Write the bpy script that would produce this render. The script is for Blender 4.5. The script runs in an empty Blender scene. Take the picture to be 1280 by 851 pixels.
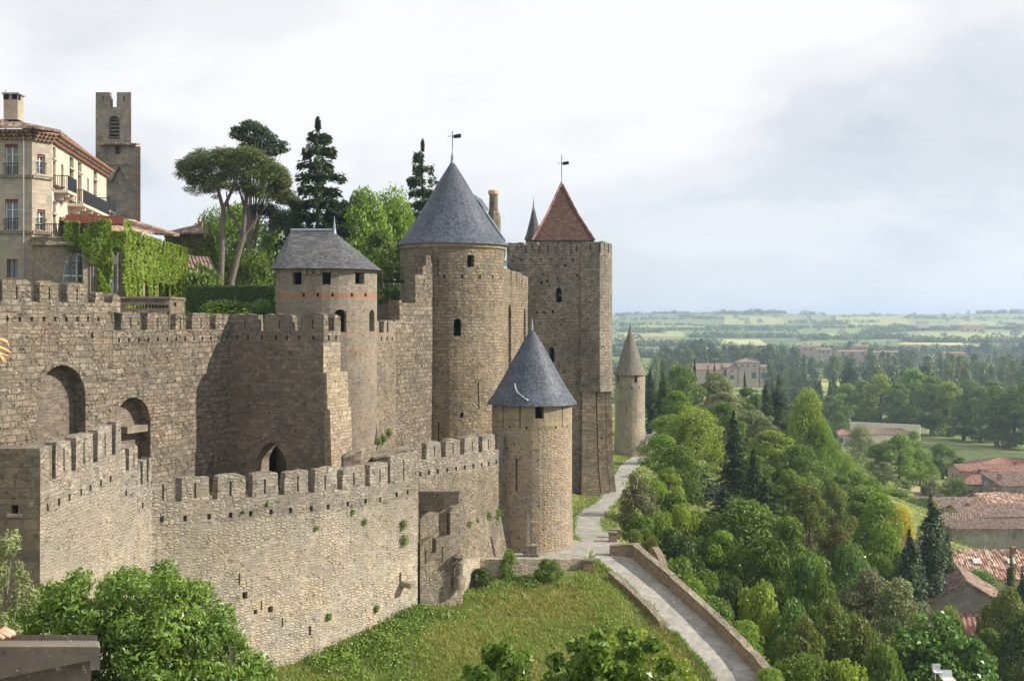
import bpy, bmesh, math, random
import numpy as np
from mathutils import Vector
from mathutils.geometry import tessellate_polygon
R = math.radians
SC = bpy.context.scene
COL = SC.collection
# ------------------------------------------------------------------ camera, sky, sun, exposure
F = 1400.0; EYE = 50.0
cam_d = bpy.data.cameras.new('camera'); cam = bpy.data.objects.new('camera', cam_d); COL.objects.link(cam)
cam.location = (0, 0, EYE); cam.rotation_euler = (R(90), 0, 0)
cam_d.sensor_width = 36; cam_d.lens = 36*F/1280; cam_d.shift_y = -25.5/1280
cam_d.clip_start = 0.1; cam_d.clip_end = 30000
SC.camera = cam
SUN_AZ, SUN_EL = 91.0, 31.0          # clockwise from +Y
world = bpy.data.worlds.new('World'); SC.world = world; world.use_nodes = True
wn, wl = world.node_tree.nodes, world.node_tree.links
wn.clear()
def WN(t, **k):
    n = wn.new(t)
    for a, b in k.items(): setattr(n, a, b)
    return n
sky = WN('ShaderNodeTexSky', sky_type='NISHITA'); sky.sun_disc = False
sky.sun_elevation = R(SUN_EL); sky.sun_rotation = R(SUN_AZ); sky.air_density = 1.0; sky.dust_density = 2.5; sky.altitude = 150
tc = WN('ShaderNodeTexCoord'); sep = WN('ShaderNodeSeparateXYZ'); wl.new(tc.outputs['Generated'], sep.inputs[0])
zc = WN('ShaderNodeMath', operation='MAXIMUM'); zc.inputs[1].default_value = 0.0; wl.new(sep.outputs[2], zc.inputs[0])
za = WN('ShaderNodeMath', operation='ADD'); za.inputs[1].default_value = 0.34; wl.new(zc.outputs[0], za.inputs[0])
dx = WN('ShaderNodeMath', operation='DIVIDE'); wl.new(sep.outputs[0], dx.inputs[0]); wl.new(za.outputs[0], dx.inputs[1])
dy = WN('ShaderNodeMath', operation='DIVIDE'); wl.new(sep.outputs[1], dy.inputs[0]); wl.new(za.outputs[0], dy.inputs[1])
cmb = WN('ShaderNodeCombineXYZ'); wl.new(dx.outputs[0], cmb.inputs[0]); wl.new(dy.outputs[0], cmb.inputs[1])
def wnoise(scale, detail, loc, rough=.55, dist=0.0):
    m = WN('ShaderNodeMapping'); m.inputs['Location'].default_value = loc; wl.new(cmb.outputs[0], m.inputs[0])
    n = WN('ShaderNodeTexNoise'); n.inputs['Scale'].default_value = scale; n.inputs['Detail'].default_value = detail
    n.inputs['Roughness'].default_value = rough; n.inputs['Distortion'].default_value = dist
    wl.new(m.outputs[0], n.inputs[0]); return n
def wramp(src, stops, interp='EASE'):
    r = WN('ShaderNodeValToRGB'); r.color_ramp.interpolation = interp
    e = r.color_ramp.elements
    while len(e) < len(stops): e.new(.5)
    for i, (p, c) in enumerate(stops): e[i].position = p; e[i].color = (*c, 1) if len(c) == 3 else c
    wl.new(src, r.inputs[0]); return r
# clouds: blue-grey undersides and bright white tops, thin gaps of sky between
n1 = wnoise(1.05, 9, (3.1, .4, 0), .58, .3)
ccol = wramp(n1.outputs[0], [(.30, (.60, .665, .75)), (.40, (.73, .78, .84)), (.475, (.87, .89, .92)), (.56, (.97, .98, 1.0))])
cs = WN('ShaderNodeVectorMath', operation='SCALE'); cs.inputs['Scale'].default_value = 7.3; wl.new(ccol.outputs[0], cs.inputs[0])
n2 = wnoise(.9, 6, (7.7, 2.2, 4), .5, .1)
cmask = wramp(n2.outputs[0], [(.28, (.6, .6, .6)), (.42, (1, 1, 1))])
mixs = WN('ShaderNodeMix', data_type='RGBA'); wl.new(cmask.outputs[0], mixs.inputs[0])
wl.new(sky.outputs[0], mixs.inputs[6]); wl.new(cs.outputs[0], mixs.inputs[7])
# pale band of distant air near the skyline
hz = WN('ShaderNodeMapRange'); hz.inputs[1].default_value = 0.0; hz.inputs[2].default_value = .15; hz.inputs[3].default_value = .8; hz.inputs[4].default_value = 0
wl.new(zc.outputs[0], hz.inputs[0])
mixh = WN('ShaderNodeMix', data_type='RGBA'); wl.new(hz.outputs[0], mixh.inputs[0]); wl.new(mixs.outputs[2], mixh.inputs[6]); mixh.inputs[7].default_value = (5.6, 6.3, 7.05, 1)
bg = WN('ShaderNodeBackground'); bg.inputs[1].default_value = .1; wl.new(mixh.outputs[2], bg.inputs[0])
wo = WN('ShaderNodeOutputWorld'); wl.new(bg.outputs[0], wo.inputs[0])
sun_d = bpy.data.lights.new('sun', 'SUN'); sun_d.energy = 5.0; sun_d.angle = R(.6); sun_d.color = (1, .935, .83)
sun = bpy.data.objects.new('sun', sun_d); COL.objects.link(sun); sun.location = (60, 0, 120)
sd = Vector((math.sin(R(SUN_AZ))*math.cos(R(SUN_EL)), math.cos(R(SUN_AZ))*math.cos(R(SUN_EL)), math.sin(R(SUN_EL))))
sun.rotation_euler = sd.to_track_quat('Z', 'Y').to_euler()
vs = SC.view_settings
SC.display_settings.display_device = 'sRGB'
vs.view_transform = 'Standard'; vs.look = 'None'; vs.gamma = 1; vs.use_curve_mapping = False; vs.exposure = 0.48
SC.cycles.use_denoising = True
SC.cycles.max_bounces = 6; SC.cycles.diffuse_bounces = 3; SC.cycles.transmission_bounces = 3; SC.cycles.volume_bounces = 0; SC.cycles.transparent_max_bounces = 6
SC.cycles.use_adaptive_sampling = True; SC.cycles.adaptive_threshold = .02

# ------------------------------------------------------------------ pixel <-> place (photo is 1280 x 851, horizon at row 400)
def X(u, d): return d*(u-640)/F
def Z(v, d): return EYE+(400-v)*d/F
def P(u, v, d): return Vector((X(u, d), d, Z(v, d)))

# ------------------------------------------------------------------ materials
MATS = {}
def nmat(name):
    m = bpy.data.materials.new(name); m.use_nodes = True; nt = m.node_tree; nt.nodes.clear()
    out = nt.nodes.new('ShaderNodeOutputMaterial'); b = nt.nodes.new('ShaderNodeBsdfPrincipled')
    nt.links.new(b.outputs[0], out.inputs[0]); MATS[name] = m
    b.inputs['Specular IOR Level'].default_value = .25
    return m, nt, b
class N:
    """tiny node helper"""
    def __init__(s, nt): s.nt = nt
    def new(s, t, ins=None, **k):
        n = s.nt.nodes.new(t)
        for a, b in k.items(): setattr(n, a, b)
        for i, v in (ins or {}).items():
            if hasattr(v, 'is_output') or isinstance(v, bpy.types.NodeSocket): s.nt.links.new(v, n.inputs[i])
            else: n.inputs[i].default_value = v
        return n
    def math(s, op, a, b=0.0):
        return s.new('ShaderNodeMath', {0: a, 1: b}, operation=op).outputs[0]
    def noise(s, vec, scale, detail=3, rough=.55, dist=0):
        return s.new('ShaderNodeTexNoise', {0: vec, 'Scale': scale, 'Detail': detail, 'Roughness': rough, 'Distortion': dist})
    def ramp(s, f, stops, interp='LINEAR'):
        r = s.new('ShaderNodeValToRGB', {0: f}); r.color_ramp.interpolation = interp; e = r.color_ramp.elements
        while len(e) < len(stops): e.new(.5)
        for i, (p, c) in enumerate(stops):
            e[i].position = p; e[i].color = (c, c, c, 1) if isinstance(c, (int, float)) else (*c, 1)
        return r.outputs[0]
    def mix(s, f, a, b, mode='MIX'):
        n = s.new('ShaderNodeMix', data_type='RGBA', blend_type=mode)
        for i, v in ((0, f), (6, a), (7, b)):
            if isinstance(v, bpy.types.NodeSocket): s.nt.links.new(v, n.inputs[i])
            else: n.inputs[i].default_value = v if i == 0 else ((*v, 1) if len(v) == 3 else v)
        return n.outputs[2]
    def bump(s, h, dist, strength=1.0, normal=None):
        n = s.new('ShaderNodeBump', {'Height': h, 'Distance': dist, 'Strength': strength})
        if normal: s.nt.links.new(normal, n.inputs['Normal'])
        return n.outputs[0]

def brick(n, uvw, w, h, ms):
    b2 = n.new('ShaderNodeTexBrick', {0: uvw, 'Color1': (0, 0, 0, 1), 'Color2': (1, 1, 1, 1), 'Mortar': (.5, .5, .5, 1), 'Scale': 1.0, 'Mortar Size': ms, 'Mortar Smooth': .6, 'Bias': 0.0, 'Brick Width': w, 'Row Height': h}, offset=.45, squash=1.2, squash_frequency=2)
    return n.math('SUBTRACT', 1.0, b2.outputs['Fac']), n.new('ShaderNodeSeparateColor', {0: b2.outputs['Color']}).outputs[0]
def stone(name, w=.5, h=.3, cols=((.17, .14, .105), (.29, .24, .175), (.38, .32, .24)), mortar=(.16, .135, .105), ms=.02, depth=.05,
          rubble=False, wob=.06, grime=.5, grimecol=(.10, .09, .075), pits=1.0, bands=(), warm=None, coarse=.0, lich=.35, mm=.6, ps=1.0, boss=0.0, weather=None, patchy=1.0):
    m, nt, b = nmat(name); n = N(nt)
    uv = n.new('ShaderNodeTexCoord').outputs['UV']
    pos = n.new('ShaderNodeNewGeometry').outputs['Position']
    if ps != 1: pos = n.new('ShaderNodeVectorMath', {0: pos, 'Scale': ps}, operation='SCALE').outputs[0]
    wv = n.noise(uv, 1.7, 4, .6).outputs['Color']
    wsub = n.new('ShaderNodeVectorMath', {0: wv, 1: (.5, .5, .5)}, operation='SUBTRACT').outputs[0]
    wsc = n.new('ShaderNodeVectorMath', {0: wsub, 'Scale': wob*2}, operation='SCALE').outputs[0]
    uvw = n.new('ShaderNodeVectorMath', {0: uv, 1: wsc}, operation='ADD').outputs[0]
    if rubble:
        mp = n.new('ShaderNodeMapping', {0: uvw, 'Scale': (1/w, 1/h, 1)}).outputs[0]
        vo = n.new('ShaderNodeTexVoronoi', {0: mp, 'Scale': 1.0, 'Randomness': .8}, voronoi_dimensions='2D')
        ve = n.new('ShaderNodeTexVoronoi', {0: mp, 'Scale': 1.0, 'Randomness': .8}, voronoi_dimensions='2D', feature='DISTANCE_TO_EDGE')
        rnd = n.new('ShaderNodeSeparateColor', {0: vo.outputs['Color']}).outputs[0]
        stone_mask = n.ramp(ve.outputs['Distance'], [(.0, 0.0), (.14, .75), (.32, 1.0)])
        sm2, rn2 = brick(n, uvw, w*1.1, h*.95, .018)
    else:
        br = n.new('ShaderNodeTexBrick', {0: uvw, 'Color1': (0, 0, 0, 1), 'Color2': (1, 1, 1, 1), 'Mortar': (.5, .5, .5, 1), 'Scale': 1.0, 'Mortar Size': ms, 'Mortar Smooth': .6,
                    'Bias': 0.0, 'Brick Width': w, 'Row Height': h}, offset=.5, squash=.8, squash_frequency=3)
        rnd = n.new('ShaderNodeSeparateColor', {0: br.outputs['Color']}).outputs[0]
        stone_mask = n.math('SUBTRACT', 1.0, br.outputs['Fac'])
        sm2, rn2 = brick(n, uvw, w*.66, h*.6, ms*.7)
    pf = n.ramp(n.noise(pos, .42, 4, .6, .5).outputs[0], [(.52, 0.0), (.55, patchy)])
    stone_mask = n.math('ADD', n.math('MULTIPLY', stone_mask, n.math('SUBTRACT', 1.0, pf)), n.math('MULTIPLY', sm2, pf))
    rnd = n.math('ADD', n.math('MULTIPLY', rnd, n.math('SUBTRACT', 1.0, pf)), n.math('MULTIPLY', rn2, pf))
    big = n.noise(pos, .23, 5, .62).outputs[0]
    fine = n.noise(pos, 6.0, 6, .7).outputs[0]
    mid = n.noise(pos, 1.4, 4, .6, .4).outputs[0]
    spk = n.noise(pos, 2.2, 7, .8).outputs[0]
    rr = n.math('ADD', n.math('MULTIPLY', rnd, .36), n.math('ADD', n.math('MULTIPLY', fine, .34), n.math('MULTIPLY', spk, .30)))
    col = n.ramp(rr, [(.24, cols[0]), (.50, cols[1]), (.76, cols[2])])
    if warm:   # scattered ochre blocks
        wf = n.ramp(n.math('ADD', n.math('MULTIPLY', rnd, .5), n.math('MULTIPLY', mid, .5)), [(.50, 0.0), (.60, .8)])
        col = n.mix(wf, col, warm)
    g = n.ramp(n.math('ADD', n.math('MULTIPLY', big, .6), n.math('MULTIPLY', mid, .4)), [(.42, 0.0), (.60, 1.0)])
    col = n.mix(n.math('MULTIPLY', g, grime), col, grimecol)
    hue = n.noise(pos, .5, 5, .6, .6).outputs[0]
    col = n.mix(n.ramp(hue, [(.42, 0.0), (.62, .30)]), col, n.mix(1.0, col, (1.22, 1.0, .80), 'MULTIPLY'))
    col = n.mix(n.ramp(hue, [(.36, .45), (.50, 0.0)]), col, n.mix(1.0, col, (.80, .82, .86), 'MULTIPLY'))
    # streaks running down and pale lichen flecks
    st = n.noise(n.new('ShaderNodeMapping', {0: uv, 'Scale': (1.3, .12, 1)}).outputs[0], 1.0, 5, .65).outputs[0]
    col = n.mix(n.math('MULTIPLY', n.ramp(st, [(.52, 0.0), (.68, 1.0)]), grime*.6), col, grimecol)
    fl = n.noise(pos, 3.3, 7, .75).outputs[0]
    col = n.mix(n.math('MULTIPLY', n.ramp(fl, [(.60, 0.0), (.66, 1.0)]), lich), col, (.50, .46, .38))
    pt = n.ramp(n.noise(pos, 4.3, 3, .6).outputs[0], [(.33, 1.0), (.39, 0.0)])
    col = n.mix(n.math('MULTIPLY', pt, .55*pits), col, (.045, .038, .03))
    col = n.mix(n.math('MULTIPLY', n.math('SUBTRACT', 1.0, stone_mask), n.math('MULTIPLY', n.ramp(mid, [(.35, .25), (.6, 1.0)]), mm)), col, mortar)
    if weather:   # greyer, lichened masonry towards the exposed top
        zz = n.math('ADD', n.new('ShaderNodeSeparateXYZ', {0: pos}).outputs[2], n.math('MULTIPLY', n.math('SUBTRACT', big, .5), 9.0))
        wf = n.new('ShaderNodeMapRange', {0: zz, 1: weather[0], 2: weather[1]}).outputs[0]
        col = n.mix(n.math('MULTIPLY', wf, .55), col, (.20, .175, .14))
    for (z0, z1, c) in bands:
        zz = n.new('ShaderNodeSeparateXYZ', {0: pos}).outputs[2]
        f = n.math('MULTIPLY', n.math('GREATER_THAN', zz, z0), n.math('LESS_THAN', zz, z1))
        col = n.mix(n.math('MULTIPLY', f, .8), col, c)
    nt.links.new(col, b.inputs['Base Color']); b.inputs['Roughness'].default_value = .93; b.inputs['Specular IOR Level'].default_value = .12
    hsum = n.math('ADD', n.math('MULTIPLY', stone_mask, n.math('MULTIPLY', n.ramp(mid, [(.3, .3), (.65, 1.15)]), n.math('ADD', .3, n.math('MULTIPLY', rnd, .8)))), n.math('MULTIPLY', fine, .55))
    hsum = n.math('SUBTRACT', hsum, n.math('MULTIPLY', pt, .8*pits))
    if boss:   # some courses of blocks stand proud of their neighbours
        bf = n.ramp(n.math('ADD', n.math('MULTIPLY', rnd, .45), n.math('MULTIPLY', n.noise(pos, .35, 3).outputs[0], .75)), [(.52, 0.0), (.60, 1.0)])
        hsum = n.math('ADD', hsum, n.math('MULTIPLY', n.math('MULTIPLY', bf, stone_mask), boss))
    if coarse: hsum = n.math('ADD', hsum, n.math('MULTIPLY', mid, coarse))
    nt.links.new(n.bump(hsum, depth), b.inputs['Normal'])
    return m
def plain(name, col, rough=.8, metal=0, var=.25, scale=3.0, bump=.0, spec=.25):
    m, nt, b = nmat(name); n = N(nt)
    pos = n.new('ShaderNodeNewGeometry').outputs['Position']
    f = n.noise(pos, scale, 5, .65).outputs[0]
    c = n.mix(n.ramp(f, [(.3, 0.0), (.7, 1.0)]), tuple(x*(1-var) for x in col), tuple(min(1, x*(1+var)) for x in col))
    nt.links.new(c, b.inputs['Base Color']); b.inputs['Roughness'].default_value = rough; b.inputs['Metallic'].default_value = metal
    b.inputs['Specular IOR Level'].default_value = spec
    if bump: nt.links.new(n.bump(f, bump), b.inputs['Normal'])
    return m
def slate(name, cols, w=.22, h=.14, rough=.55, depth=.02, patch=.3, patchcol=(.2, .2, .17), spec=.35):
    m, nt, b = nmat(name); n = N(nt)
    uv = n.new('ShaderNodeTexCoord').outputs['UV']; pos = n.new('ShaderNodeNewGeometry').outputs['Position']
    br = n.new('ShaderNodeTexBrick', {0: uv, 'Color1': (0, 0, 0, 1), 'Color2': (1, 1, 1, 1), 'Mortar': (.1, .1, .1, 1), 'Scale': 1.0, 'Mortar Size': .012, 'Mortar Smooth': .2,
                'Brick Width': w, 'Row Height': h, 'Bias': 0.0}, offset=.5)
    r = n.new('ShaderNodeSeparateColor', {0: br.outputs['Color']}).outputs[0]
    f = n.noise(pos, .9, 6, .65).outputs[0]; g = n.noise(pos, 7, 4, .7).outputs[0]
    col = n.ramp(n.math('ADD', n.math('MULTIPLY', r, .6), n.math('MULTIPLY', g, .4)), [(.2, cols[0]), (.5, cols[1]), (.8, cols[2])])
    col = n.mix(n.math('MULTIPLY', n.ramp(f, [(.5, 0.0), (.68, 1.0)]), patch), col, patchcol)
    nt.links.new(col, b.inputs['Base Color']); b.inputs['Roughness'].default_value = rough; b.inputs['Specular IOR Level'].default_value = spec
    hh = n.math('ADD', n.math('MULTIPLY', r, .5), n.math('MULTIPLY', n.math('SUBTRACT', 1.0, br.outputs['Fac']), .6))
    nt.links.new(n.bump(hh, depth), b.inputs['Normal'])
    return m
def leafmat(name, c1, c2, trans=.3, hv=.0, rough=.5, dead=None, ns=.35):
    m = bpy.data.materials.new(name); m.use_nodes = True; nt = m.node_tree; nt.nodes.clear(); MATS[name] = m; n = N(nt)
    out = nt.nodes.new('ShaderNodeOutputMaterial')
    at = n.new('ShaderNodeAttribute', attribute_name='rnd').outputs['Fac']
    pos = n.new('ShaderNodeNewGeometry').outputs['Position']
    ob = n.new('ShaderNodeObjectInfo').outputs['Random']
    ps = n.noise(pos, ns, 3).outputs[0]
    f = n.math('ADD', n.math('MULTIPLY', at, .55), n.math('MULTIPLY', n.ramp(ps, [(.3, 0.0), (.7, 1.0)]), .3))
    f = n.math('ADD', f, n.math('MULTIPLY', ob, .15))
    col = n.mix(f, tuple(min(1, q*k) for q, k in zip(c1, (1.95, 1.72, 1.4))), tuple(min(1, q*k) for q, k in zip(c2, (1.95, 1.72, 1.4))))
    if dead: col = n.mix(n.ramp(at, [(.90, 0.0), (.94, .8)]), col, dead)
    d = n.new('ShaderNodeBsdfPrincipled', {'Base Color': col, 'Roughness': rough}); d.inputs['Specular IOR Level'].default_value = .3
    t = n.new('ShaderNodeBsdfTranslucent', {0: n.mix(.35, col, (.25, .32, .03))})
    mx = n.new('ShaderNodeMixShader', {0: trans}); nt.links.new(d.outputs[0], mx.inputs[1]); nt.links.new(t.outputs[0], mx.inputs[2])
    nt.links.new(mx.outputs[0], out.inputs[0]); return m

G = (.105, .095, .08)
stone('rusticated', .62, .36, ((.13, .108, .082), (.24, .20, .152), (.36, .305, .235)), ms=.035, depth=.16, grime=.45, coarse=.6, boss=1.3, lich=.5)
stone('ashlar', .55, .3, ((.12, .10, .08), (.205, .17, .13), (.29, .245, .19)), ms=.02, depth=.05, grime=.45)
stone('tower_stone', .5, .27, ((.16, .13, .095), (.29, .24, .175), (.41, .35, .265)), ms=.03, depth=.11, grime=.4, warm=(.34, .265, .17), coarse=.5, boss=.9)
stone('rubble_pale', .30, .15, ((.25, .22, .175), (.42, .375, .305), (.57, .53, .455)), mortar=(.30, .255, .195), depth=.06, rubble=True, grime=.3, wob=.1, warm=(.48, .40, .28), grimecol=(.2, .175, .14), weather=(EYE-15.0, EYE-10.0))
stone('rubble_top', .36, .2, ((.17, .148, .12), (.28, .245, .20), (.40, .36, .30)), mortar=(.2, .175, .14), depth=.06, rubble=True, grime=.5, wob=.1, lich=.6, grimecol=(.13, .115, .095))
stone('ledge_stone', 3, 1.5, ((.15, .13, .105), (.215, .185, .15), (.28, .245, .2)), mortar=(.24, .2, .17), ms=.0, depth=.003, grime=.4, grimecol=(.13, .115, .09), pits=.5, lich=1.0, ps=7)
stone('rubble_grey', .28, .14, ((.16, .135, .10), (.30, .25, .185), (.42, .36, .27)), depth=.07, rubble=True, grime=.5, wob=.1)
stone('rubble_ochre', .30, .17, ((.22, .18, .135), (.36, .30, .23), (.50, .43, .35)), mortar=(.33, .27, .2), depth=.08, rubble=True, grime=.3, wob=.1, warm=(.42, .30, .18), grimecol=(.24, .21, .17))
stone('parapet', .55, .32, ((.17, .145, .11), (.27, .23, .175), (.38, .33, .25)), ms=.018, depth=.05, grime=.55, coarse=.4, lich=.55)
stone('shade_ashlar', .8, .42, ((.12, .10, .075), (.19, .155, .115), (.26, .21, .15)), ms=.02, depth=.04, grime=.35, lich=.5)  # dark tone puts the shade of viewer-facing walls into the stone colour
stone('square_tower', .5, .3, ((.16, .14, .115), (.265, .23, .185), (.37, .33, .27)), ms=.03, depth=.09, grime=.5, coarse=.7, pits=1.4, lich=.5)
stone('buttress_stone', .7, .35, ((.20, .17, .125), (.34, .28, .20), (.46, .39, .29)), ms=.03, depth=.07, grime=.3)
stone('tower_smooth', .8, .34, ((.22, .175, .12), (.31, .25, .17), (.39, .32, .225)), ms=.012, depth=.02, grime=.25, pits=.3)
stone('hotel_front', .8, .36, ((.28, .245, .195), (.37, .325, .26), (.45, .40, .32)), mortar=(.3, .26, .2), ms=.012, depth=.015, grime=.35, pits=.2, grimecol=(.26, .23, .18), lich=.1)  # hotel stone toned down, so the front's shade is in its colour
stone('hotel_rough', .4, .22, ((.2, .17, .125), (.30, .25, .19), (.38, .32, .25)), ms=.02, depth=.04, grime=.3)
stone('hotel_side', .8, .36, ((.46, .41, .33), (.55, .49, .40), (.63, .57, .47)), mortar=(.42, .37, .3), ms=.008, depth=.01, grime=.12, pits=.1, grimecol=(.45, .4, .3), lich=.1)  # same hotel stone in a brighter tone for the sunlit side
stone('church_stone', .6, .3, ((.2, .175, .14), (.29, .25, .2), (.36, .32, .255)), ms=.01, depth=.02, grime=.6, pits=.3, lich=.1)
stone('pale_tower', .4, .25, ((.26, .22, .16), (.37, .32, .24), (.47, .41, .32)), mortar=(.28, .24, .18), ms=.02, depth=.03, grime=.3)
E = EYE
stone('roman_masonry', .3, .13, ((.19, .165, .13), (.28, .24, .19), (.36, .31, .24)), ms=.02, depth=.03, grime=.3,
      bands=((Z(372.5, 79), Z(366.5, 79), (.34, .16, .10)), (Z(417, 79), Z(415, 79), (.32, .17, .11)), (Z(438.5, 79), Z(436, 79), (.32, .17, .11))))
stone('path_wall_stone', .32, .2, ((.20, .155, .11), (.31, .245, .175), (.42, .34, .25)), mortar=(.3, .25, .19), depth=.05, rubble=True, grime=.3, warm=(.38, .24, .13))
stone('render_grey', 1.6, 1.1, ((.27, .245, .21), (.32, .29, .25), (.37, .34, .29)), mortar=(.25, .22, .18), ms=.004, depth=.012, grime=.7, grimecol=(.17, .15, .125), lich=.15)
stone('house_wall', 1.5, 1.0, ((.40, .34, .26), (.47, .40, .31), (.54, .47, .37)), mortar=(.4, .35, .27), ms=.003, depth=.01, grime=.5, grimecol=(.28, .24, .19), pits=.2, lich=.1)
stone('white_wall', 2.0, 1.4, ((.62, .57, .49), (.68, .63, .55), (.74, .69, .6)), mortar=(.6, .55, .47), ms=.002, depth=.005, grime=.4, grimecol=(.48, .43, .36), pits=.1, lich=.05)
stone('ochre_wall', 1.5, 1.0, ((.50, .36, .2), (.57, .42, .24), (.62, .47, .28)), mortar=(.5, .36, .2), ms=.003, depth=.01, grime=.4, grimecol=(.35, .27, .18), pits=.1, lich=.05)
stone('concrete', 3, 1.5, ((.22, .19, .155), (.27, .235, .19), (.33, .29, .24)), mortar=(.24, .2, .17), ms=.0, depth=.006, grime=.5, grimecol=(.15, .13, .1), pits=.3, lich=.9)
slate('slate_blue', ((.035, .042, .058), (.065, .078, .10), (.105, .122, .15)), patch=.4, patchcol=(.15, .17, .2))
slate('slate_grey', ((.04, .04, .045), (.08, .08, .085), (.135, .135, .135)), patch=.45, patchcol=(.2, .19, .15), rough=.65)
slate('stone_shingle', ((.13, .115, .095), (.20, .175, .145), (.28, .25, .2)), patch=.5, patchcol=(.24, .22, .17), rough=.85, spec=.1)
slate('red_shingle', ((.06, .04, .035), (.115, .065, .05), (.18, .10, .075)), patch=.35, patchcol=(.13, .09, .06), rough=.85, spec=.1)
slate('tile_aged', ((.12, .085, .07), (.24, .165, .13), (.38, .29, .235)), w=.3, h=.45, patch=.6, patchcol=(.24, .18, .14), rough=.9, spec=.1)
slate('tile_red', ((.18, .09, .07), (.31, .165, .125), (.44, .28, .22)), w=.3, h=.45, patch=.3, patchcol=(.34, .16, .11), rough=.9, spec=.1)
slate('tile_pale', ((.15, .07, .05), (.36, .21, .15), (.66, .54, .43)), w=.38, h=.5, patch=.3, patchcol=(.42, .33, .26), rough=.9, spec=.1)
slate('brick_red', ((.22, .11, .07), (.32, .18, .12), (.42, .27, .2)), w=.25, h=.08, patch=.2, rough=.9, spec=.1)
plain('lead', (.30, .33, .37), .45, .3, .2, 3); plain('iron', (.02, .02, .022), .5, .6); plain('zinc', (.35, .37, .39), .5, .4)
plain('void_shade', (.012, .011, .01), .9); plain('red_paint', (.22, .05, .045), .6); plain('wood_grey', (.2, .18, .15), .8); plain('awning', (.17, .055, .035), .8)
plain('shutter', (.20, .26, .25), .7); plain('shutter_red', (.22, .07, .07), .7); plain('white_paint', (.75, .73, .68), .6); plain('terracotta', (.33, .17, .11), .8, 0, .3)
plain('bark', (.16, .12, .09), .95, 0, .4, 5, .05); plain('bark_pink', (.17, .135, .115), .95, 0, .35, 4, .06); plain('bark_grey', (.2, .18, .15), .95, 0, .3, 5, .04)
plain('skin', (.62, .36, .26), .55); plain('hair_blond', (.62, .36, .15), .5, 0, .45, 60); plain('cloth_blue', (.08, .12, .25), .9); plain('cloth_beige', (.5, .42, .3), .9)
plain('plastic_white', (.5, .5, .48), .6); plain('cloth_white', (.42, .45, .48), .8)
def glass():
    m, nt, b = nmat('glass'); b.inputs['Base Color'].default_value = (.10, .14, .14, 1); b.inputs['Roughness'].default_value = .12; b.inputs['Specular IOR Level'].default_value = .8
glass()
leafmat('leaf_mid', (.035, .075, .014), (.10, .165, .03))
leafmat('leaf_lime', (.07, .125, .018), (.20, .27, .045), .35)
leafmat('leaf_bright', (.055, .12, .014), (.15, .25, .035), .35)
leafmat('leaf_dark', (.018, .038, .012), (.05, .085, .025), .2)
leafmat('leaf_olive', (.05, .073, .018), (.115, .145, .038), .3)
leafmat('leaf_silver', (.08, .11, .055), (.20, .24, .13), .25)
leafmat('leaf_brown', (.055, .065, .018), (.11, .11, .03), .25, dead=(.24, .11, .04))
leafmat('leaf_yellow', (.22, .22, .02), (.40, .38, .06), .35)
leafmat('leaf_grey', (.07, .085, .05), (.13, .145, .09), .2)
leafmat('leaf_shrub', (.04, .09, .02), (.12, .20, .045), .25, rough=.35)
leafmat('leaf_fig', (.03, .085, .02), (.11, .20, .055), .25, rough=.32)
leafmat('leaf_magnolia', (.03, .07, .01), (.10, .17, .035), .28, rough=.3)
leafmat('leaf_ivy', (.05, .10, .012), (.16, .23, .03), .35)
leafmat('leaf_ivy_dark', (.04, .08, .012), (.10, .16, .025), .25)
leafmat('needle', (.012, .028, .012), (.04, .07, .028), .1)
leafmat('needle_blue', (.02, .04, .028), (.06, .095, .06), .1)
leafmat('needle_pine', (.035, .05, .018), (.09, .11, .035), .15)
leafmat('needle_dead', (.16, .05, .03), (.3, .1, .06), .15)
leafmat('far_dark', (.026, .050, .022), (.065, .105, .04), .1, ns=.05)
leafmat('far_mid', (.035, .07, .022), (.09, .14, .04), .1, ns=.05)
leafmat('far_light', (.07, .11, .035), (.15, .19, .065), .1, ns=.05)
leafmat('grass_dry', (.15, .15, .055), (.30, .27, .12), .3, ns=.3)
leafmat('grass_blade', (.075, .125, .028), (.19, .235, .07), .3, ns=.16, dead=(.42, .32, .13))
leafmat('weed', (.045, .105, .02), (.14, .22, .05), .25, ns=.5)
leafmat('poppy', (.5, .09, .02), (.6, .2, .04), .3)

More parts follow.
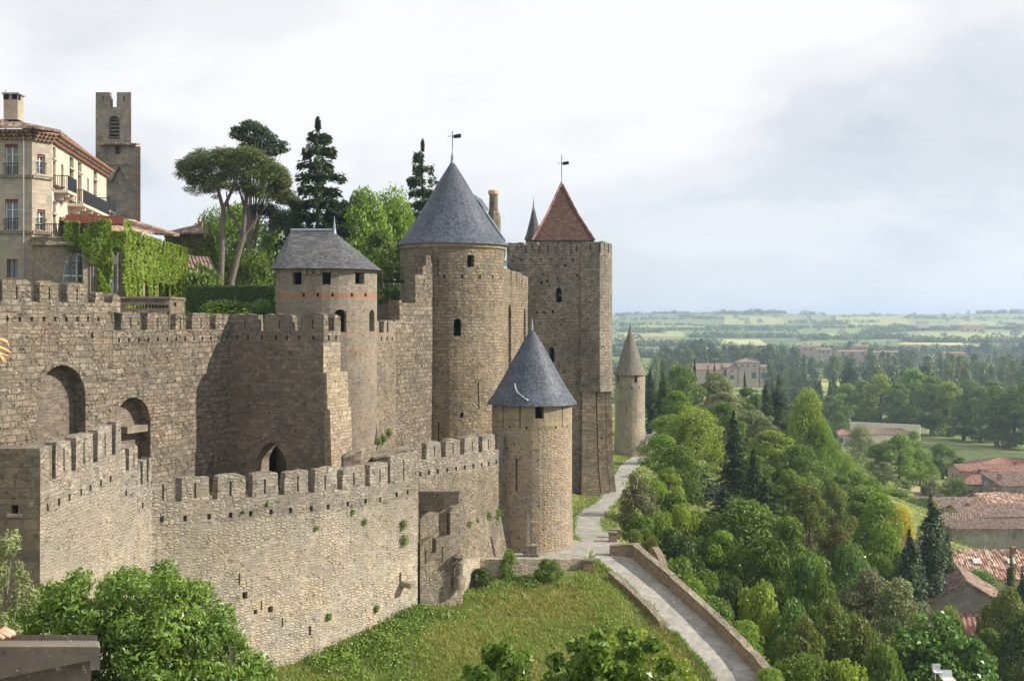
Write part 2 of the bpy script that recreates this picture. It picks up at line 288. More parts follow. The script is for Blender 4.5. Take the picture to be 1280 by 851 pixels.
def ground_mat():
    m, nt, b = nmat('ground'); n = N(nt); pos = n.new('ShaderNodeNewGeometry').outputs['Position']
    a = n.noise(pos, .15, 6, .6).outputs[0]; f = n.noise(pos, 3.0, 6, .7).outputs[0]
    col = n.ramp(n.math('ADD', n.math('MULTIPLY', a, .6), n.math('MULTIPLY', f, .4)), [(.38, (.07, .10, .025)), (.5, (.15, .18, .05)), (.62, (.28, .26, .10))])
    # parcels of farmland far off
    wp = n.new('ShaderNodeVectorMath', {0: pos, 1: n.new('ShaderNodeVectorMath', {0: n.noise(pos, .004, 2).outputs['Color'], 'Scale': 160.0}, operation='SCALE').outputs[0]}, operation='ADD').outputs[0]
    mp = n.new('ShaderNodeMapping', {0: wp, 'Scale': (1/150, 1/230, 1)}).outputs[0]
    vo = n.new('ShaderNodeTexVoronoi', {0: mp, 'Scale': 1.0, 'Randomness': .85}, voronoi_dimensions='2D')
    rr = n.new('ShaderNodeSeparateColor', {0: vo.outputs['Color']}).outputs[0]
    fc = n.ramp(rr, [(.0, (.13, .17, .06)), (.35, (.21, .26, .08)), (.6, (.30, .33, .12)), (.8, (.24, .23, .12)), (1, (.38, .38, .16))])
    ln = n.noise(n.new('ShaderNodeMapping', {0: pos, 'Scale': (.06, .5, 1), 'Rotation': (0, 0, .3)}).outputs[0], 1.0, 2).outputs[0]
    fc = n.mix(n.math('MULTIPLY', ln, .5), fc, (.07, .10, .04))
    yy = n.new('ShaderNodeSeparateXYZ', {0: pos}).outputs[1]
    far = n.new('ShaderNodeMapRange', {0: yy, 1: 330.0, 2: 480.0}).outputs[0]
    col = n.mix(far, col, fc)
    nt.links.new(col, b.inputs['Base Color']); b.inputs['Roughness'].default_value = .95; b.inputs['Specular IOR Level'].default_value = .1
    nt.links.new(n.bump(f, .12), b.inputs['Normal'])
ground_mat()
def path_mat():
    # worn, stony surface with paler wheel lines and dirt washed across it
    m, nt, b = nmat('gravel'); n = N(nt); pos = n.new('ShaderNodeNewGeometry').outputs['Position']
    a = n.noise(pos, .8, 6, .7, .8).outputs[0]; f = n.noise(pos, 3.2, 8, .85).outputs[0]
    col = n.ramp(n.math('ADD', n.math('MULTIPLY', a, .55), n.math('MULTIPLY', f, .45)), [(.34, (.17, .155, .135)), (.47, (.27, .255, .225)), (.56, (.35, .33, .29)), (.68, (.50, .48, .44))])
    nt.links.new(col, b.inputs['Base Color']); b.inputs['Roughness'].default_value = .95; nt.links.new(n.bump(f, .05), b.inputs['Normal'])
path_mat()
plain('field_bright', (.30, .33, .10), .95, 0, .15, .02); plain('field_pale', (.42, .40, .17), .95, 0, .15, .02); plain('field_soil', (.30, .24, .16), .95, 0, .2, .3, .03)
plain('lawn', (.075, .105, .03), .95, 0, .3, .5); plain('court_earth', (.22, .18, .12), .95, 0, .3, .8)

# ------------------------------------------------------------------ object helpers
def wloc(o):
    v = Vector((0, 0, 0))
    while o is not None: v += o.location; o = o.parent
    return v
def tag(o, label=None, cat=None, group=None, kind=None):
    if label: o['label'] = label
    if cat: o['category'] = cat
    if group: o['group'] = group
    if kind: o['kind'] = kind
    return o
def root(name, loc, label, cat, group=None):
    o = bpy.data.objects.new(name, None); COL.objects.link(o); o.location = loc; o.empty_display_size = .3
    return tag(o, label, cat, group)
def auto_uv(co):
    a, b, c = co[0], co[1], co[2]
    n = (b-a).cross(c-a)
    if n.length < 1e-9 and len(co) > 3: n = (co[2]-a).cross(co[3]-a)
    if n.length < 1e-9: return [(p.x, p.y) for p in co]
    n.normalize()
    if abs(n.z) > .75: return [(p.x, p.y) for p in co]
    t = Vector((-n.y, n.x, 0)).normalized()
    up = n.cross(t)
    return [(p.dot(t), p.dot(up)) for p in co]
class MB:
    def __init__(s): s.v = []; s.f = []; s.uv = []
    def face(s, co, uv=None):
        i = len(s.v); co = [Vector(c) for c in co]; s.v += co; s.f.append(tuple(range(i, i+len(co)))); s.uv.append(uv or auto_uv(co))
    def hexa(s, p):   # 8 points: bottom ring ccw (0-3), top ring (4-7)
        p = [Vector(q) for q in p]
        for q in ((3, 2, 1, 0), (4, 5, 6, 7), (0, 1, 5, 4), (1, 2, 6, 5), (2, 3, 7, 6), (3, 0, 4, 7)): s.face([p[i] for i in q])
    def box(s, c, size, yaw=0):
        cx, cy, cz = c; a, b, h = size[0]/2, size[1]/2, size[2]/2; ca, sa = math.cos(yaw), math.sin(yaw)
        q = [(-a, -b), (a, -b), (a, b), (-a, b)]
        r = [(cx+x*ca-y*sa, cy+x*sa+y*ca) for x, y in q]
        s.hexa([(x, y, cz-h) for x, y in r]+[(x, y, cz+h) for x, y in r])
    def beam(s, a, b, w, h):   # box along a-b, width w (horizontal), height h
        a, b = Vector(a), Vector(b); d = (b-a).normalized(); t = Vector((-d.y, d.x, 0))
        if t.length < 1e-6: t = Vector((1, 0, 0))
        t.normalize(); n = d.cross(t).normalized(); t *= w/2; n *= h/2
        s.hexa([a-t-n, a+t-n, b+t-n, b-t-n, a-t+n, a+t+n, b+t+n, b-t+n])
    def prism(s, poly, z0, z1, top=None):   # poly ccw; top = other polygon for a taper
        n = len(poly); t = top or poly
        zb = z0 if callable(z0) else (lambda x, y: z0); zt = z1 if callable(z1) else (lambda x, y: z1)
        lo = [Vector((x, y, zb(x, y))) for x, y in poly]; hi = [Vector((x, y, zt(x, y))) for x, y in t]
        acc = 0
        for i in range(n):
            j = (i+1) % n; L = (lo[j]-lo[i]).length
            s.face([lo[i], lo[j], hi[j], hi[i]], [(acc, lo[i].z), (acc+L, lo[j].z), (acc+L, hi[j].z), (acc, hi[i].z)]); acc += L
        s.face(hi); s.face(lo[::-1])
    def tube(s, pts, rad, n=7, cap=True):
        pts = [Vector(p) for p in pts]; rings = []
        for i, p in enumerate(pts):
            d = (pts[min(i+1, len(pts)-1)]-pts[max(i-1, 0)]).normalized()
            a = d.cross(Vector((0, .3, 1)) if abs(d.z) < .9 else Vector((1, 0, 0))).normalized(); b = d.cross(a)
            r = rad[i] if isinstance(rad, (list, tuple)) else rad
            rings.append([p+a*(r*math.cos(2*math.pi*k/n))+b*(r*math.sin(2*math.pi*k/n)) for k in range(n)])
        for i in range(len(pts)-1):
            for k in range(n):
                j = (k+1) % n; s.face([rings[i][k], rings[i+1][k], rings[i+1][j], rings[i][j]])
        if cap: s.face(rings[0]); s.face(rings[-1][::-1])
    def lathe(s, cx, cy, prof, n=48, ru=None, a0=0, a1=2*math.pi, fac=None):   # prof: [(r,z)] bottom to top
        L = 0; R0 = ru or max(r for r, z in prof)
        for i in range(len(prof)-1):
            (r0, z0), (r1, z1) = prof[i], prof[i+1]; dl = math.hypot(r1-r0, z1-z0)
            for k in range(n):
                t0, t1 = a0+(a1-a0)*k/n, a0+(a1-a0)*(k+1)/n
                c = [Vector((cx+r*math.cos(t), cy+r*math.sin(t), z)) for r, t, z in ((r0, t0, z0), (r0, t1, z0), (r1, t1, z1), (r1, t0, z1))]
                s.face(c, [(R0*t0, L), (R0*t1, L), (R0*t1, L+dl), (R0*t0, L+dl)])
            L += dl
    def blob(s, c, r, n=8):
        self_r = r if isinstance(r, (tuple, list)) else (r, r, r)
        for i in range(n//2):
            for k in range(n):
                co = []
                for (ii, kk) in ((i, k), (i, k+1), (i+1, k+1), (i+1, k)):
                    th = math.pi*ii/(n//2); ph = 2*math.pi*kk/n
                    co.append(Vector((c[0]+self_r[0]*math.sin(th)*math.cos(ph), c[1]+self_r[1]*math.sin(th)*math.sin(ph), c[2]-self_r[2]*math.cos(th))))
                s.face(co)
    def slab(s, outer, holes, mp, thick, cs=(), cz=()):
        def area(p): return sum(p[i][0]*p[(i+1) % len(p)][1]-p[(i+1) % len(p)][0]*p[i][1] for i in range(len(p)))
        loops = [outer if area(outer) > 0 else outer[::-1]]+[h if area(h) < 0 else h[::-1] for h in holes]
        flat = [q for l in loops for q in l]
        want = sum(area(l) for l in loops); jr = random.Random(1)
        for attempt in range(12):    # a tiny jitter of the openings cures the rare degenerate triangulation
            e = attempt*.0012; lj = [loops[0]]+[[(a+jr.uniform(-e, e), b+jr.uniform(-e, e)) for a, b in l] for l in loops[1:]]
            flat = [q for l in lj for q in l]; tris = tessellate_polygon([[Vector((a, b, 0)) for a, b in l] for l in lj])
            chk = sum(abs(area([flat[i] for i in t])) for t in tris)
            if abs(chk-want) < .006*abs(want): break
        else: print('SLABCHK', round(chk/2, 2), round(want/2, 2), outer[:2], len(holes))
        bm = bmesh.new(); bv = [bm.verts.new((a, b, 0)) for a, b in flat]
        for t in tris:
            q = [flat[i] for i in t]; ar = area(q)
            if abs(ar) < 1e-9: continue
            t = t if ar > 0 else t[::-1]
            try: bm.faces.new([bv[i] for i in t])
            except ValueError: pass
        for c in cs:
            bmesh.ops.bisect_plane(bm, geom=bm.verts[:]+bm.edges[:]+bm.faces[:], plane_co=(c, 0, 0), plane_no=(1, 0, 0))
        for c in cz:
            bmesh.ops.bisect_plane(bm, geom=bm.verts[:]+bm.edges[:]+bm.faces[:], plane_co=(0, c, 0), plane_no=(0, 1, 0))
        for f in bm.faces:
            q = [l.vert.co for l in f.loops]
            s.face([mp(p.x, p.y, 0) for p in q], [(p.x, p.y) for p in q])
            s.face([mp(p.x, p.y, thick) for p in q[::-1]], [(p.x, p.y) for p in q[::-1]])
            for l in f.loops:
                if len(l.edge.link_faces) == 1:
                    a, b = l.vert.co, l.link_loop_next.vert.co
                    s.face([mp(b.x, b.y, 0), mp(a.x, a.y, 0), mp(a.x, a.y, thick), mp(b.x, b.y, thick)],
                           [(b.x, b.y), (a.x, a.y), (a.x+thick, a.y+(thick if abs(a.x-b.x) > abs(a.y-b.y) else 0)), (b.x+thick, b.y+(thick if abs(a.x-b.x) > abs(a.y-b.y) else 0))])
        bm.free()
    def build(s, name, mat, parent=None, label=None, smooth=False):
        me = bpy.data.meshes.new(name)
        if parent is not None: off = wloc(parent); loc = Vector((0, 0, 0))
        else:
            xs = [v.x for v in s.v]; ys = [v.y for v in s.v]; zs = [v.z for v in s.v]
            off = Vector(((min(xs)+max(xs))/2, (min(ys)+max(ys))/2, min(zs))); loc = off
        me.from_pydata([tuple(v-off) for v in s.v], [], s.f)
        ul = me.uv_layers.new(name='UVMap'); fl = [c for u in s.uv for q in u for c in q]; ul.data.foreach_set('uv', fl)
        me.materials.append(MATS[mat])
        o = bpy.data.objects.new(name, me); COL.objects.link(o); o.location = loc; o.parent = parent
        bm = bmesh.new(); bm.from_mesh(me); bmesh.ops.remove_doubles(bm, verts=bm.verts, dist=.0008)
        bm.to_mesh(me); bm.free()
        if smooth:
            me.polygons.foreach_set('use_smooth', [True]*len(me.polygons)); me.update()
        if label: o['label'] = label
        return o
def np_mesh(name, V, Fq, mat, parent=None, rnd=None, loc=None):
    """quads or triangles from numpy arrays, V in the parent's frame (or world when loc is None and no parent)"""
    me = bpy.data.meshes.new(name); nv, nf, k = len(V), len(Fq), Fq.shape[1]
    me.vertices.add(nv); me.vertices.foreach_set('co', np.asarray(V, np.float32).ravel())
    me.loops.add(nf*k); me.loops.foreach_set('vertex_index', np.asarray(Fq, np.int32).ravel())
    me.polygons.add(nf); me.polygons.foreach_set('loop_start', np.arange(0, nf*k, k, dtype=np.int32))
    me.update(calc_edges=True)
    if rnd is not None:
        a = me.attributes.new('rnd', 'FLOAT', 'POINT'); a.data.foreach_set('value', np.asarray(rnd, np.float32))
    me.materials.append(MATS[mat]); o = bpy.data.objects.new(name, me); COL.objects.link(o)
    if parent is not None: o.parent = parent
    if loc is not None: o.location = loc
    return o

# ------------------------------------------------------------------ terrain
CTRL = [ # (u, z below eye, distance)
 (-600, -20, 10), (640, -24, 10), (1900, -31, 10), (-200, -18.5, 25), (640, -23, 25), (1500, -33, 25), (-300, -15, 45),
 (0, -19.3, 40), (300, -20, 40), (640, -22, 40), (900, -24, 40), (1280, -33, 40), (1700, -38, 45),
 (0, -18.5, 57), (345, -18.9, 60), (500, -19.4, 61), (640, -19.8, 61), (800, -20.6, 62), (900, -21.3, 63), (960, -21.8, 64), (1010, -24.5, 62), (1100, -28, 62), (1280, -34, 62),
 (400, -18.9, 62.5), (470, -18.0, 66), (526, -17.6, 69), (640, -18.6, 68), (750, -18.9, 69),
 (560, -17.5, 74.5), (640, -17.7, 74.5), (720, -17.6, 74.5), (790, -18, 74), (850, -21, 75), (1000, -27, 75), (1280, -35, 75),
 (500, -16.7, 84), (600, -16.5, 83), (665, -16.5, 83), (740, -16.6, 83), (800, -19, 84), (870, -23, 84), (1000, -28, 84), (1280, -36, 84),
 (600, -16.8, 102), (700, -16.8, 102), (755, -17, 102), (800, -19.5, 102), (900, -25, 102), (1000, -29, 102), (1280, -37, 102),
 (700, -17.3, 125), (775, -17.8, 125), (835, -20, 125), (1000, -26.5, 125), (1280, -38, 125), (1500, -41, 110),
 (700, -18.2, 152), (795, -19, 152), (850, -21, 152), (1000, -26.5, 152), (1280, -40, 152),
 (640, -19, 200), (800, -20, 200), (900, -21, 200), (1000, -26, 200), (1150, -37, 200), (1280, -41, 200), (1600, -45, 200),
 (640, -19, 260), (800, -22, 260), (900, -24, 260), (1000, -30, 260), (1150, -39.5, 260), (1280, -43, 260),
 (300, -17, 150), (0, -15, 150), (-300, -14, 120), (300, -19, 260), (0, -16, 260), (-300, -14, 300),
 (640, -26, 350), (850, -36, 350), (1000, -42, 350), (1280, -45, 350), (1800, -47, 350), (200, -24, 350),
 (0, -45, 600), (640, -45, 500), (900, -45, 480), (1280, -46, 450), (-300, -40, 600), (1800, -47, 600),
 (0, -46, 900), (640, -44, 850), (800, -43, 850), (960, -43, 850), (1280, -46, 850), (1700, -46, 850),
 (0, -46, 1300), (640, -44, 1300), (1000, -45, 1300), (1280, -45, 1300), (1700, -45, 1300),
 (640, -33, 1800), (1000, -34, 1800), (1280, -33, 1800), (0, -33, 1800), (1700, -33, 1800),
 (640, -20, 2400), (850, -19, 2400), (1000, -21, 2400), (1280, -20, 2400), (0, -20, 2400), (1700, -20, 2400),
 (640, -4, 3000), (850, -1, 3000), (1000, -5, 3000), (1280, -3, 3000), (0, -3, 3000), (1700, 0, 3000),
 (0, 12, 3500), (640, 12, 3500), (770, 15, 3500), (850, 24, 3500), (920, 28, 3500), (965, 25, 3500), (1000, 18, 3500), (1100, 18, 3500), (1200, 20, 3500), (1280, 26, 3500), (1700, 30, 3500),
 (0, -20, 5000), (640, -20, 5000), (1000, -20, 5000), (1280, -20, 5000), (1700, -20, 5000)]
_c = np.array(CTRL, float); _ca = (_c[:, 0]-640)/F*1.5; _cb = np.log(_c[:, 2]); _cz = _c[:, 1]
_D = np.sqrt((_ca[:, None]-_ca[None])**2+(_cb[:, None]-_cb[None])**2)
_w = np.linalg.solve(np.block([[_D, np.ones((len(_c), 1))], [np.ones((1, len(_c))), np.zeros((1, 1))]]), np.append(_cz, 0))
PATH = [ # (u, z, distance, half width) centre line of the footpath
 (1040, -23.6, 48, 1.7), (985, -22.3, 55, 1.7), (930, -21.2, 64.5, 1.62), (880, -19.9, 69.5, 1.55), (825, -18.4, 74.5, 1.48), (774, -17.1, 79, 1.55), (748, -16.65, 84, 1.6), (735, -16.7, 91, 1.35),
 (741, -16.85, 98, 1.25), (757, -17.1, 105, 1.15), (768, -17.4, 114, 1.1), (778, -18.0, 130, 1.1), (792, -18.8, 148, 1.2), (808, -19.3, 162, 1.2), (815, -19.8, 180, 1.2), (812, -20, 205, 1.2)]
def catmull(pts, m=10):
    out = []
    for i in range(len(pts)-1):
        p0, p1, p2, p3 = (np.array(pts[max(i-1, 0)], float), np.array(pts[i], float), np.array(pts[i+1], float), np.array(pts[min(i+2, len(pts)-1)], float))
        for k in range(m):
            t = k/m; out.append(.5*((2*p1)+(-p0+p2)*t+(2*p0-5*p1+4*p2-p3)*t*t+(-p0+3*p1-3*p2+p3)*t**3))
    out.append(np.array(pts[-1], float)); return np.array(out)
PC = catmull([(X(u, d), d, z, w) for u, z, d, w in PATH], 8)
def terr_np(x, y, path=True):
    x = np.asarray(x, float); y = np.asarray(y, float); sh = x.shape; x = x.ravel(); y = y.ravel()
    d = np.maximum(y, 10); a = np.clip(x/d, -1.6, 1.6)*1.5; b = np.log(d); z = np.zeros(len(x))
    for i in range(0, len(x), 20000):
        sl = slice(i, i+20000)
        Dm = np.sqrt((a[sl, None]-_ca[None])**2+(b[sl, None]-_cb[None])**2+.0004); z[sl] = Dm@_w[:-1]+_w[-1]
    near = (y < 215) & (y > 40) & (np.abs(x) < 60)
    z = z + np.where(y > 200, 1, .25)*(.35*np.sin(x*.21+1)*np.sin(y*.17) + .2*np.sin(x*.6)*np.cos(y*.45+x*.2))
    if path and near.any():
        idx = np.where(near)[0]
        for i in range(0, len(idx), 4000):
            j = idx[i:i+4000]
            D2 = np.hypot(x[j, None]-PC[None, :, 0], y[j, None]-PC[None, :, 1]); k = D2.argmin(1); dd = D2[np.arange(len(j)), k]
            t = np.clip((dd-PC[k, 3]-.35)/2.2, 0, 1); t = t*t*(3-2*t)
            z[j] = (PC[k, 2]-.1)*(1-t)+z[j]*t
    return (z+EYE).reshape(sh)
def terr(x, y): return float(terr_np(np.array([x]), np.array([y]))[0])
def axis(lo, a, b, hi, step, g):
    m = list(np.arange(a, b+step/2, step)); s = step; v = b
    while v < hi: s *= g; v += s; m.append(v)
    s = step; v = a; l = []
    while v > lo: s *= g; v -= s; l.append(v)
    return np.array(l[::-1]+m)
xs = axis(-3600, -12, 24, 4200, .55, 1.055); ys = axis(-120, 54, 112, 5200, .55, 1.028)
GX, GY = np.meshgrid(xs, ys); GZ = terr_np(GX, GY)
nx, ny = len(xs), len(ys); ii = (np.arange(ny-1)[:, None]*nx+np.arange(nx-1)[None]).ravel()
g = np_mesh('ground', np.stack([GX.ravel(), GY.ravel(), GZ.ravel()], 1), np.stack([ii, ii+1, ii+nx+1, ii+nx], 1), 'ground')
g['kind'] = 'structure'
def terr_mesh(x, y):   # height of the drawn sheet, by bilinear look-up
    i = int(np.clip(np.searchsorted(xs, x)-1, 0, nx-2)); j = int(np.clip(np.searchsorted(ys, y)-1, 0, ny-2))
    tx = (x-xs[i])/(xs[i+1]-xs[i]); ty = (y-ys[j])/(ys[j+1]-ys[j])
    return float((GZ[j, i]*(1-tx)+GZ[j, i+1]*tx)*(1-ty)+(GZ[j+1, i]*(1-tx)+GZ[j+1, i+1]*tx)*ty)
# footpath: a gravel ribbon lying just above the ground sheet
V = []; FF = []; nseg = len(PC)
for i in range(nseg):
    t = PC[min(i+1, nseg-1), :2]-PC[max(i-1, 0), :2]; t /= np.hypot(*t); nn = np.array([t[1], -t[0]])
    for k in range(7):
        o = (k/3-1)*PC[i, 3]*(1+.06*math.sin(i*1.7+k)); p = PC[i, :2]+nn*o; V.append((p[0], p[1], PC[i, 2]+EYE+.02-.02*abs(k-3)/3))
for i in range(nseg-1):
    for k in range(6): a = i*7+k; FF.append((a, a+1, a+8, a+7))
o = np_mesh('footpath', np.array(V), np.array(FF), 'gravel'); o['kind'] = 'structure'
def drape(name, poly_ud, mat, lift=.5, n=14):
    """quad patch given by four (u, distance) corners, laid on the terrain"""
    (a, b, c, d) = [Vector((X(u, q), q)) for u, q in poly_ud]; V = []; FF = []
    for j in range(n+1):
        for i in range(n+1):
            p = (a*(1-i/n)+b*(i/n))*(1-j/n)+(d*(1-i/n)+c*(i/n))*(j/n); V.append((p.x, p.y, 0))
    V = np.array(V); V[:, 2] = [terr_mesh(p[0], p[1])+lift for p in V]
    for j in range(n):
        for i in range(n): k = j*(n+1)+i; FF.append((k, k+1, k+n+2, k+n+1))
    o = np_mesh(name, V, np.array(FF), mat); o['kind'] = 'structure'; return o

# ------------------------------------------------------------------ masonry helpers
rng = random.Random(7)
class Line:
    def __init__(s, pts, closed=False):
        s.p = [Vector(p) for p in pts]; s.c = [0.0]
        for a, b in zip(s.p, s.p[1:]): s.c.append(s.c[-1]+(b-a).length)
        s.L = s.c[-1]; n = []
        for i in range(len(s.p)-1): t = (s.p[i+1]-s.p[i]).normalized(); n.append(Vector((-t.y, t.x)))
        s.n = []
        for i in range(len(s.p)):
            a = n[i-1] if i > 0 else (n[-1] if closed else n[0]); b = n[i] if i < len(n) else (n[0] if closed else n[-1])
            m = (a+b).normalized(); s.n.append(m/max(.3, m.dot(b)))
    def seg(s, q):
        for i in range(len(s.p)-2):
            if q <= s.c[i+1]: return i
        return len(s.p)-2
    def at(s, q):
        i = s.seg(q); t = (q-s.c[i])/(s.c[i+1]-s.c[i]); return s.p[i].lerp(s.p[i+1], t), s.n[i].lerp(s.n[i+1], min(1, max(0, t)))
    def su(s, u):
        k = (u-640)/F; best = None
        for i in range(len(s.p)-1):
            a, b = s.p[i], s.p[i+1]; den = (b.x-a.x)-k*(b.y-a.y)
            if abs(den) < 1e-9: continue
            t = (k*a.y-a.x)/den
            e = max(0, -t, t-1)*(b-a).length
            if best is None or e < best[0]-1e-6: best = (e, s.c[i]+t*(s.c[i+1]-s.c[i]))
        return best[1]
    def d(s, q): return s.at(q)[0].y
    def z(s, q, v): return Z(v, s.d(q))
    def mp(s, off=0.0, bat=None):
        def f(q, z, dep):
            p, n = s.at(q); o = dep+off
            if bat: o -= bat[1]*max(0, bat[0]-z)*(1 if dep == 0 else 0)
            return Vector((p.x+n.x*o, p.y+n.y*o, z))
        return f
def arch(s0, s1, z0, zs, zt, pointed=0.0, n=9):
    """opening outline: straight to the springing zs, then a round or pointed head up to zt"""
    c = (s0+s1)/2; w = (s1-s0)/2; pts = [(s0, z0), (s1, z0)]
    for i in range(n+1):
        a = math.pi*i/n; x = math.cos(a); y = math.sin(a)
        if pointed: y = (1-abs(x)**(1.6))**(.75)
        pts.append((c+w*x, zs+(zt-zs)*y))
    return pts
def rect(s0, s1, z0, z1): return [(s0, z0), (s1, z0), (s1, z1), (s0, z1)]
def rough_top(s0, s1, zb, zt, j=.05):
    zt += rng.uniform(-.07, .05); j *= 1.5
    n = max(3, int((s1-s0)/.32)); pts = [(s0, zb), (s1, zb), (s1+rng.uniform(-.03, .03), zb+(zt-zb)*rng.uniform(.35, .65)), (s1-abs(rng.gauss(0, .05)), zt-.08+rng.uniform(-j, j))]
    for i in range(n-1, 0, -1): pts.append((s0+(s1-s0)*i/n, zt+rng.uniform(-j, j*.6)))
    pts.append((s0+abs(rng.gauss(0, .05)), zt-.08+rng.uniform(-j, j))); pts.append((s0+rng.uniform(-.03, .03), zb+(zt-zb)*rng.uniform(.35, .65))); return pts
def fort_wall(rt, line, s0, s1, zb, zt, gaps, mer_h=1.25, par_h=.8, thick=.5, body=1.5, mat='rubble_pale', pmat='rubble_top', slits=True, put=1.05, puth=.3,
              openings=(), bat=None, slit_w=.11, cz=(), off=0, jit=.05, put_in=True, gdrop=0):
    """wall body, parapet with drain holes, and one mesh per merlon; s measured along the line"""
    fz = zt if callable(zt) else (lambda q: zt); fb = zb if callable(zb) else (lambda q: zb)
    ss = sorted({s0, s1, *[c for c in line.c if s0 < c < s1]}); full = []
    for a, b in zip(ss, ss[1:]):
        k = max(1, int((b-a)/1.5)); full += [a+(b-a)*i/k for i in range(k)]
    full.append(ss[-1]); cuts = [c for c in line.c if s0 < c < s1]
    top = lambda q: fz(q)-mer_h-par_h
    m = MB(); m.slab([(q, fb(q)) for q in full]+[(q, top(q)) for q in full[::-1]], list(openings), line.mp(off, bat), body, cuts, ([bat[0]] if bat else [])+list(cz))
    m.build('wall_face', mat, rt)
    holes = []; q = s0+.5
    while put_in and put and q < s1-.5:
        z = top(q)+.12; holes.append(rect(q, q+.2, z, z+puth)); q += put*rng.uniform(.85, 1.15)
    m = MB(); m.slab([(q, top(q)) for q in full]+[(q, fz(q)-mer_h) for q in full[::-1]], holes, line.mp(off-.012), thick, cuts); m.build('parapet', pmat, rt)
    e = s0; segs = []
    for a, b in sorted(gaps):
        if a-e > .1: segs.append((e, a))
        e = b
    if s1-e > .1: segs.append((e, s1))
    for a, b in segs:
        zm = fz((a+b)/2); m = MB(); sl = []
        o = rough_top(a, b, zm-mer_h, zm, jit); o[0] = (a, fz(a)-mer_h); o[1] = (b, fz(b)-mer_h)
        if slits and b-a > .9:
            c = (a+b)/2+rng.uniform(-.1, .1); sl = [rect(c-slit_w/2, c+slit_w/2, zm-mer_h+.12, zm-.38)]
        m.slab(o, sl, line.mp(off-.012), thick, [c for c in line.c if a < c < b]); m.build('merlon', pmat, rt)
def ug(line, prs): return [(line.su(a), line.su(b)) for a, b in prs]
class Cyl:
    def __init__(s, cx, cy, r, a0=R(90)): s.cx, s.cy, s.r, s.a0 = cx, cy, r, a0; s.L = 2*math.pi*r
    def su(s, u):
        k = (u-640)/F; a = k*k+1; b = -2*(k*s.cx+s.cy); c = s.cx**2+s.cy**2-s.r**2; D = b*b-4*a*c
        y = (-b-math.sqrt(max(0, D)))/(2*a); th = math.atan2(y-s.cy, k*y-s.cx)
        return s.r*((th-s.a0) % (2*math.pi))
    def mp(s, flare=None):
        def f(q, z, dep):
            th = s.a0+q/s.r; r = s.r-dep
            if flare and dep == 0: r += flare[1]*max(0, flare[0]-z)
            return Vector((s.cx+r*math.cos(th), s.cy+r*math.sin(th), z))
        return f
    def shell(s, rt, name, mat, z0, z1, holes=(), thick=.6, seg=40, flare=None, mb=None):
        m = MB(); m.slab(rect(0, s.L, z0, z1), list(holes), s.mp(flare), thick, [s.L*i/seg for i in range(1, seg)], [flare[0]] if flare else [])
        return m.build(name, mat, rt)
    def hole(s, u, w, v0, v1, d=None, headed=False):
        q = s.su(u); d = d or s.cy-s.r*.9; za, zb = Z(v1, d), Z(v0, d)
        return arch(q-w/2, q+w/2, za, zb-w*.5, zb) if headed else rect(q-w/2, q+w/2, za, zb)
def finial(rt, x, y, z0, h, mat='lead', r=.16, vane=False, rod=0):
    m = MB(); m.lathe(x, y, [(r*1.7, z0-.25), (r*1.2, z0), (r*.8, z0+h*.3), (r*.9, z0+h*.34), (r*.35, z0+h*.7), (.02, z0+h)], 10); f = m.build('finial', mat, rt, smooth=True)
    if rod:
        m = MB(); m.tube([(x, y, z0+h*.8), (x, y, z0+h+rod)], .035, 5); m.build('rod', 'iron', f)
    if vane:
        zz = z0+h+rod*.55; m = MB(); m.hexa([(x+.08, y-.02, zz), (x+.75, y-.02, zz+.05), (x+.75, y+.02, zz+.05), (x+.08, y+.02, zz), (x+.08, y-.02, zz+.3), (x+.75, y-.02, zz+.42), (x+.75, y+.02, zz+.42), (x+.08, y+.02, zz+.3)])
        m.beam((x-.45, y, zz+.18), (x+.1, y, zz+.18), .04, .04); m.build('weather_vane', 'iron', f)
    return f

# ------------------------------------------------------------------ raised grounds behind the walls
Ad = (math.sin(R(25)), math.cos(R(25))); CR = (-18.9, 75.0)
def Apt(t): return (CR[0]+Ad[0]*t, CR[1]+Ad[1]*t)
OUT = Line([(X(50, 45), 45), (X(190, 56.5), 56.5), (X(300, 59.3), 59.3), (X(400, 62.5), 62.5), (X(472, 66), 66), (X(522, 69), 69)])
FAR = Line([(X(441, 70.0), 70.0), (X(526, 72.8), 72.8), (X(585, 76.2), 76.2), (X(638, 80.3), 80.3)])
LA = Line([Apt(-19.2), Apt(0)]); LB = Line([CR, (-12.1, 71.85)]); LBE = Line([(-12.1, 71.85), (-12.1+.4226*1.95, 71.85+.9063*1.95)])
LC = Line([(X(466, 83.5), 83.5), (X(494.5, 86.6), 86.6), (X(541, 92.6), 92.6)])
LD = Line([(X(618, 97.5), 97.5), (X(646, 105), 105), (X(661, 112.3), 112.3)])
def inner(line, o): return [tuple(line.p[i]+line.n[i]*o) for i in range(len(line.p))]
m = MB(); m.prism([(-21, 44.6)]+inner(OUT, .8)[1:]+inner(FAR, .8)[1:]+[(1.2, 84), (1.0, 100), (3, 113), (-4, 113), (-9, 84), (-13.6, 72.6), (-18.5, 75.6), (-27, 58), (-40, 57), (-40, 44.6)], EYE-22, EYE-11.2)
m.build('lists_ground', 'court_earth')['kind'] = 'structure'
m = MB(); m.prism([(-28.3, 60.2), (-21.6, 77), (-18, 80), (-16, 86.5), (-12.2, 88), (-9.4, 93), (-7.5, 101), (-2.2, 106), (-1.5, 112), (-1.5, 135), (-20, 160), (-90, 170), (-90, 60.2)], EYE-20, EYE-1.6)
m.build('courtyard_ground', 'lawn')['kind'] = 'structure'

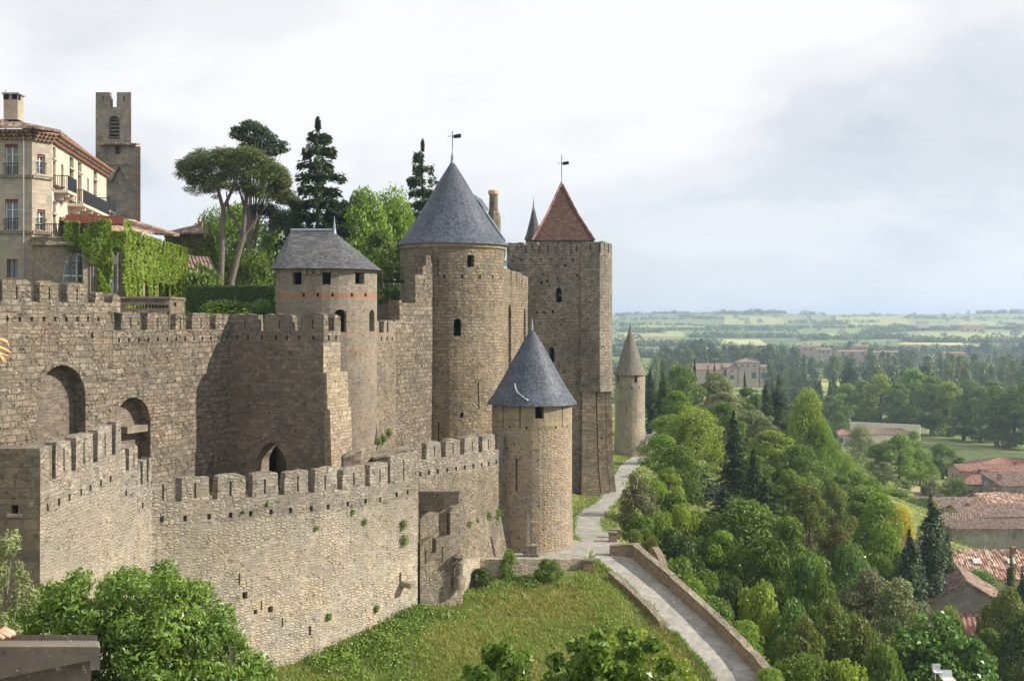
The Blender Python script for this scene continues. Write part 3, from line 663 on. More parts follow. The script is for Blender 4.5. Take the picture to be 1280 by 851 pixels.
# ------------------------------------------------------------------ outer curtain wall
GW = 'outer curtain walls'
rt = root('curtain_wall', (OUT.p[0].x, OUT.p[0].y, EYE-19), 'sunlit pale rubble outer wall, nearest one, with merlons stepping down from the left edge', 'wall', GW)
s_a, s_b, s_c, s_d = OUT.su(50), OUT.su(151), OUT.su(172), OUT.su(189)
zb_near = lambda q: EYE-21
fort_wall(rt, OUT, 0, s_b, zb_near, lambda q: EYE-5.12+.4*q/s_b, ug(OUT, [(61.5, 69.5), (88.8, 94.5), (116, 121.7), (139.5, 144)]), 1.5, 1.3, mat='rubble_pale')
fort_wall(rt, OUT, s_b, s_c, zb_near, EYE-6.0, ug(OUT, [(156.8, 161)]), 1.2, 1.3)
fort_wall(rt, OUT, s_c, s_d, zb_near, EYE-6.9, ug(OUT, [(175.5, 178), (183.5, 185.5)]), 1.2, 1.3, slits=False)
zz = {s_d: -7.9, OUT.su(215): -7.98, OUT.su(300): -8.11, OUT.su(400): -8.3, OUT.su(487): -8.44}
def ztop(q): return EYE+float(np.interp(q, list(zz.keys()), list(zz.values())))
s_e = OUT.su(487.5)
oldholes = [rect(OUT.su(u), OUT.su(u)+w, OUT.z(OUT.su(u), v1), OUT.z(OUT.su(u), v0)) for u, v0, v1, w in
            ((298, 717, 731, .1), (303, 740, 749, .3), (317, 762, 768, .22), (335, 758, 766, .3), (326, 750, 762, .08), (352, 772, 784, .1), (386, 782, 794, .16))]
fort_wall(rt, OUT, s_d, s_e, zb_near, ztop, ug(OUT, [(216.5, 227), (261.8, 271.7), (306.8, 315.3), (347.7, 355.7), (385.3, 393), (421, 427.8), (456, 462), (484.5, 487.4)]), 1.3, 1.15, put=1.35, bat=None, openings=oldholes)
fort_wall(rt, OUT, s_e, OUT.L, zb_near, EYE-8.05, [], 1.8, .9)
# dark return wall at the left end, facing the viewer
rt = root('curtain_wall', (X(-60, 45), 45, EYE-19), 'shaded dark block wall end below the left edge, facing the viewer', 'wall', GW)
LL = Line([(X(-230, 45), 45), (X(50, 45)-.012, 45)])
m = MB(); qa = LL.su(14); m.slab(rect(0, LL.L, EYE-21, EYE-5.16), [rect(qa, qa+.28, Z(642, 45), Z(631, 45))], LL.mp(), 1.2); m.build('wall_face', 'shade_ashlar', rt)
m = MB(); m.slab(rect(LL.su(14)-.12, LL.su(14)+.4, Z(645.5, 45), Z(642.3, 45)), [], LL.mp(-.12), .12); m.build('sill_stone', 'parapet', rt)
# far part of the outer wall up to the conical tower
rt = root('curtain_wall', (FAR.p[1].x, FAR.p[1].y, EYE-17), 'sunlit grey rubble outer wall running up to the blue conical tower', 'wall', GW)
fz = lambda q: EYE+float(np.interp(q, [0, FAR.c[1], FAR.L], [-8.55, -7.9, -7.92]))
fort_wall(rt, FAR, 0, FAR.L, EYE-18.4, fz, ug(FAR, [(463, 470), (499.6, 505.5), (526.5, 532.7), (551, 557), (575, 580.3), (598, 602.8), (618.6, 623)]), 1.2, 1.15, mat='rubble_grey', put=.85, bat=(Z(640, 76), .16))
m = MB(); a = FAR.at(FAR.su(629))[0]; b = FAR.at(FAR.su(639))[0]
0 and m.hexa([(a.x+.3, a.y-.5, EYE-17), (b.x+.7, b.y-.8, EYE-17), (b.x, b.y+.6, EYE-17), (a.x, a.y+.3, EYE-17), (a.x+.03, a.y-.06, EYE-8.4), (b.x+.05, b.y-.1, EYE-8.4), (b.x, b.y+.5, EYE-8.4), (a.x, a.y+.3, EYE-8.4)])

# two short shaded parapet walls on the wall walk
for (u0, u1, d, v0, lab) in ((429, 451, 68.2, 564.5, 'short shaded parapet block rising behind the outer wall, left of the two'), (466, 508, 69.6, 565.5, 'short shaded parapet block behind the outer wall, right of the two, near the corner')):
    rt = root('parapet_block', (X(u0, d), d, EYE-11.5), lab, 'parapet', 'shaded parapet blocks on the outer wall walk')
    l = Line([(X(u0, d), d), (X(u1, d+.4), d+.4), (X(u1+(19 if u1 < 460 else 2), d+2.4), d+2.4)])
    m = MB(); top = Z(v0, d); m.slab([(0, EYE-12), (l.L, EYE-12), (l.L, top+.02), (l.c[1], top), (0, top-.45)], [], l.mp(), .5, [l.c[1]]); m.build('wall_face', 'ashlar', rt)
    m = MB(); m.slab([(0, top-.45), (l.c[1], top), (l.L, top+.02), (l.L, top+.16), (l.c[1], top+.14), (0, top-.32)], [], l.mp(-.06), .62, [l.c[1]]); m.build('coping', 'parapet', rt)
# small barbican where the wall steps back
BB = root('gate_bastion', (X(530, 69.5), 69.5, EYE-17.6), 'small stepped stone bastion with a dark arch, set in the corner of the outer wall', 'bastion')
lb = Line([(X(525.5, 69.0), 69.0), (X(562, 69.9), 69.9), (X(578.5, 70.6), 70.6)])
zt = lambda u, v: lb.z(lb.su(u), v)
pts = [(lb.su(525.5), EYE-19), (lb.su(578.5), EYE-19), (lb.su(578.5), zt(578, 631)), (lb.su(566), zt(566, 634)), (lb.su(563), zt(563, 640)), (lb.su(563), zt(563, 668)), (lb.su(545.2), zt(545, 674)), (lb.su(545.2), zt(545, 690)), (lb.su(539), zt(539, 692)), (lb.su(539), zt(539, 671)), (lb.su(525.5), zt(526, 680))]
m = MB(); m.slab(pts, [rect(lb.su(531), lb.su(531)+.08, zt(531, 705), zt(531, 688)), rect(lb.su(552), lb.su(552)+.08, zt(552, 703), zt(552, 683))], lb.mp(), .55, [lb.c[1]]); m.build('outer_parapet', 'rubble_grey', BB)
lc = Line([(X(523.5, 71.3), 71.3), (X(573.5, 71.3), 71.3)])
zc_ = lambda v: Z(v, 71.3)
m = MB(); m.slab(rect(0, lc.L, EYE-18, zc_(616)), [arch(lc.su(524.5), lc.su(557), EYE-15.4, zc_(655), zc_(639))], lc.mp(), .45); m.build('arch_wall', 'shade_ashlar', BB)
m = MB(); m.slab(rect(-.05, lc.L+.1, zc_(616), zc_(613.4)), [], lc.mp(-.05), .6); m.build('coping', 'parapet', BB)
m = MB(); l2 = Line([(X(560, 69.9), 69.95), (X(567, 71.25), 71.25)]); m.slab(rect(0, l2.L, EYE-17, Z(634, 72)), [], l2.mp(.1), .5); m.build('side_wall', 'shade_ashlar', BB)
# stone water spout on the near wall
q = OUT.su(503); p, n = OUT.at(q); zc0 = OUT.z(q, 728)
rt = root('water_spout', (p.x, p.y, zc0), 'small stone water spout jutting from the outer wall above the grass', 'spout')
m = MB(); m.beam((p.x+n.x*.2, p.y+n.y*.2, zc0), (p.x-n.x*.7+.1, p.y-n.y*.7, zc0-.1), .45, .32); 0 and m.hexa([(p.x-n.x*.9-.2, p.y-n.y*.9, zc0-.18), (p.x-n.x*.9+.2, p.y-n.y*.9, zc0-.18), (p.x+.28, p.y+.1, zc0-.25), (p.x-.28, p.y+.1, zc0-.25), (p.x-n.x*.95-.2, p.y-n.y*.95, zc0), (p.x-n.x*.95+.2, p.y-n.y*.95, zc0), (p.x+.28, p.y+.1, zc0+.1), (p.x-.28, p.y+.1, zc0+.1)]); m.build('spout_stone', 'concrete', rt)
m = MB(); m.box((p.x-.12, p.y-.1, zc0+.38), (.14, .3, .5)); m.build('bracket', 'ashlar', rt)
# worn stone figure at the foot of the bastion
rt = root('stone_statue', (X(573, 72), 72, terr(X(573, 72), 71.6)), 'worn stone statue standing at the foot of the small bastion', 'statue')
x0, y0, z0 = X(574, 69.9), 69.9, Z(724, 69.9)
m = MB(); m.lathe(x0, y0, [(.36, z0-.6), (.36, z0+.15), (.26, z0+.25), (.24, z0+.7), (.30, z0+1.0), (.2, z0+1.12), (.12, z0+1.15)], 14); m.build('torso', 'parapet', rt, smooth=True)
m = MB(); m.blob((x0, y0, z0+1.3), (.17, .19, .22), 12); m.build('head', 'parapet', rt, smooth=True)
m = MB(); m.lathe(x0, y0, [(.42, z0+1.4), (.40, z0+1.47), (.2, z0+1.6), (.02, z0+1.63)], 14); m.build('hat', 'parapet', rt, smooth=True)
# low retaining wall, wayside cross
rt = root('retaining_wall', (X(650, 76.5), 76.5, EYE-17.6), 'low sunlit rubble retaining wall between the grass slope and the conical tower', 'wall')
lr = Line([(X(577, 72.2), 72.2), (X(600, 75.6), 75.6), (X(665, 76.4), 76.4), (X(736, 77.4), 77.4)])
m = MB(); m.slab([(0, EYE-18.6), (lr.L, EYE-18.4), (lr.L, Z(699, 77.4))]+[(lr.L*(1-i/14), lr.z(lr.L*(1-i/14), 698.5+1.2*(i/14))+rng.uniform(-.06, .06)) for i in range(1, 14)]+[(0, Z(700, 73.4))], [], lr.mp(), .7, lr.c[1:-1]); m.build('wall_face', 'rubble_pale', rt)
m = MB(); poly = inner(lr, .5)+[(X(738, 82), 82), (X(716, 84), 84), (X(630, 84), 84), (X(575, 76), 76)]; m.prism(poly, EYE-18, EYE-16.42)
m.build('tower_terrace', 'gravel')['kind'] = 'structure'
rt = root('wayside_cross', (X(663, 77.8), 77.8, EYE-16.42), 'weathered stone cross on a square pedestal at the foot of the conical tower', 'cross')
x0, y0, z0 = X(663.5, 77.8), 77.8, EYE-16.45
m = MB(); m.box((x0, y0, z0+.15), (1.1, 1.0, .3)); m.prism([(x0-.4, y0-.4), (x0+.4, y0-.4), (x0+.4, y0+.4), (x0-.4, y0+.4)], z0+.3, z0+.85); m.build('pedestal', 'parapet', rt)
m = MB(); m.hexa([(x0-.3, y0-.16, z0+.85), (x0-.02, y0-.16, z0+.85), (x0-.02, y0+.12, z0+.85), (x0-.3, y0+.12, z0+.85), (x0-.25, y0-.1, z0+2.95), (x0-.1, y0-.1, z0+2.95), (x0-.1, y0+.05, z0+2.95), (x0-.25, y0+.05, z0+2.95)]); m.box((x0-.18, y0-.02, z0+2.45), (.62, .13, .14)); m.build('cross_shaft', 'hotel_front', rt)

# ------------------------------------------------------------------ tower with the blue conical roof, in front
def round_tower(rt, c, mat, z0, z1, holes, eave, roofprof, roofmat, seg=40, thick=.6, flare=None, rseg=40, rname='conical_roof'):
    c.shell(rt, 'tower_shaft', mat, z0, z1, holes, thick, seg, flare)
    m = MB(); m.lathe(c.cx, c.cy, roofprof, rseg, ru=eave*.7); m.build(rname, roofmat, rt, smooth=False)
    m = MB(); m.lathe(c.cx, c.cy, [(0.0, z1-.12), (c.r-thick-.02, z1-.12)], 24); m.build('ceiling', 'wood_grey', rt)
T1 = Cyl(X(665, 82), 82, 2.93)
rt = root('round_tower', (T1.cx, T1.cy, EYE-16.6), 'slender round tower with a blue slate cone, beside the footpath at the outer wall end', 'tower')
d1 = 79.3
up = [T1.hole(674.5, .62, 507, 523, 79.3)]+[rect(T1.su(u)-.045, T1.su(u)+.045, Z(535, 79.5), Z(508, 79.5)) for u in (629, 650, 703)]+[T1.hole(u, .16, 533, 536, d1) for u in (637, 658, 695, 709)]
zring = Z(537.5, 79.2)
T1.shell(rt, 'upper_shaft', 'tower_smooth', zring, Z(503, 82), up, .55)
T1.shell(rt, 'lower_shaft', 'rubble_ochre', EYE-17.4, zring, [rect(T1.su(645.5)-.07, T1.su(645.5)+.07, Z(614, 79.5), Z(572, 79.5))], .6, flare=(Z(640, 79), .03))
ze = Z(504, 82)
m = MB(); m.lathe(T1.cx, T1.cy, [(2.9, ze-.02), (3.3, ze), (3.27, ze+.07), (2.75, ze+.8), (2.2, ze+1.75), (1.45, ze+3.1), (.7, ze+4.45), (.13, ze+5.35)], 40, ru=2.6); m.build('conical_roof', 'slate_blue', rt)
finial(rt, T1.cx, T1.cy, ze+5.2, 1.05, 'lead', .11)
m = MB(); a = R(-118); m.tube([(T1.cx+r*math.cos(a+t), T1.cy+r*math.sin(a+t), ze+z) for r, z, t in ((2.36, 1.55, -.08), (2.52, 1.25, -.02), (2.75, .95, .08), (3.02, .55, .3), (3.1, .42, .38))], .07, 6); m.build('lead_flashing', 'zinc', rt, smooth=True)

# ------------------------------------------------------------------ inner wall
GI = 'inner curtain walls'
rt = root('curtain_wall', (*Apt(-9), EYE-11), 'brown rusticated inner wall with two deep arched recesses, at the left', 'wall', GI)
q0 = 0; q1 = LA.su(131); q1b = LA.su(140.5)
A = lambda u, v: (LA.su(u), LA.z(LA.su(u), v))
def niche(u0, u1, vt, vs, zb): return arch(LA.su(u0), LA.su(u1), zb, LA.z(LA.su((u0+u1)/2), vs), LA.z(LA.su((u0+u1)/2), vt), n=14)
ho = [niche(47, 107, 456, 500, EYE-9.5), niche(143, 188, 496.5, 530, EYE-10.4)]
fz1 = EYE+2.15
m1 = [rect(LA.su(u), LA.su(u)+w, LA.z(LA.su(u), v1), LA.z(LA.su(u), v0)) for u, v0, v1, w in ((114, 416, 423, .16),)]
# body in two heights, the niches cut through a 1.4 m skin and backed by a second face
def zA(q): return fz1-2.35 if q < q1b-.01 else EYE+.5-1.95
brk = [(0, EYE-12), (LA.L, EYE-12), (LA.L, zA(LA.L)), (q1b, EYE+.5-1.95), (q1b, fz1-2.35), (0, fz1-2.35)]
m = MB(); m.slab(brk, ho+m1, LA.mp(), .85); m.build('wall_face', 'rusticated', rt)
m = MB(); m.slab(rect(0, LA.L, EYE-12, EYE-1.9), [], LA.mp(.86), .7); m.build('niche_back', 'ashlar', rt)
nd = LA.at(LA.su(174)); m = MB(); m.slab(rect(LA.su(161), LA.su(186.5), LA.z(LA.su(174), 540.5), LA.z(LA.su(174), 532)), [], LA.mp(.1), .75); m.build('ledge', 'parapet', rt)
def put_slab(rt, line, a, b, z0, z1, mat, n, h=.26, w=.16, thick=.45):
    holes = [rect(a+(b-a)*(i+.5)/n, a+(b-a)*(i+.5)/n+w, z0+.12, z0+.12+h) for i in range(n)]
    m = MB(); m.slab(rect(a, b, z0, z1), holes, line.mp(-.03), thick); m.build('parapet', mat, rt)
def merlons(rt, line, segs, zs, zt, mat='rusticated', slit=True, thick=.45, low=0.0):
    for a, b in segs:
        a, b = line.su(a), line.su(b); m = MB(); sl = []
        if slit and b-a > .8: c = (a+b)/2; sl = [rect(c-.05, c+.05, zs+.1-low, zt-.35)]
        m.slab(rough_top(a, b, zs, zt, .04), sl, line.mp(-.03), thick); m.build('merlon', mat, rt)
put_slab(rt, LA, 0, q1b, fz1-2.35, fz1-1.15, 'rusticated', 11)
merlons(rt, LA, [(2, 38.5), (49.3, 73), (83.5, 108.5)], fz1-1.15, fz1)
merlons(rt, LA, [(118.3, 130)], fz1-1.15, EYE+1.68, slit=False)
c = LA.su(146); m = MB(); m.slab(arch(LA.su(140.6), LA.su(151), EYE+.45, EYE+1.1, EYE+1.55), [], LA.mp(.02), 1.2); m.build('rounded_end', 'rusticated', rt)
put_slab(rt, LA, q1b, LA.L, EYE+.5-1.95, EYE+.5-1.1, 'rusticated', 13)
merlons(rt, LA, [(131, 142), (151, 175), (183.5, 210), (219, 231.5), (239.5, 262), (269.3, 287)], EYE-.6, EYE+.5)
# shaded end of the inner wall beyond the left edge
rt = root('curtain_wall', (-30, 58, EYE-11), 'dark shaded wall end at the left edge, standing behind the blond curls', 'wall', GI)
e0 = LA.p[0]; m = MB(); m.slab(rect(0, 9, EYE-12, EYE+2.16), [], Line([(e0.x-9.0, e0.y-.1), (e0.x-.01, e0.y-.1)]).mp(), 1.2); m.build('wall_face', 'shade_ashlar', rt)
# projecting wall B, in shade
rt = root('curtain_wall', (-15, 73, EYE-11), 'shaded frontal wall with a pointed archway, left of the small round tower', 'wall', GI)
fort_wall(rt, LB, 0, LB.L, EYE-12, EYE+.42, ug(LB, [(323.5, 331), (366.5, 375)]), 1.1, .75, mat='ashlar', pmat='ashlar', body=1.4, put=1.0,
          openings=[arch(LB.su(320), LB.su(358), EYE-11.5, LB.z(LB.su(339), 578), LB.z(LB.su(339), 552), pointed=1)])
m = MB(); m.slab(rect(LB.su(330), LB.su(331)+2.6, EYE-11.2, EYE-7), [], Line([(X(326, 75), 75.2), (X(375, 75), 76.0)]).mp(), .2); m.build('passage_wall', 'hotel_side', rt)  # pale stone stands in for sunlight beyond the archway
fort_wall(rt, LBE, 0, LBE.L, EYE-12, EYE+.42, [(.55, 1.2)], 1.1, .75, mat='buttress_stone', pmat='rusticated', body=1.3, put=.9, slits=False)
for (v0, v1, o, o2) in ((466, 512, .28, .2), (512, 590, .6, .45)):   # stepped buttress
    d0 = 71.6; m = MB(); e = LBE
    a, n = e.at(.1); b, _ = e.at(e.L+.55); zt_, zb_ = Z(v0, d0), Z(v1+2, d0)
    m.hexa([(a.x-n.x*o, a.y-n.y*o-.1, zb_), (b.x-n.x*o, b.y-n.y*o, zb_), (b.x, b.y, zb_), (a.x, a.y, zb_), (a.x-n.x*o2, a.y-n.y*o2-.1, zt_), (b.x-n.x*o2, b.y-n.y*o2, zt_), (b.x, b.y, zt_), (a.x, a.y, zt_)]); m.build('buttress', 'buttress_stone', rt)

# ------------------------------------------------------------------ small tower with the horseshoe slate roof
rt = root('horseshoe_tower', (X(407, 82), 82, EYE-11), 'round brick-banded tower with a low hipped grey slate roof behind the shaded wall', 'tower')
cx, cy, r = X(412, 82), 82.0, 3.45
lx0 = X(341.5, 79); pl = [(lx0, cy+r)]+[(lx0+1.9-1.9*math.cos(R(a)), cy-r+1.5-1.5*math.sin(R(a))) for a in (0, 20, 40, 60, 80)]+[(cx+r*math.cos(R(a)), cy+r*math.sin(R(a))) for a in range(-90, 91, 10)]
LT = Line(pl+[pl[0]], closed=True)
LT = Line(pl+[(pl[0][0]+.01, pl[0][1])], closed=False)
dT = 78.9
def th(u0, u1, v0, v1, headed=False):
    a, b = LT.su(u0), LT.su(u1); d = LT.d((a+b)/2); return arch((a+b)/2-min(b-a, .9)/2, (a+b)/2+min(b-a, .9)/2, Z(v1, d), Z(v0, d)-min(b-a, .9)*.5, Z(v0, d)) if headed else rect(a, b, Z(v1, d), Z(v0, d))
ho = [th(365.5, 377, 340.5, 355.5), th(402.5, 413.5, 340.5, 355.5), th(444, 455.5, 340.5, 355), th(417.5, 433, 386.5, 415, True), th(461.5, 468, 387, 414, True), th(358, 372, 387, 412, True)]
ho += [th(u, u+3, 366.3, 370.8) for u in (361, 378, 395.5, 414, 438.5, 455.5)]
ho += [rect(LT.c[0]+3.4, LT.c[0]+4.4, Z(355, 79), Z(340, 79))]
m = MB(); m.slab(rect(0, LT.L, EYE-12, Z(334, 82)), ho, LT.mp(), .5, LT.c[1:-1]); m.build('tower_shaft', 'roman_masonry', rt)
for u in (356, 381, 388, 398, 418): # corbels
    m = MB(); q = LT.su(u); p, n = LT.at(q); m.box((p.x-n.x*.1, p.y-n.y*.1, Z(340.5, 79)), (.26, .3, .3))
    m.build('corbel', 'parapet', rt)
    m = MB()
m = MB(); zf = Z(357, 79); m.prism(inner(LT, .52)[:-1], zf-.1, zf); m.build('floor', 'wood_grey', rt)
ze = Z(336, 79); NL = 6; ev = [tuple(LT.p[i]-LT.n[i]*.42) for i in range(len(LT.p)-1)]; zr = Z(288.5, 82); rA = Vector((X(363, 82), 82.1, zr)); rB = Vector((X(415.5, 82), 82.0, zr))
m = MB(); n = len(ev)
for i in range(n):
    a, b = Vector((*ev[i], ze)), Vector((*ev[(i+1) % n], ze)); L0 = (b-a).length
    q0, q1 = (rA if i in (0, n-1) and i == 0 else rB), rB
    if i < NL-1: tri = [a, b, rA]
    elif i == NL-1: tri = [a, b, rB, rA]
    elif i == n-1: tri = [a, b, rA, rB]
    else: tri = [a, b, rB]
    h = (Vector(tri[2])-(a+b)/2).length
    if i in (NL-1, n-1): off = rng.random()*5; m.face(tri, [(0, 0), (L0, 0), (L0-.3, h), (L0*.35, h)])
    elif i == 0: m.face(tri, [(0, 0), (L0, 0), (L0/2, h)])
    else: m.face(tri, [(i*L0, 0), (i*L0+L0, 0), (i*L0+L0/2, h)])
m.face([Vector((*p, ze-.005)) for p in ev[::-1]]); m.build('slate_roof', 'slate_grey', rt)
m = MB(); m.tube([tuple(rA+Vector((0, 0, .05))), tuple(rB+Vector((0, 0, .05)))], .11, 8); m.build('ridge_capping', 'lead', rt)
finial(rt, X(418, 82), 82, zr, 1.05, 'lead', .10)

# ------------------------------------------------------------------ wall C and the stepped ramp wall
rt = root('curtain_wall', (LC.p[0].x, LC.p[0].y, EYE-11), 'sunlit inner wall climbing in steps to the tall blue-roofed tower', 'wall', GI)
s1 = LC.c[1]
fort_wall(rt, LC, -1.0, s1, EYE-12, lambda q: Z(400, 85)-.0, ug(LC, [(473.5, 479.5), (483.5, 485.5)]), .95, .75, mat='rubble_grey', pmat='roman_masonry', slits=False, body=1.2, put=.8)
su = LC.su; zC = lambda u, v: LC.z(su(u), v)
st = [(s1, EYE-12), (LC.L, EYE-12), (LC.L, zC(540, 340)), (su(539.3), zC(539, 320)), (su(532.5), zC(534, 319.5)), (su(532.5), zC(532, 332)), (su(528.5), zC(528, 332)), (su(528.5), zC(528, 343)), (su(519.3), zC(519, 344)), (su(519.3), zC(519, 378.5)), (su(499.5), zC(499, 379)), (su(499.5), zC(499, 400)), (s1, zC(495, 400))]
m = MB(); m.slab(st, [rect(su(u), su(u)+.14, zC(u, v+4), zC(u, v)) for u, v in ((503, 402), (512, 396), (523, 366), (530, 350))], LC.mp(), 1.0); m.build('stepped_wall', 'rusticated', rt)
for (ua, ub, v0, v1) in ((494.7, 499.5, 375, 402), (511, 519.2, 343.5, 379), (532, 539, 312, 333)):
    a = LC.at(su(ua))[0]; b = LC.at(su(ub))[0]; d = b.y; m = MB()
    m.slab(rect(0, .9, Z(v1, d), Z(v0, d)), [], Line([(b.x-.9, b.y+.3), (b.x, b.y+.02)]).mp(), .5); m.build('step_end', 'ashlar', rt)
m = MB(); b = LC.at(su(536))[0]; m.box((b.x-2.6, b.y+2.2, EYE+1.2), (4.2, 2.0, .25)); m.box((b.x-3.4, b.y+1.4, EYE-1), (3, 1.6, 4.2)); m.build('stair_block', 'ashlar', rt)
rt = root('iron_railing', (X(490, 94), 94, EYE+2.6), 'thin dark iron railing on the stair landing left of the tall blue-roofed tower', 'railing')
m = MB(); z0 = Z(352, 94)
for i in range(9): m.tube([(X(482+i*2.6, 94), 94, z0), (X(482+i*2.6, 94), 94, Z(334, 94))], .025, 4)
for v in (334, 343): m.tube([(X(481, 94), 94, Z(v, 94)), (X(504, 94), 94, Z(v, 94))], .03, 4)
m.beam((X(480, 94), 94, z0), (X(505, 94), 94, z0), .9, .2); m.build('rails', 'iron', rt)

# ------------------------------------------------------------------ tall round tower with the blue cone
T2 = Cyl(X(565.5, 97), 97, 4.5)
rt = root('round_tower', (T2.cx, T2.cy, EYE-11), 'tall broad round tower with the biggest blue slate cone, beside a chimney', 'tower')
d2 = 92.7
h2 = [T2.hole(588.5, .62, 319, 333.5, d2), T2.hole(572, .62, 398, 420, d2, True), T2.hole(577, .25, 515, 522, d2)]
h2 += [T2.hole(u, .2, 343.5, 347.5, d2) for u in (555, 578, 600, 616, 626)]+[rect(T2.su(u)-.05, T2.su(u)+.05, Z(v1, d2), Z(v0, d2)) for u, v0, v1 in ((547.5, 324, 346), (597.5, 478, 512), (549, 528, 552))]
T2.shell(rt, 'tower_shaft', 'tower_stone', EYE-12, Z(311, 97), h2, .7, 44, flare=(Z(440, 93), .03))
T2b = Cyl(T2.cx, T2.cy, 4.62); T2b.shell(rt, 'cornice', 'tower_smooth', Z(312.5, 97), Z(306.5, 97), [], .5, 44)
ze = Z(308, 97)
m = MB(); m.lathe(T2.cx, T2.cy, [(4.4, ze-.03), (4.85, ze), (4.8, ze+.09), (3.95, ze+1.1), (3.05, ze+2.45), (2.1, ze+4.05), (1.1, ze+5.75), (.18, ze+7.2)], 28, ru=4.0); m.build('conical_roof', 'slate_blue', rt)
finial(rt, T2.cx, T2.cy, ze+7.1, 1.5, 'lead', .17, vane=True, rod=1.35)
m = MB(); hx, hy = X(617, 98.6), 98.6
def rp(r_, a, z): return Vector((T2.cx+r_*math.cos(a), T2.cy+r_*math.sin(a), ze+z))
aa = math.atan2(hy-1.2-T2.cy, hx-T2.cx)
m.tube([rp(1.75, aa-.35, 4.45), rp(2.35, aa-.15, 3.95), rp(2.95, aa, 3.1)], [.14, .3, .34], 6); m.build('roof_saddle', 'lead', rt)
m = MB(); m.tube([rp(2.6, aa-.12, 3.3), rp(3.4, aa-.08, 2.2), rp(4.6, aa-.03, .45)], .12, 5); m.build('gutter', 'lead', rt)
rt = root('round_chimney', (hx, hy, EYE+5), 'tall stone chimney with octagonal base rising beside the biggest blue cone', 'chimney')
m = MB(); m.lathe(hx, hy, [(.62, EYE+4), (.62, Z(271, hy)), (.40, Z(263, hy))], 8); m.build('base', 'ashlar', rt)
m = MB(); m.lathe(hx, hy, [(.40, Z(264, hy)), (.37, Z(243, hy))], 14); m.build('flue', 'ashlar', rt)
m = MB(); m.lathe(hx, hy, [(.37, Z(244, hy)), (.48, Z(243, hy)), (.48, Z(239, hy)), (.42, Z(238, hy)), (0, Z(238, hy))], 14); m.build('cap', 'ochre_wall', rt)

# ------------------------------------------------------------------ wall D and the square tower
rt = root('curtain_wall', (LD.p[1].x, LD.p[1].y, EYE-17), 'narrow sunlit wall between the biggest blue-roofed tower and the square tower', 'wall', GI)
fD = lambda q: EYE+float(np.interp(q, [0, LD.L], [4.75, 4.35]))
dz = lambda u, v: LD.z(LD.su(u), v)
fort_wall(rt, LD, 0, LD.L, EYE-18, fD, ug(LD, [(638.2, 639), (645.3, 646), (652, 652.7)]), 1.5, .6, mat='tower_stone', pmat='tower_stone', body=1.2, put=0, jit=.03,
          openings=[arch(LD.su(635.5), LD.su(639), dz(637, 620), dz(637, 395), dz(637, 380)), arch(LD.su(654.5), LD.su(657), dz(655, 620), dz(655, 400), dz(655, 385))])
m = MB(); m.slab(rect(0, LD.L, EYE-18, EYE+2), [], LD.mp(.6), .3); m.build('recess_back', 'tower_stone', rt)
rt = root('square_tower', (4, 117, EYE-17.4), 'tallest square tower of grey-brown stone with a ribbed corner turret', 'tower')
LS = Line([(-.5, 122), (-.5, 112), (7.2, 112), (9.3, 114), (9.3, 122), (-.5, 122.01)], closed=True)
f0, f1, f2, f3 = LS.c[1], LS.c[2], LS.c[3], LS.c[4]; zS = Z(302.5, 112)
def sh(u, w, v0, v1, headed=False): q = LS.su(u); return arch(q-w/2, q+w/2, Z(v1, 112), Z(v0, 112)-w*.5, Z(v0, 112)) if headed else rect(q-w/2, q+w/2, Z(v1, 112), Z(v0, 112))
hs = [sh(698.5, .55, 360, 378, True), sh(689.5, .55, 434, 453, True)]+[sh(u, .26, v, v+3.2) for u, v in ((671, 389), (680, 389), (691, 388), (706, 330), (722, 343), (726, 346), (677, 352), (684, 350))]
rr_ = random.Random(3); hs += [sh(664+rr_.random()*60, .18, v, v+2) for v in (342, 347, 356, 368, 404, 412, 470, 520, 560)]
m = MB(); m.slab(rect(0, LS.L, EYE-18.5, zS-2.2), hs, LS.mp(), 1.0, LS.c[1:-1]); m.build('tower_body', 'square_tower', rt)
m = MB(); m.slab(rect(0, LS.L, zS-2.2, zS-1.15), [sh(u, .2, 323, 326) for u in (650, 664, 676, 690, 703, 716)], LS.mp(-.02), .5, LS.c[1:-1]); m.build('parapet', 'square_tower', rt)
q = 0.4
for (a, b) in [(0.2, 2.0), (2.5, 4.4), (4.9, 6.8), (7.3, 9.8)]+[(LS.su(x0), LS.su(x1)) for x0, x1 in ((636, 655.5), (658.5, 672.5), (677, 694), (698, 712), (715, 727))]+[(f2+.5, f2+2.3), (f2+2.8, f2+4.6), (f2+5.1, f2+7.4), (f3+.3, f3+2.3), (f3+2.8, f3+4.8), (f3+5.3, f3+7.3), (f3+7.8, f3+9.6)]:
    m = MB(); c = (a+b)/2; m.slab(rough_top(a, b, zS-1.15, zS, .05), [rect(c-.06, c+.06, zS-1.0, zS-.3)], LS.mp(-.02), .5, [x for x in LS.c if a < x < b]); m.build('merlon', 'square_tower', rt)
m = MB(); m.prism([(-.1, 112.4), (7, 112.4), (9, 114.2), (9, 121.6), (-.1, 121.6)], zS-2.5, zS-2.1); m.build('roof_terrace', 'ashlar', rt)
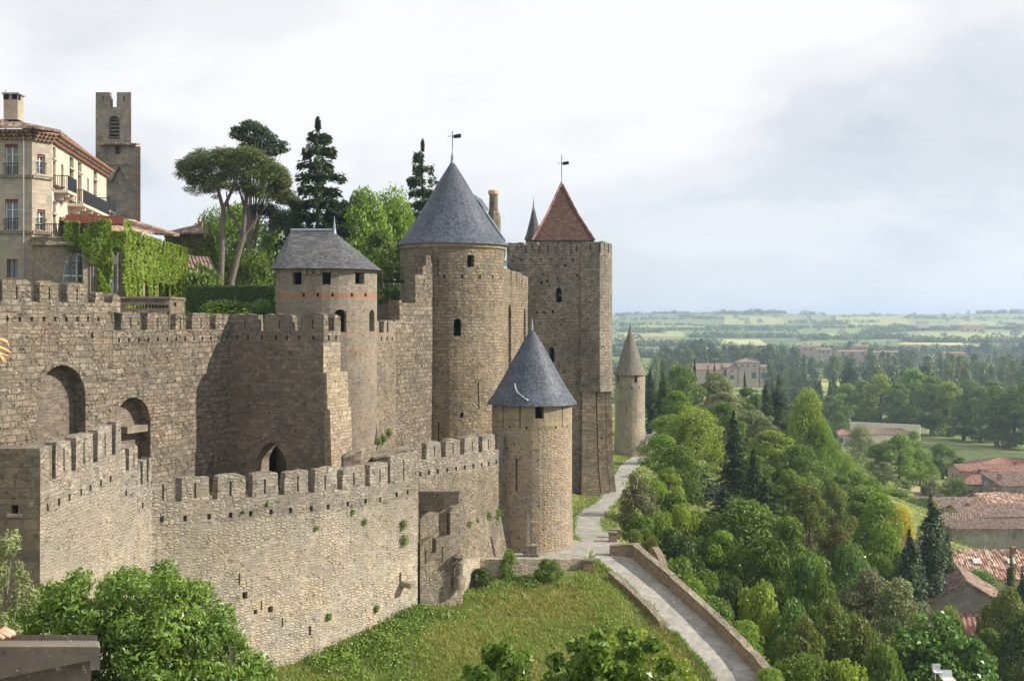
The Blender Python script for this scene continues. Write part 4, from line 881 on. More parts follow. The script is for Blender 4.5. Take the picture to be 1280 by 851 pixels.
# corner turret and its three ribs
LU = Line([(6.75, 115), (6.85, 111.75), (8.75, 111.6), (9.75, 112.7), (10.25, 114.6), (10.3, 117.6), (8, 118.4)])
m = MB(); m.slab(rect(0, LU.L, Z(487, 112), Z(316, 112)), [], LU.mp(), .6, LU.c[1:-1], ()); 
tp = m.build('corner_turret', 'square_tower', rt)
m = MB(); m.slab(rect(0, LU.L, Z(489.5, 112), Z(483, 112)), [], LU.mp(-.12), .7, LU.c[1:-1]); m.build('corbel_course', 'parapet', tp)
m = MB(); m.prism([(p[0], p[1]) for p in inner(LU, .3)], Z(488, 112), Z(486, 112)); m.build('turret_floor', 'ashlar', tp); m = MB(); m.prism([(p[0], p[1]) for p in inner(LU, .3)], Z(318, 112), Z(316, 112)); m.build('turret_floor', 'ashlar', tp)
for i in range(1, 6):
    a, b = LU.c[i]+.12, LU.c[i+1]-.12 if i < 5 else LU.c[i+1]-.3
    m = MB(); m.slab(rough_top(a, b, Z(316, 112), Z(302 if i < 3 else 303, 112), .04), [rect((a+b)/2-.05, (a+b)/2+.05, Z(314, 112), Z(305, 112))], LU.mp(), .5); m.build('merlon', 'square_tower', tp)
zt_ = Z(489, 112); zb_ = EYE-18.2
for (xa, xb, yf, xc, xd, yg, mt) in ((7.0, 8.35, 111.75, 6.85, 8.85, 110.9, 'buttress_stone'), (8.5, 9.3, 112.3, 8.98, 9.85, 111.7, 'buttress_stone'), (9.45, 10.05, 113.5, 9.98, 10.6, 113.1, 'buttress_stone')):
    m = MB(); zm = (zt_+zb_)/2-2
    def lx_(t, p, q): return p+(q-p)*t
    for (ta, tb, z0, z1) in ((0, .35, zm, zt_), (.38, 1, zb_, zm)):
        m.hexa([(lx_(tb, xa, xc), lx_(tb, yf, yg), z0), (lx_(tb, xb, xd), lx_(tb, yf, yg), z0), (lx_(tb, xb, xd), 118, z0), (lx_(tb, xa, xc), 118, z0),
                (lx_(ta, xa, xc), lx_(ta, yf, yg), z1), (lx_(ta, xb, xd), lx_(ta, yf, yg), z1), (lx_(ta, xb, xd), 118, z1), (lx_(ta, xa, xc), 118, z1)])
    m.build('rib_buttress', mt, rt)
m = MB(); m.prism([(6.9, 112.2), (9.0, 112.8), (9.9, 114.4), (9.9, 118), (7, 118)], zb_, zt_); m.build('turret_core', 'square_tower', rt)
# red pyramid roof on its drum
zr = Z(300, 113.6); bx0, bx1, by0, by1 = 2.05, 8.4, 113.6, 119.9; ax, ay = X(702, 116.7), 116.7
m = MB(); m.prism([(bx0+.45, by0+.45), (bx1-.45, by0+.45), (bx1-.45, by1-.45), (bx0+.45, by1-.45)], zS-2.3, zr); m.build('roof_drum', 'tower_smooth', rt)
m = MB()
ringz = [(1.0, zr-.03), (.93, zr+.35), (.5, zr+2.75), (.03, Z(231, 116.7))]
for (k0, z0), (k1, z1) in zip(ringz, ringz[1:]):
    c0 = [(ax+(x-ax)*k0, ay+(y-ay)*k0, z0) for x, y in ((bx0, by0), (bx1, by0), (bx1, by1), (bx0, by1))]; c1 = [(ax+(x-ax)*k1, ay+(y-ay)*k1, z1) for x, y in ((bx0, by0), (bx1, by0), (bx1, by1), (bx0, by1))]
    for i in range(4): j = (i+1) % 4; m.face([c0[i], c0[j], c1[j], c1[i]])
m.face([(bx0, by1, zr-.03), (bx1, by1, zr-.03), (bx1, by0, zr-.03), (bx0, by0, zr-.03)]); m.build('pyramid_roof', 'red_shingle', rt)
m = MB()
for i, (x, y) in enumerate(((bx0, by0), (bx1, by0), (bx1, by1), (bx0, by1))):
    m.tube([(ax+(x-ax)*k, ay+(y-ay)*k, z+.04) for k, z in ringz], .1, 5)
m.build('hip_tiles', 'tile_red', rt)
finial(rt, ax, ay, Z(231, 116.7)-.15, .9, 'lead', .15, vane=True, rod=2.35)
# slate spike of the stair turret
sx, sy = X(667, 121), 121
m = MB(); m.lathe(sx, sy, [(.85, zS-2.3), (.85, Z(299, 121))], 8); m.build('stair_turret', 'square_tower', rt)
m = MB(); m.lathe(sx, sy, [(.7, Z(299.5, 121)), (1.02, Z(300, 121)), (.75, Z(291, 121)), (.4, Z(275, 121)), (.12, Z(260, 121))], 8, ru=1); m.build('spire', 'slate_grey', rt)
finial(rt, sx, sy, Z(261, 121), 1.3, 'lead', .11)

# ------------------------------------------------------------------ far round tower
T3 = Cyl(X(787.5, 160), 160, 2.12)
rt = root('round_tower', (T3.cx, T3.cy, EYE-18.5), 'distant small round tower with a brown stone-tiled cone at the bend of the path', 'tower')
h3 = [T3.hole(u, .42, 468.5, 478, 158.2) for u in (772.5, 795)]+[T3.hole(u, .18, 483, 486, 158) for u in (777, 790, 799)]+[T3.hole(783, .12, 507, 514, 158), T3.hole(795, .07, 500, 533, 158)]
T3.shell(rt, 'tower_shaft', 'pale_tower', EYE-20.5, Z(467, 160), h3, .5, 32, flare=(Z(530, 158), .05))
ze = Z(468, 160); m = MB(); m.lathe(T3.cx, T3.cy, [(2.1, ze-.02), (2.4, ze), (2.36, ze+.1), (1.75, ze+1.5), (.95, ze+4.0), (.1, ze+6.5)], 28, ru=2.2); m.build('conical_roof', 'stone_shingle', rt)
finial(rt, T3.cx, T3.cy, ze+6.4, 1.3, 'stone_shingle', .13)

# ------------------------------------------------------------------ low walls along the footpath
gz = terr_mesh
def low_wall(label, pts, h, mat='path_wall_stone', thick=.45, name='path_wall', cop=True):
    """pts: (u, v of the wall top, distance)"""
    l = Line([(X(u, d), d) for u, v, d in pts]); tz = [Z(v, d) for u, v, d in pts]
    rt = root(name, (l.p[0].x, l.p[0].y, tz[0]-h), label, 'wall', 'low walls along the footpath')
    f = lambda q: float(np.interp(q, l.c, tz)); n = max(3, int(l.L/.8)); qs = [l.L*i/n for i in range(n+1)]
    cuts = l.c[1:-1]
    m = MB(); m.slab([(q, f(q)-h) for q in qs]+[(q, f(q)-.06+rng.uniform(-.02, .02)) for q in qs[::-1]], [], l.mp(), thick, cuts); m.build('wall_face', mat, rt)
    if cop:
        m = MB(); m.slab([(q, f(q)-.08) for q in qs]+[(q, f(q)+rng.uniform(0, .05)) for q in qs[::-1]], [], l.mp(-.05), thick+.1, cuts); m.build('coping', 'parapet', rt)
    return rt
def edge(u, d, side, off): # top pixel row for a wall standing beside the path
    return 0
# right-hand wall: follows the path edge
def path_edge(i0, i1, off, hgt, step=1):
    out = []
    for i in range(i0, i1, step):
        t = PC[min(i+1, len(PC)-1), :2]-PC[max(i-1, 0), :2]; t /= np.hypot(*t); nn = np.array([t[1], -t[0]])
        p = PC[i, :2]+nn*(PC[i, 3]*off/abs(off)+off); z = PC[i, 2]+hgt; out.append((640+F*p[0]/p[1], 400-F*z/p[1], p[1]))
    return out
e = path_edge(0, 36, .2, .9, 3)
# path direction runs away from the viewer, so the right side has a positive offset
low_wall('long low rubble wall along the valley side of the gravel path', e, 2.6)
e2 = path_edge(33, 43, .2, 1.0, 2); low_wall('higher stub of low wall at the top of the path, beside the steps', e2, 2.4)
l0 = e2[-1]
low_wall('short cross wall with a dark niche at the head of the path wall', [(762, l0[1]+2.5, l0[2]+.2), (774, l0[1]+1.5, l0[2]+.15), (l0[0]+3, l0[1], l0[2])], 1.6)
e3 = path_edge(27, 38, -.15, .35, 2)
low_wall('low kerb wall on the grass side of the gravel path', e3[::-1] if False else e3, 1.2, thick=.35)
for (u, v, d, sz, lab) in ((735, 704, 77.3, (.75, .75, .8), 'squat stone block ending the kerb wall beside the retaining wall'), (766, 684, 84.3, (.6, .6, .8), 'small stone bollard in front of the short cross wall'), (769, 678, 85.8, (.75, .6, .7), 'dark rounded stone on the ground behind the short cross wall')):
    x, y = X(u, d), d; z = gz(x, y); rt = root('stone_block', (x, y, z), lab, 'stone block'); m = MB()
    a, b, h = sz[0]/2, sz[1]/2, sz[2]; m.hexa([(x-a, y-b, z-.2), (x+a, y-b, z-.2), (x+a, y+b, z-.2), (x-a, y+b, z-.2), (x-a*.9, y-b*.9, z+h*.8), (x+a*.9, y-b*.9, z+h*.8), (x+a*.9, y+b*.9, z+h*.85), (x-a*.9, y+b*.9, z+h*.85)]); m.build('block', 'path_wall_stone', rt)
    m = MB(); m.box((x, y, z+h*.8+.1), (a*2.1, b*2.1, .16)); m.build('cap', 'parapet', rt)
# ruined wall fragment below the path
d = 80; x, y = X(822, d), d; z = gz(x, y)
rt = root('ruined_wall', (x, y, z), 'leaning ruined wall fragment in the bushes just right of the path', 'wall')
lw = Line([(X(812, 83), 83), (X(829, 78), 78)]); m = MB(); m.slab([(0, EYE-22), (lw.L, EYE-22), (lw.L, Z(725, 78)), (lw.L*.75, Z(702, 79)), (lw.L*.4, Z(690, 80.5)), (lw.L*.15, Z(684, 82)), (0, Z(686, 83))], [], lw.mp(), .5, [lw.L*.4]); m.build('wall_face', 'path_wall_stone', rt)

# ------------------------------------------------------------------ hotel behind the inner wall
def facade(rt, name, mat, pts, z0, z1, holes, thick=.45):
    l = Line(pts); m = MB(); m.slab(rect(0, l.L, z0, z1), holes, l.mp(), thick, l.c[1:-1]); m.build(name, mat, rt); return l
def window_unit(rt, line, s0, s1, z0, z1, frame='white_paint', lintel=None, shutter=False, mull=1, rows=3, headed=False, rail=False):
    m = MB(); w = .07; dep = .22
    m.slab(rect(s0, s1, z0, z1), [rect(s0+w, s1-w, z0+w, z1-w)], line.mp(dep), .08)
    for i in range(1, mull+1): c = s0+(s1-s0)*i/(mull+1); m.slab(rect(c-.04, c+.04, z0+w, z1-w), [], line.mp(dep+.004), .06)
    for i in range(1, rows): c = z0+(z1-z0)*i/rows; m.slab(rect(s0+w, s1-w, c-.02, c+.02), [], line.mp(dep+.008), .05)
    f = m.build('window', frame, rt)
    m = MB(); m.slab(rect(s0+.01, s1-.01, z0+.01, z1-.01), [], line.mp(dep+.085), .02); m.build('pane', 'glass', f)
    if lintel:
        m = MB(); m.slab(rect(s0-.02, s1+.02, z1-.2, z1), [], line.mp(.1), .1); m.build('blind_box', lintel, f)
    m = MB(); m.slab(rect(s0-.15, s1+.15, z0-.16, z0), [], line.mp(-.1), .3); m.build('sill', 'hotel_front', f)
    if rail:
        m = MB(); m.slab(rect(s0-.1, s1+.1, z0+.85, z0+.9), [], line.mp(-.12), .04)
        n = int((s1-s0)/.16)
        for i in range(n+1): q = s0+(s1-s0)*i/n; m.slab(rect(q-.015, q+.015, z0, z0+.86), [], line.mp(-.12), .03)
        m.build('rail', 'iron', f)
    return f
HX = [(X(-230, 86.5), 86.5), (X(40, 86.5), 86.5)]; HC = [HX[1], (X(65, 88), 88)]; HS = [HC[1], (X(133, 109), 109)]
rt = root('hotel', (X(40, 88), 88, EYE-1.6), 'cream stone hotel with red-framed windows and a low tiled roof at the left', 'hotel')
LF, LCH, LSI = Line(HX), Line(HC), Line(HS)
zt1 = Z(163, 87)
def wr(l, u0, u1, v0, v1):   # window rectangle seen between pixel columns, for a line
    a, b = l.su(u0), l.su(u1); d = l.d((a+b)/2); return (a, b, Z(v1, d), Z(v0, d))
W = []
for (l, key, us) in ((LF, 'f', ((-60, -43), (-28, -11), (6, 22.5))),):
    for (a, b) in us:
        for (v0, v1) in ((180, 219), (249, 288)): W.append((l, wr(l, a, b, v0, v1), dict(lintel='red_paint', rail=True)))
W.append((LF, wr(LF, 8.5, 22, 324, 347), dict(frame='wood_grey', rows=2)))
for (v0, v1) in ((193, 218), (262, 288)): W.append((LCH, wr(LCH, 46.5, 56.5, v0, v1), dict(lintel='red_paint', rail=True)))
side = [(65.9, 69.6, 184, 198, 0), (65.9, 69.6, 202, 236, 1), (76.5, 79.5, 206, 232, 1), (87, 92, 197, 210, 0), (87, 92, 213, 246, 1), (97.5, 102, 203, 215, 0), (97.5, 102, 219, 252, 1), (109, 111.2, 223, 240, 1), (117, 121, 214, 224, 0), (117, 121, 227, 255, 1),
        (65.9, 69.6, 252, 266, 0), (65.9, 69.6, 268, 287, 0), (77.5, 79.5, 272, 287, 0), (88.5, 92.5, 262, 275, 0), (98, 102, 265, 276, 0)]
for a, b, v0, v1, red in side: W.append((LSI, wr(LSI, a, b, v0, v1), dict(frame='shutter_red' if red else 'wood_grey', rows=2)))
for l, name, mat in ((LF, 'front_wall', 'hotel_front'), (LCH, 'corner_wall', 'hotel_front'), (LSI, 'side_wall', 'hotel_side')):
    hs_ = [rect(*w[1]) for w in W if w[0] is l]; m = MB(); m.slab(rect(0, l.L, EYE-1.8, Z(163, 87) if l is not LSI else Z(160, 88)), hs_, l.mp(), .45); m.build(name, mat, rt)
for l, w, k in W: window_unit(rt, l, *w, **k)
for v in (221.5, 291):    # string courses
    m = MB(); z = Z(v, 87); m.slab(rect(0, LF.L, z-.12, z+.12), [], LF.mp(-.14), .2); m.slab(rect(0, LCH.L, z-.12, z+.12), [], LCH.mp(-.15), .2); m.build('string_course', 'parapet', rt)
m = MB(); m.tube([(X(28, 86), 86.2, zt1-.2), (X(28, 86), 86.2, EYE-1.5)], .045, 7); m.build('drainpipe', 'zinc', rt)
def tile_roof(rt, name, A_, B_, C_, D_, mat='tile_aged', per=.42, amp=.09):
    """A,B along the eave, C,D along the top (D above A): corrugated canal tiles running up the slope"""
    A_, B_, C_, D_ = map(Vector, (A_, B_, C_, D_)); w = (B_-A_).length; n = max(4, int(w/per)*4); h = ((D_-A_).length+(C_-B_).length)/2
    nr = (B_-A_).cross(D_-A_).normalized() if (D_-A_).length > .01 else (B_-A_).cross(C_-A_).normalized()
    if nr.z < 0: nr = -nr
    k = max(2, int(h/.5)); m = MB(); top = []
    for j in range(k+1):
        t = j/k; row = []
        for i in range(n+1):
            s = i/n; p = (A_*(1-s)+B_*s)*(1-t)+(D_*(1-s)+C_*s)*t; wv = abs(math.cos(math.pi*i/4)); row.append(p+nr*(amp*wv))
        top.append(row)
    for j in range(k):
        for i in range(n):
            m.face([top[j][i], top[j][i+1], top[j+1][i+1], top[j+1][i]], [(w*i/n, h*j/k), (w*(i+1)/n, h*j/k), (w*(i+1)/n, h*(j+1)/k), (w*i/n, h*(j+1)/k)])
    a, b, c, d = A_-nr*.14, B_-nr*.14, C_-nr*.14, D_-nr*.14
    m.face([d, c, b, a]); m.face([a, b]+[p for p in top[0][::-1]]); m.face([b, c, top[-1][-1], top[0][-1]]); m.face([c, d]+[p for p in top[-1]]); m.face([d, a, top[0][0], top[-1][0]])
    return m.build(name, mat, rt)
# low hipped roof with deep eaves
ze = Z(160, 86); e1 = Vector((X(-240, 85.4), 85.4, ze)); e2 = Vector((X(43, 85.4), 85.4, ze)); e3 = Vector((X(74, 87.6), 87.6, ze+.05)); e4 = Vector((X(135.5, 109.6), 109.6, ze+.05))
pk = Vector((X(6, 95), 95.5, ze+2.3)); pk2 = Vector((X(85, 109), 106, ze+2.2)); pkl = Vector((X(-240, 95), 95.5, ze+2.3))
tile_roof(rt, 'roof', e1, e2, pk, pkl, 'tile_pale'); tile_roof(rt, 'roof', e2, e3, pk+Vector((.01, .02, 0)), pk, 'tile_aged'); tile_roof(rt, 'roof', e3, e4, pk2, pk, 'tile_aged')
for l, m_ in ((LF, 'terracotta'), (LCH, 'terracotta'), (LSI, 'terracotta')):   # stepped tile cornice under the eaves
    for i in range(3):
        z = ze-.18-.24*i; m = MB(); pr = .75-.22*i
        m.slab(rect(-.2 if i == 0 else 0, l.L+.1, z-.1, z), [], l.mp(-pr), pr+.02)
        n = int(l.L/.35)
        for k in range(n): q = l.L*(k+.5)/n; m.slab(rect(q-.1, q+.1, z-.2, z-.1), [], l.mp(-pr+.04), pr)
        m.build('cornice', 'terracotta' if i != 1 else 'tile_aged', rt)
x, y = X(17, 92), 92
m = MB(); m.box((x, y, Z(128, 92)-.4), (1.15, 1.1, 2.2)); c = m.build('chimney', 'hotel_front', rt)
m = MB(); m.box((x, y, Z(118.6, 92)), (1.4, 1.35, .12)); m.build('chimney_cap', 'zinc', c)
m = MB()
for sx_ in (-.35, .35): m.box((x+sx_, y-.61, Z(122.5, 92)), (.42, .06, .45)); 
m.box((x+.63, y-.3, Z(122.5, 92)), (.04, .35, .45)); m.build('flue_opening', 'void_shade', c)  # near-black plates carry the shade inside the flue openings
m = MB(); m.tube([(X(7, 92), 92, ze), (X(7, 92), 92, Z(112, 92))], .05, 5); m.build('aerial_mast', 'zinc', rt)
def balcony(l, u0, u1, v0, v1, out=1.1):
    a, b = l.su(u0), l.su(u1); d = l.d((a+b)/2); zb, zt_ = Z(v1, d), Z(v1, d)+1.15
    m = MB(); m.slab(rect(a, b, zb-.22, zb), [], l.mp(-out), out); bc = m.build('balcony', 'hotel_side', rt)
    m = MB(); m.slab(rect(a, b, zb+.05, zt_), [], l.mp(-out), .05)
    p0, n0 = l.at(a); n = 8
    for k in range(n): o = out*k/n; m.slab(rect(a, a+.04, zb, zt_), [], l.mp(-o-.02), .035)
    m.slab(rect(a, a+.05, zt_-.05, zt_+.01), [], l.mp(-out+.01), out); m.build('railing', 'iron', bc)
    m = MB(); k = max(2, int((b-a)/2.4))
    for i in range(k):
        q = a+(b-a)*(i+.5)/k
        m.slab(rect(q-.16, q+.16, zb-.75, zb-.22), [], l.mp(-out*.55), out*.55); m.slab(rect(q-.14, q+.14, zb-.5, zb-.22), [], l.mp(-out*.9), out*.4)
    m.build('bracket', 'hotel_side', bc)
balcony(LSI, 67, 78.5, 222, 240); balcony(LSI, 84, 118.5, 236, 262, 1.3); balcony(LSI, 122, 130, 250, 264)
# projecting ground-floor pavilion with a curved corner
pv = Line([(X(38, 83.5), 83.8), (X(60, 83), 83), (X(112, 84.2), 84.2), (X(128, 86), 86)])
a, b = pv.su(78), pv.su(114); dd = 83.7
m = MB(); m.slab(rect(0, pv.L, EYE-2, Z(296, dd)), [arch(a, b, Z(353, dd), Z(345, dd), Z(316.5, dd), n=14)], pv.mp(), .5, pv.c[1:-1]); m.build('pavilion_wall', 'hotel_rough', rt)
for v0, v1, o in ((303, 307, .32), (296, 298.5, .12)):
    m = MB(); m.slab(rect(-.1, pv.L, Z(v1, dd), Z(v0, dd)), [], pv.mp(-o), .5, pv.c[1:-1]); m.build('string_course', 'parapet', rt)
f = MB(); f.slab(arch(a-.02, b+.02, Z(353, dd), Z(345, dd), Z(316.3, dd), n=14), [arch(a+.1, b-.1, Z(352, dd), Z(345, dd), Z(317.8, dd), n=14)], pv.mp(.25), .1)
c = (a+b)/2; f.slab(rect(c-.05, c+.05, Z(352, dd), Z(318, dd)), [], pv.mp(.25), .08); f.slab(rect(a+.1, b-.1, Z(345.5, dd), Z(343.5, dd)), [], pv.mp(.24), .08)
f.slab(rect(c+.6, c+.68, Z(352, dd), Z(322, dd)), [], pv.mp(.25), .08)
w_ = f.build('window', 'white_paint', rt); m = MB(); m.slab(arch(a, b, Z(353, dd), Z(345, dd), Z(316.6, dd), n=14), [], pv.mp(.34), .03); m.build('pane', 'glass', w_)
m = MB(); m.slab(rect(.2, pv.L-.1, Z(281.5, dd), Z(280.3, dd)), [], pv.mp(.1), .05, pv.c[1:-1]); n = int(pv.L/.17)
for i in range(n): q = .2+i*.17; m.slab(rect(q, q+.03, Z(296, dd), Z(281, dd)), [], pv.mp(.1), .03)
m.build('terrace_railing', 'iron', rt)
m = MB(); m.prism([(X(40, 84), 84.1), (X(112, 84.7), 84.7), (X(128, 86.5), 86.5), (X(128, 100), 104), (X(70, 90), 88.6), (X(44, 88), 86.8)], Z(300, dd), Z(296.5, dd)); m.build('terrace_floor', 'hotel_rough', rt)
m = MB(); m.slab(rect(0, 4.3, Z(281, 90), Z(271, 90)), [], Line([(X(82, 88.2), 88.2), (X(126, 89), 89)]).mp(), 1.2); m.build('awning', 'awning', rt)

# ivy-clad wing
rt = root('hotel_wing', (X(170, 92), 92, EYE-1.6), 'low hotel wing smothered in bright green creeper, with arched windows', 'building')
WG = Line([(X(104, 82.5), 82.5), (X(153, 84), 84), (X(231, 108), 108)]); zw = Z(290, 84)
a, b = WG.su(138), WG.su(152); ops = [arch(a, b, EYE-1.8, Z(328, 83.5), Z(316, 83.5))]
for (u0, u1) in ((182, 189), (207, 211)): a2, b2 = WG.su(u0), WG.su(u1); ops.append(arch(a2, b2, EYE-1.8, EYE+3.0, EYE+3.9))
m = MB(); m.slab(rect(0, WG.L, EYE-2, zw-1.1), ops, WG.mp(), .4, WG.c[1:-1]); m.build('wing_wall', 'hotel_rough', rt)
f = MB(); f.slab(rect(a, b, EYE-1.8, Z(317, 83.5)), [rect(a+.08, (a+b)/2-.03, EYE-1.7, Z(330, 83.5)), rect((a+b)/2+.03, b-.08, EYE-1.7, Z(330, 83.5))], WG.mp(.3), .06); w_ = f.build('french_window', 'white_paint', rt)
m = MB(); m.slab(rect(a, b, EYE-1.8, Z(317, 83.5)), [], WG.mp(.37), .02); m.build('pane', 'glass', w_)
n = 13; sA = WG.c[1]
for i in range(n):   # battlement-like piers along the roof terrace
    q = sA+(WG.L-sA)*(i+.2)/n; m = MB(); m.slab(rect(q, q+(WG.L-sA)/n*.6, zw-1.1, zw), [], WG.mp(.02), .38); m.build('terrace_pier', 'hotel_side', rt)
m = MB(); r0 = Vector((X(120, 90), 89, Z(286, 89))); r1 = Vector((X(228, 114), 113, Z(294, 113))); 
tile_roof(rt, 'roof', r0, r1, r1+Vector((-5.5, 2.5, 1.7)), r0+Vector((-5.5, 2.5, 1.75)), 'tile_pale', .5, .11)
m = MB(); m.prism([(r0.x-.3, r0.y), (r1.x-.3, r1.y), (r1.x-5.2, r1.y+3), (r0.x-5.2, r0.y+3)], EYE-1.8, lambda x, y: Z(288, 89)-.2+(y-89)*.02); m.build('rear_wall', 'hotel_rough', rt)
rt2 = root('creeper_house', (X(235, 122), 122, EYE-1.6), 'dark creeper-covered house with a slim chimney, behind the umbrella pine trunks', 'house')
hx = [(X(206, 118), 118), (X(252, 117), 117), (X(266, 124), 124), (X(214, 126), 126)]
m = MB(); m.prism(hx, EYE-2, Z(292, 118)); m.build('wall', 'hotel_rough', rt2)
c0 = [Vector((*p, Z(293, 118))) for p in ((X(203, 117), 117), (X(254, 116), 116), (X(270, 124.5), 124.5), (X(212, 127), 127))]
tile_roof(rt2, 'roof', c0[0], c0[1], c0[1]+Vector((-1.5, 3, 1.0)), c0[0]+Vector((1.5, 4, 1.0)), 'tile_aged', .4); tile_roof(rt2, 'roof', c0[1], c0[2], c0[1]+Vector((-1.4, 3.3, 1.0)), c0[1]+Vector((-1.5, 3, 1.0)), 'tile_aged', .4)
m = MB(); m.box((X(250.5, 120), 120, Z(288, 120)), (.45, .45, 1.9)); m.build('chimney', 'brick_red', rt2)
rt2 = root('garden_pavilion', (X(255, 110), 110, EYE-1.6), 'low tiled garden shed roof behind the clipped hedge by the pine trunks', 'shed')
m = MB(); m.prism([(X(222, 112), 112), (X(268, 111), 111), (X(270, 115), 115), (X(224, 116), 116)], EYE-2, Z(336, 111)); m.build('wall', 'ochre_wall', rt2)
tile_roof(rt2, 'roof', (X(219, 111), 111, Z(340, 111)), (X(272, 110), 110, Z(343, 110)), (X(262, 114), 114, Z(322, 114)), (X(214, 115), 115, Z(318, 115)), 'tile_aged', .4)

# church tower
rt = root('church_tower', (X(147, 132), 132, EYE-1.6), 'square grey church tower with battlements and a louvred arched belfry window', 'tower')
d = 130.0; CT = Line([(X(119.5, d)-.0, d+4.4), (X(119.5, d), d), (X(164, d), d), (X(163.5, d+4.4)+.0, d+4.4), (X(119.5, d), d+4.41)], closed=True)
c1_, c2_ = CT.c[1], CT.c[2]; us = lambda u: CT.c[1]+(u-119.5)/44.5*(c2_-c1_)
m = MB(); m.slab(rect(0, CT.L, EYE-2, Z(134, d)), [arch(us(135), us(150.5), Z(174, d), Z(153, d), Z(145, d))], CT.mp(), .6, CT.c[1:-1]); m.build('belfry', 'church_stone', rt)
for (u0, u1) in ((119.6, 137.5), (146.5, 163.9)): m = MB(); m.slab(rect(us(u0), us(u1), Z(134.02, d), Z(115.5, d)), [rect(us((u0+u1)/2)-.1, us((u0+u1)/2)+.1, Z(127, d), Z(120, d))], CT.mp(), .5); m.build('merlon', 'church_stone', rt)
L_ = CT.c[3]-CT.c[2]
for q0_ in (CT.c[2]+.5, CT.c[2]+2.6, CT.c[3]+.1, CT.c[3]+2.4, .1, 2.4): m = MB(); m.slab(rect(q0_, q0_+1.6, Z(134.02, d), Z(115.5, d)), [], CT.mp(.002), .5); m.build('merlon', 'church_stone', rt)
m = MB()
for i in range(6): z = Z(172-i*4.6, d); m.beam((X(143, d), d+.25, z), (X(143, d), d+.55, z+.18), 1.5, .07)
m.build('louvre', 'wood_grey', rt)
d = 127.0; CP = [(X(125, d), d), (X(169.5, d), d), (X(169, d+3), d+3), (X(126, d+3), d+3)]
lw_ = Line([CP[0], CP[1], CP[2]]); uq = lambda u: (u-125)/44.5*lw_.c[1]
m = MB(); m.slab(rect(0, lw_.L, EYE-2, Z(179, d)), [rect(uq(144), uq(151.5), Z(193, d), Z(182, d))], lw_.mp(), .6, [lw_.c[1]]); m.build('lower_stage', 'church_stone', rt)
m = MB(); m.slab(rect(-.1, lw_.L, Z(206, d), Z(203.5, d)), [], lw_.mp(-.0), .6); m.slab(rect(uq(135), uq(158), Z(207, d), Z(204.5, d)), [], lw_.mp(-.55), .6)
m.slab([(uq(137), Z(226, d)), (uq(139), Z(226, d)), (uq(147), Z(208, d)), (uq(155), Z(226, d)), (uq(157), Z(226, d)), (uq(157.5), Z(207.02, d)), (uq(136), Z(207.02, d))], [], lw_.mp(-.45), .46); m.build('canopy', 'church_stone', rt)
tile_roof(rt, 'tile_capping', (X(122.5, d), d-.5, Z(180.5, d)), (X(172, d), d-.5, Z(180.5, d)), (X(169, d), d+2, Z(177, d)), (X(125, d), d+2, Z(177, d)), 'tile_pale', .4)
m = MB(); m.prism([(X(126, 127), 128), (X(172, 127), 128), (X(172, 131), 131), (X(126, 131), 131)], EYE-2, Z(181.5, 127)); m.build('stair_turret', 'church_stone', rt)

# small brick balustrade on the inner wall, hedges
rt = root('brick_balustrade', (X(190, 76), 76, EYE), 'low stone parapet box with a row of small brick openings, below the creeper', 'parapet')
bl = Line([(X(151, 74), 74), (X(212, 74.6), 74.6), (X(230.5, 78.5), 78.5)]); o = [arch(bl.su(u), bl.su(u)+.2, Z(385, 74), Z(383.2, 74), Z(380.6, 74), n=5) for u in np.arange(155, 207, 4.3)]+[rect(bl.su(217), bl.su(220.5), Z(383, 76), Z(378, 76))]
m = MB(); m.slab(rect(0, bl.L, EYE-1.9, Z(373.5, 74)), o, bl.mp(), .35, [bl.c[1]]); m.build('wall_face', 'shade_ashlar', rt)
m = MB(); m.slab(rect(-.06, bl.L+.05, Z(373.5, 74), Z(370.5, 74)), [], bl.mp(-.08), .55, [bl.c[1]]); m.slab(rect(-.06, bl.c[1], Z(391, 74), Z(387, 74)), [], bl.mp(-.05), .1); m.build('coping', 'shade_ashlar', rt)

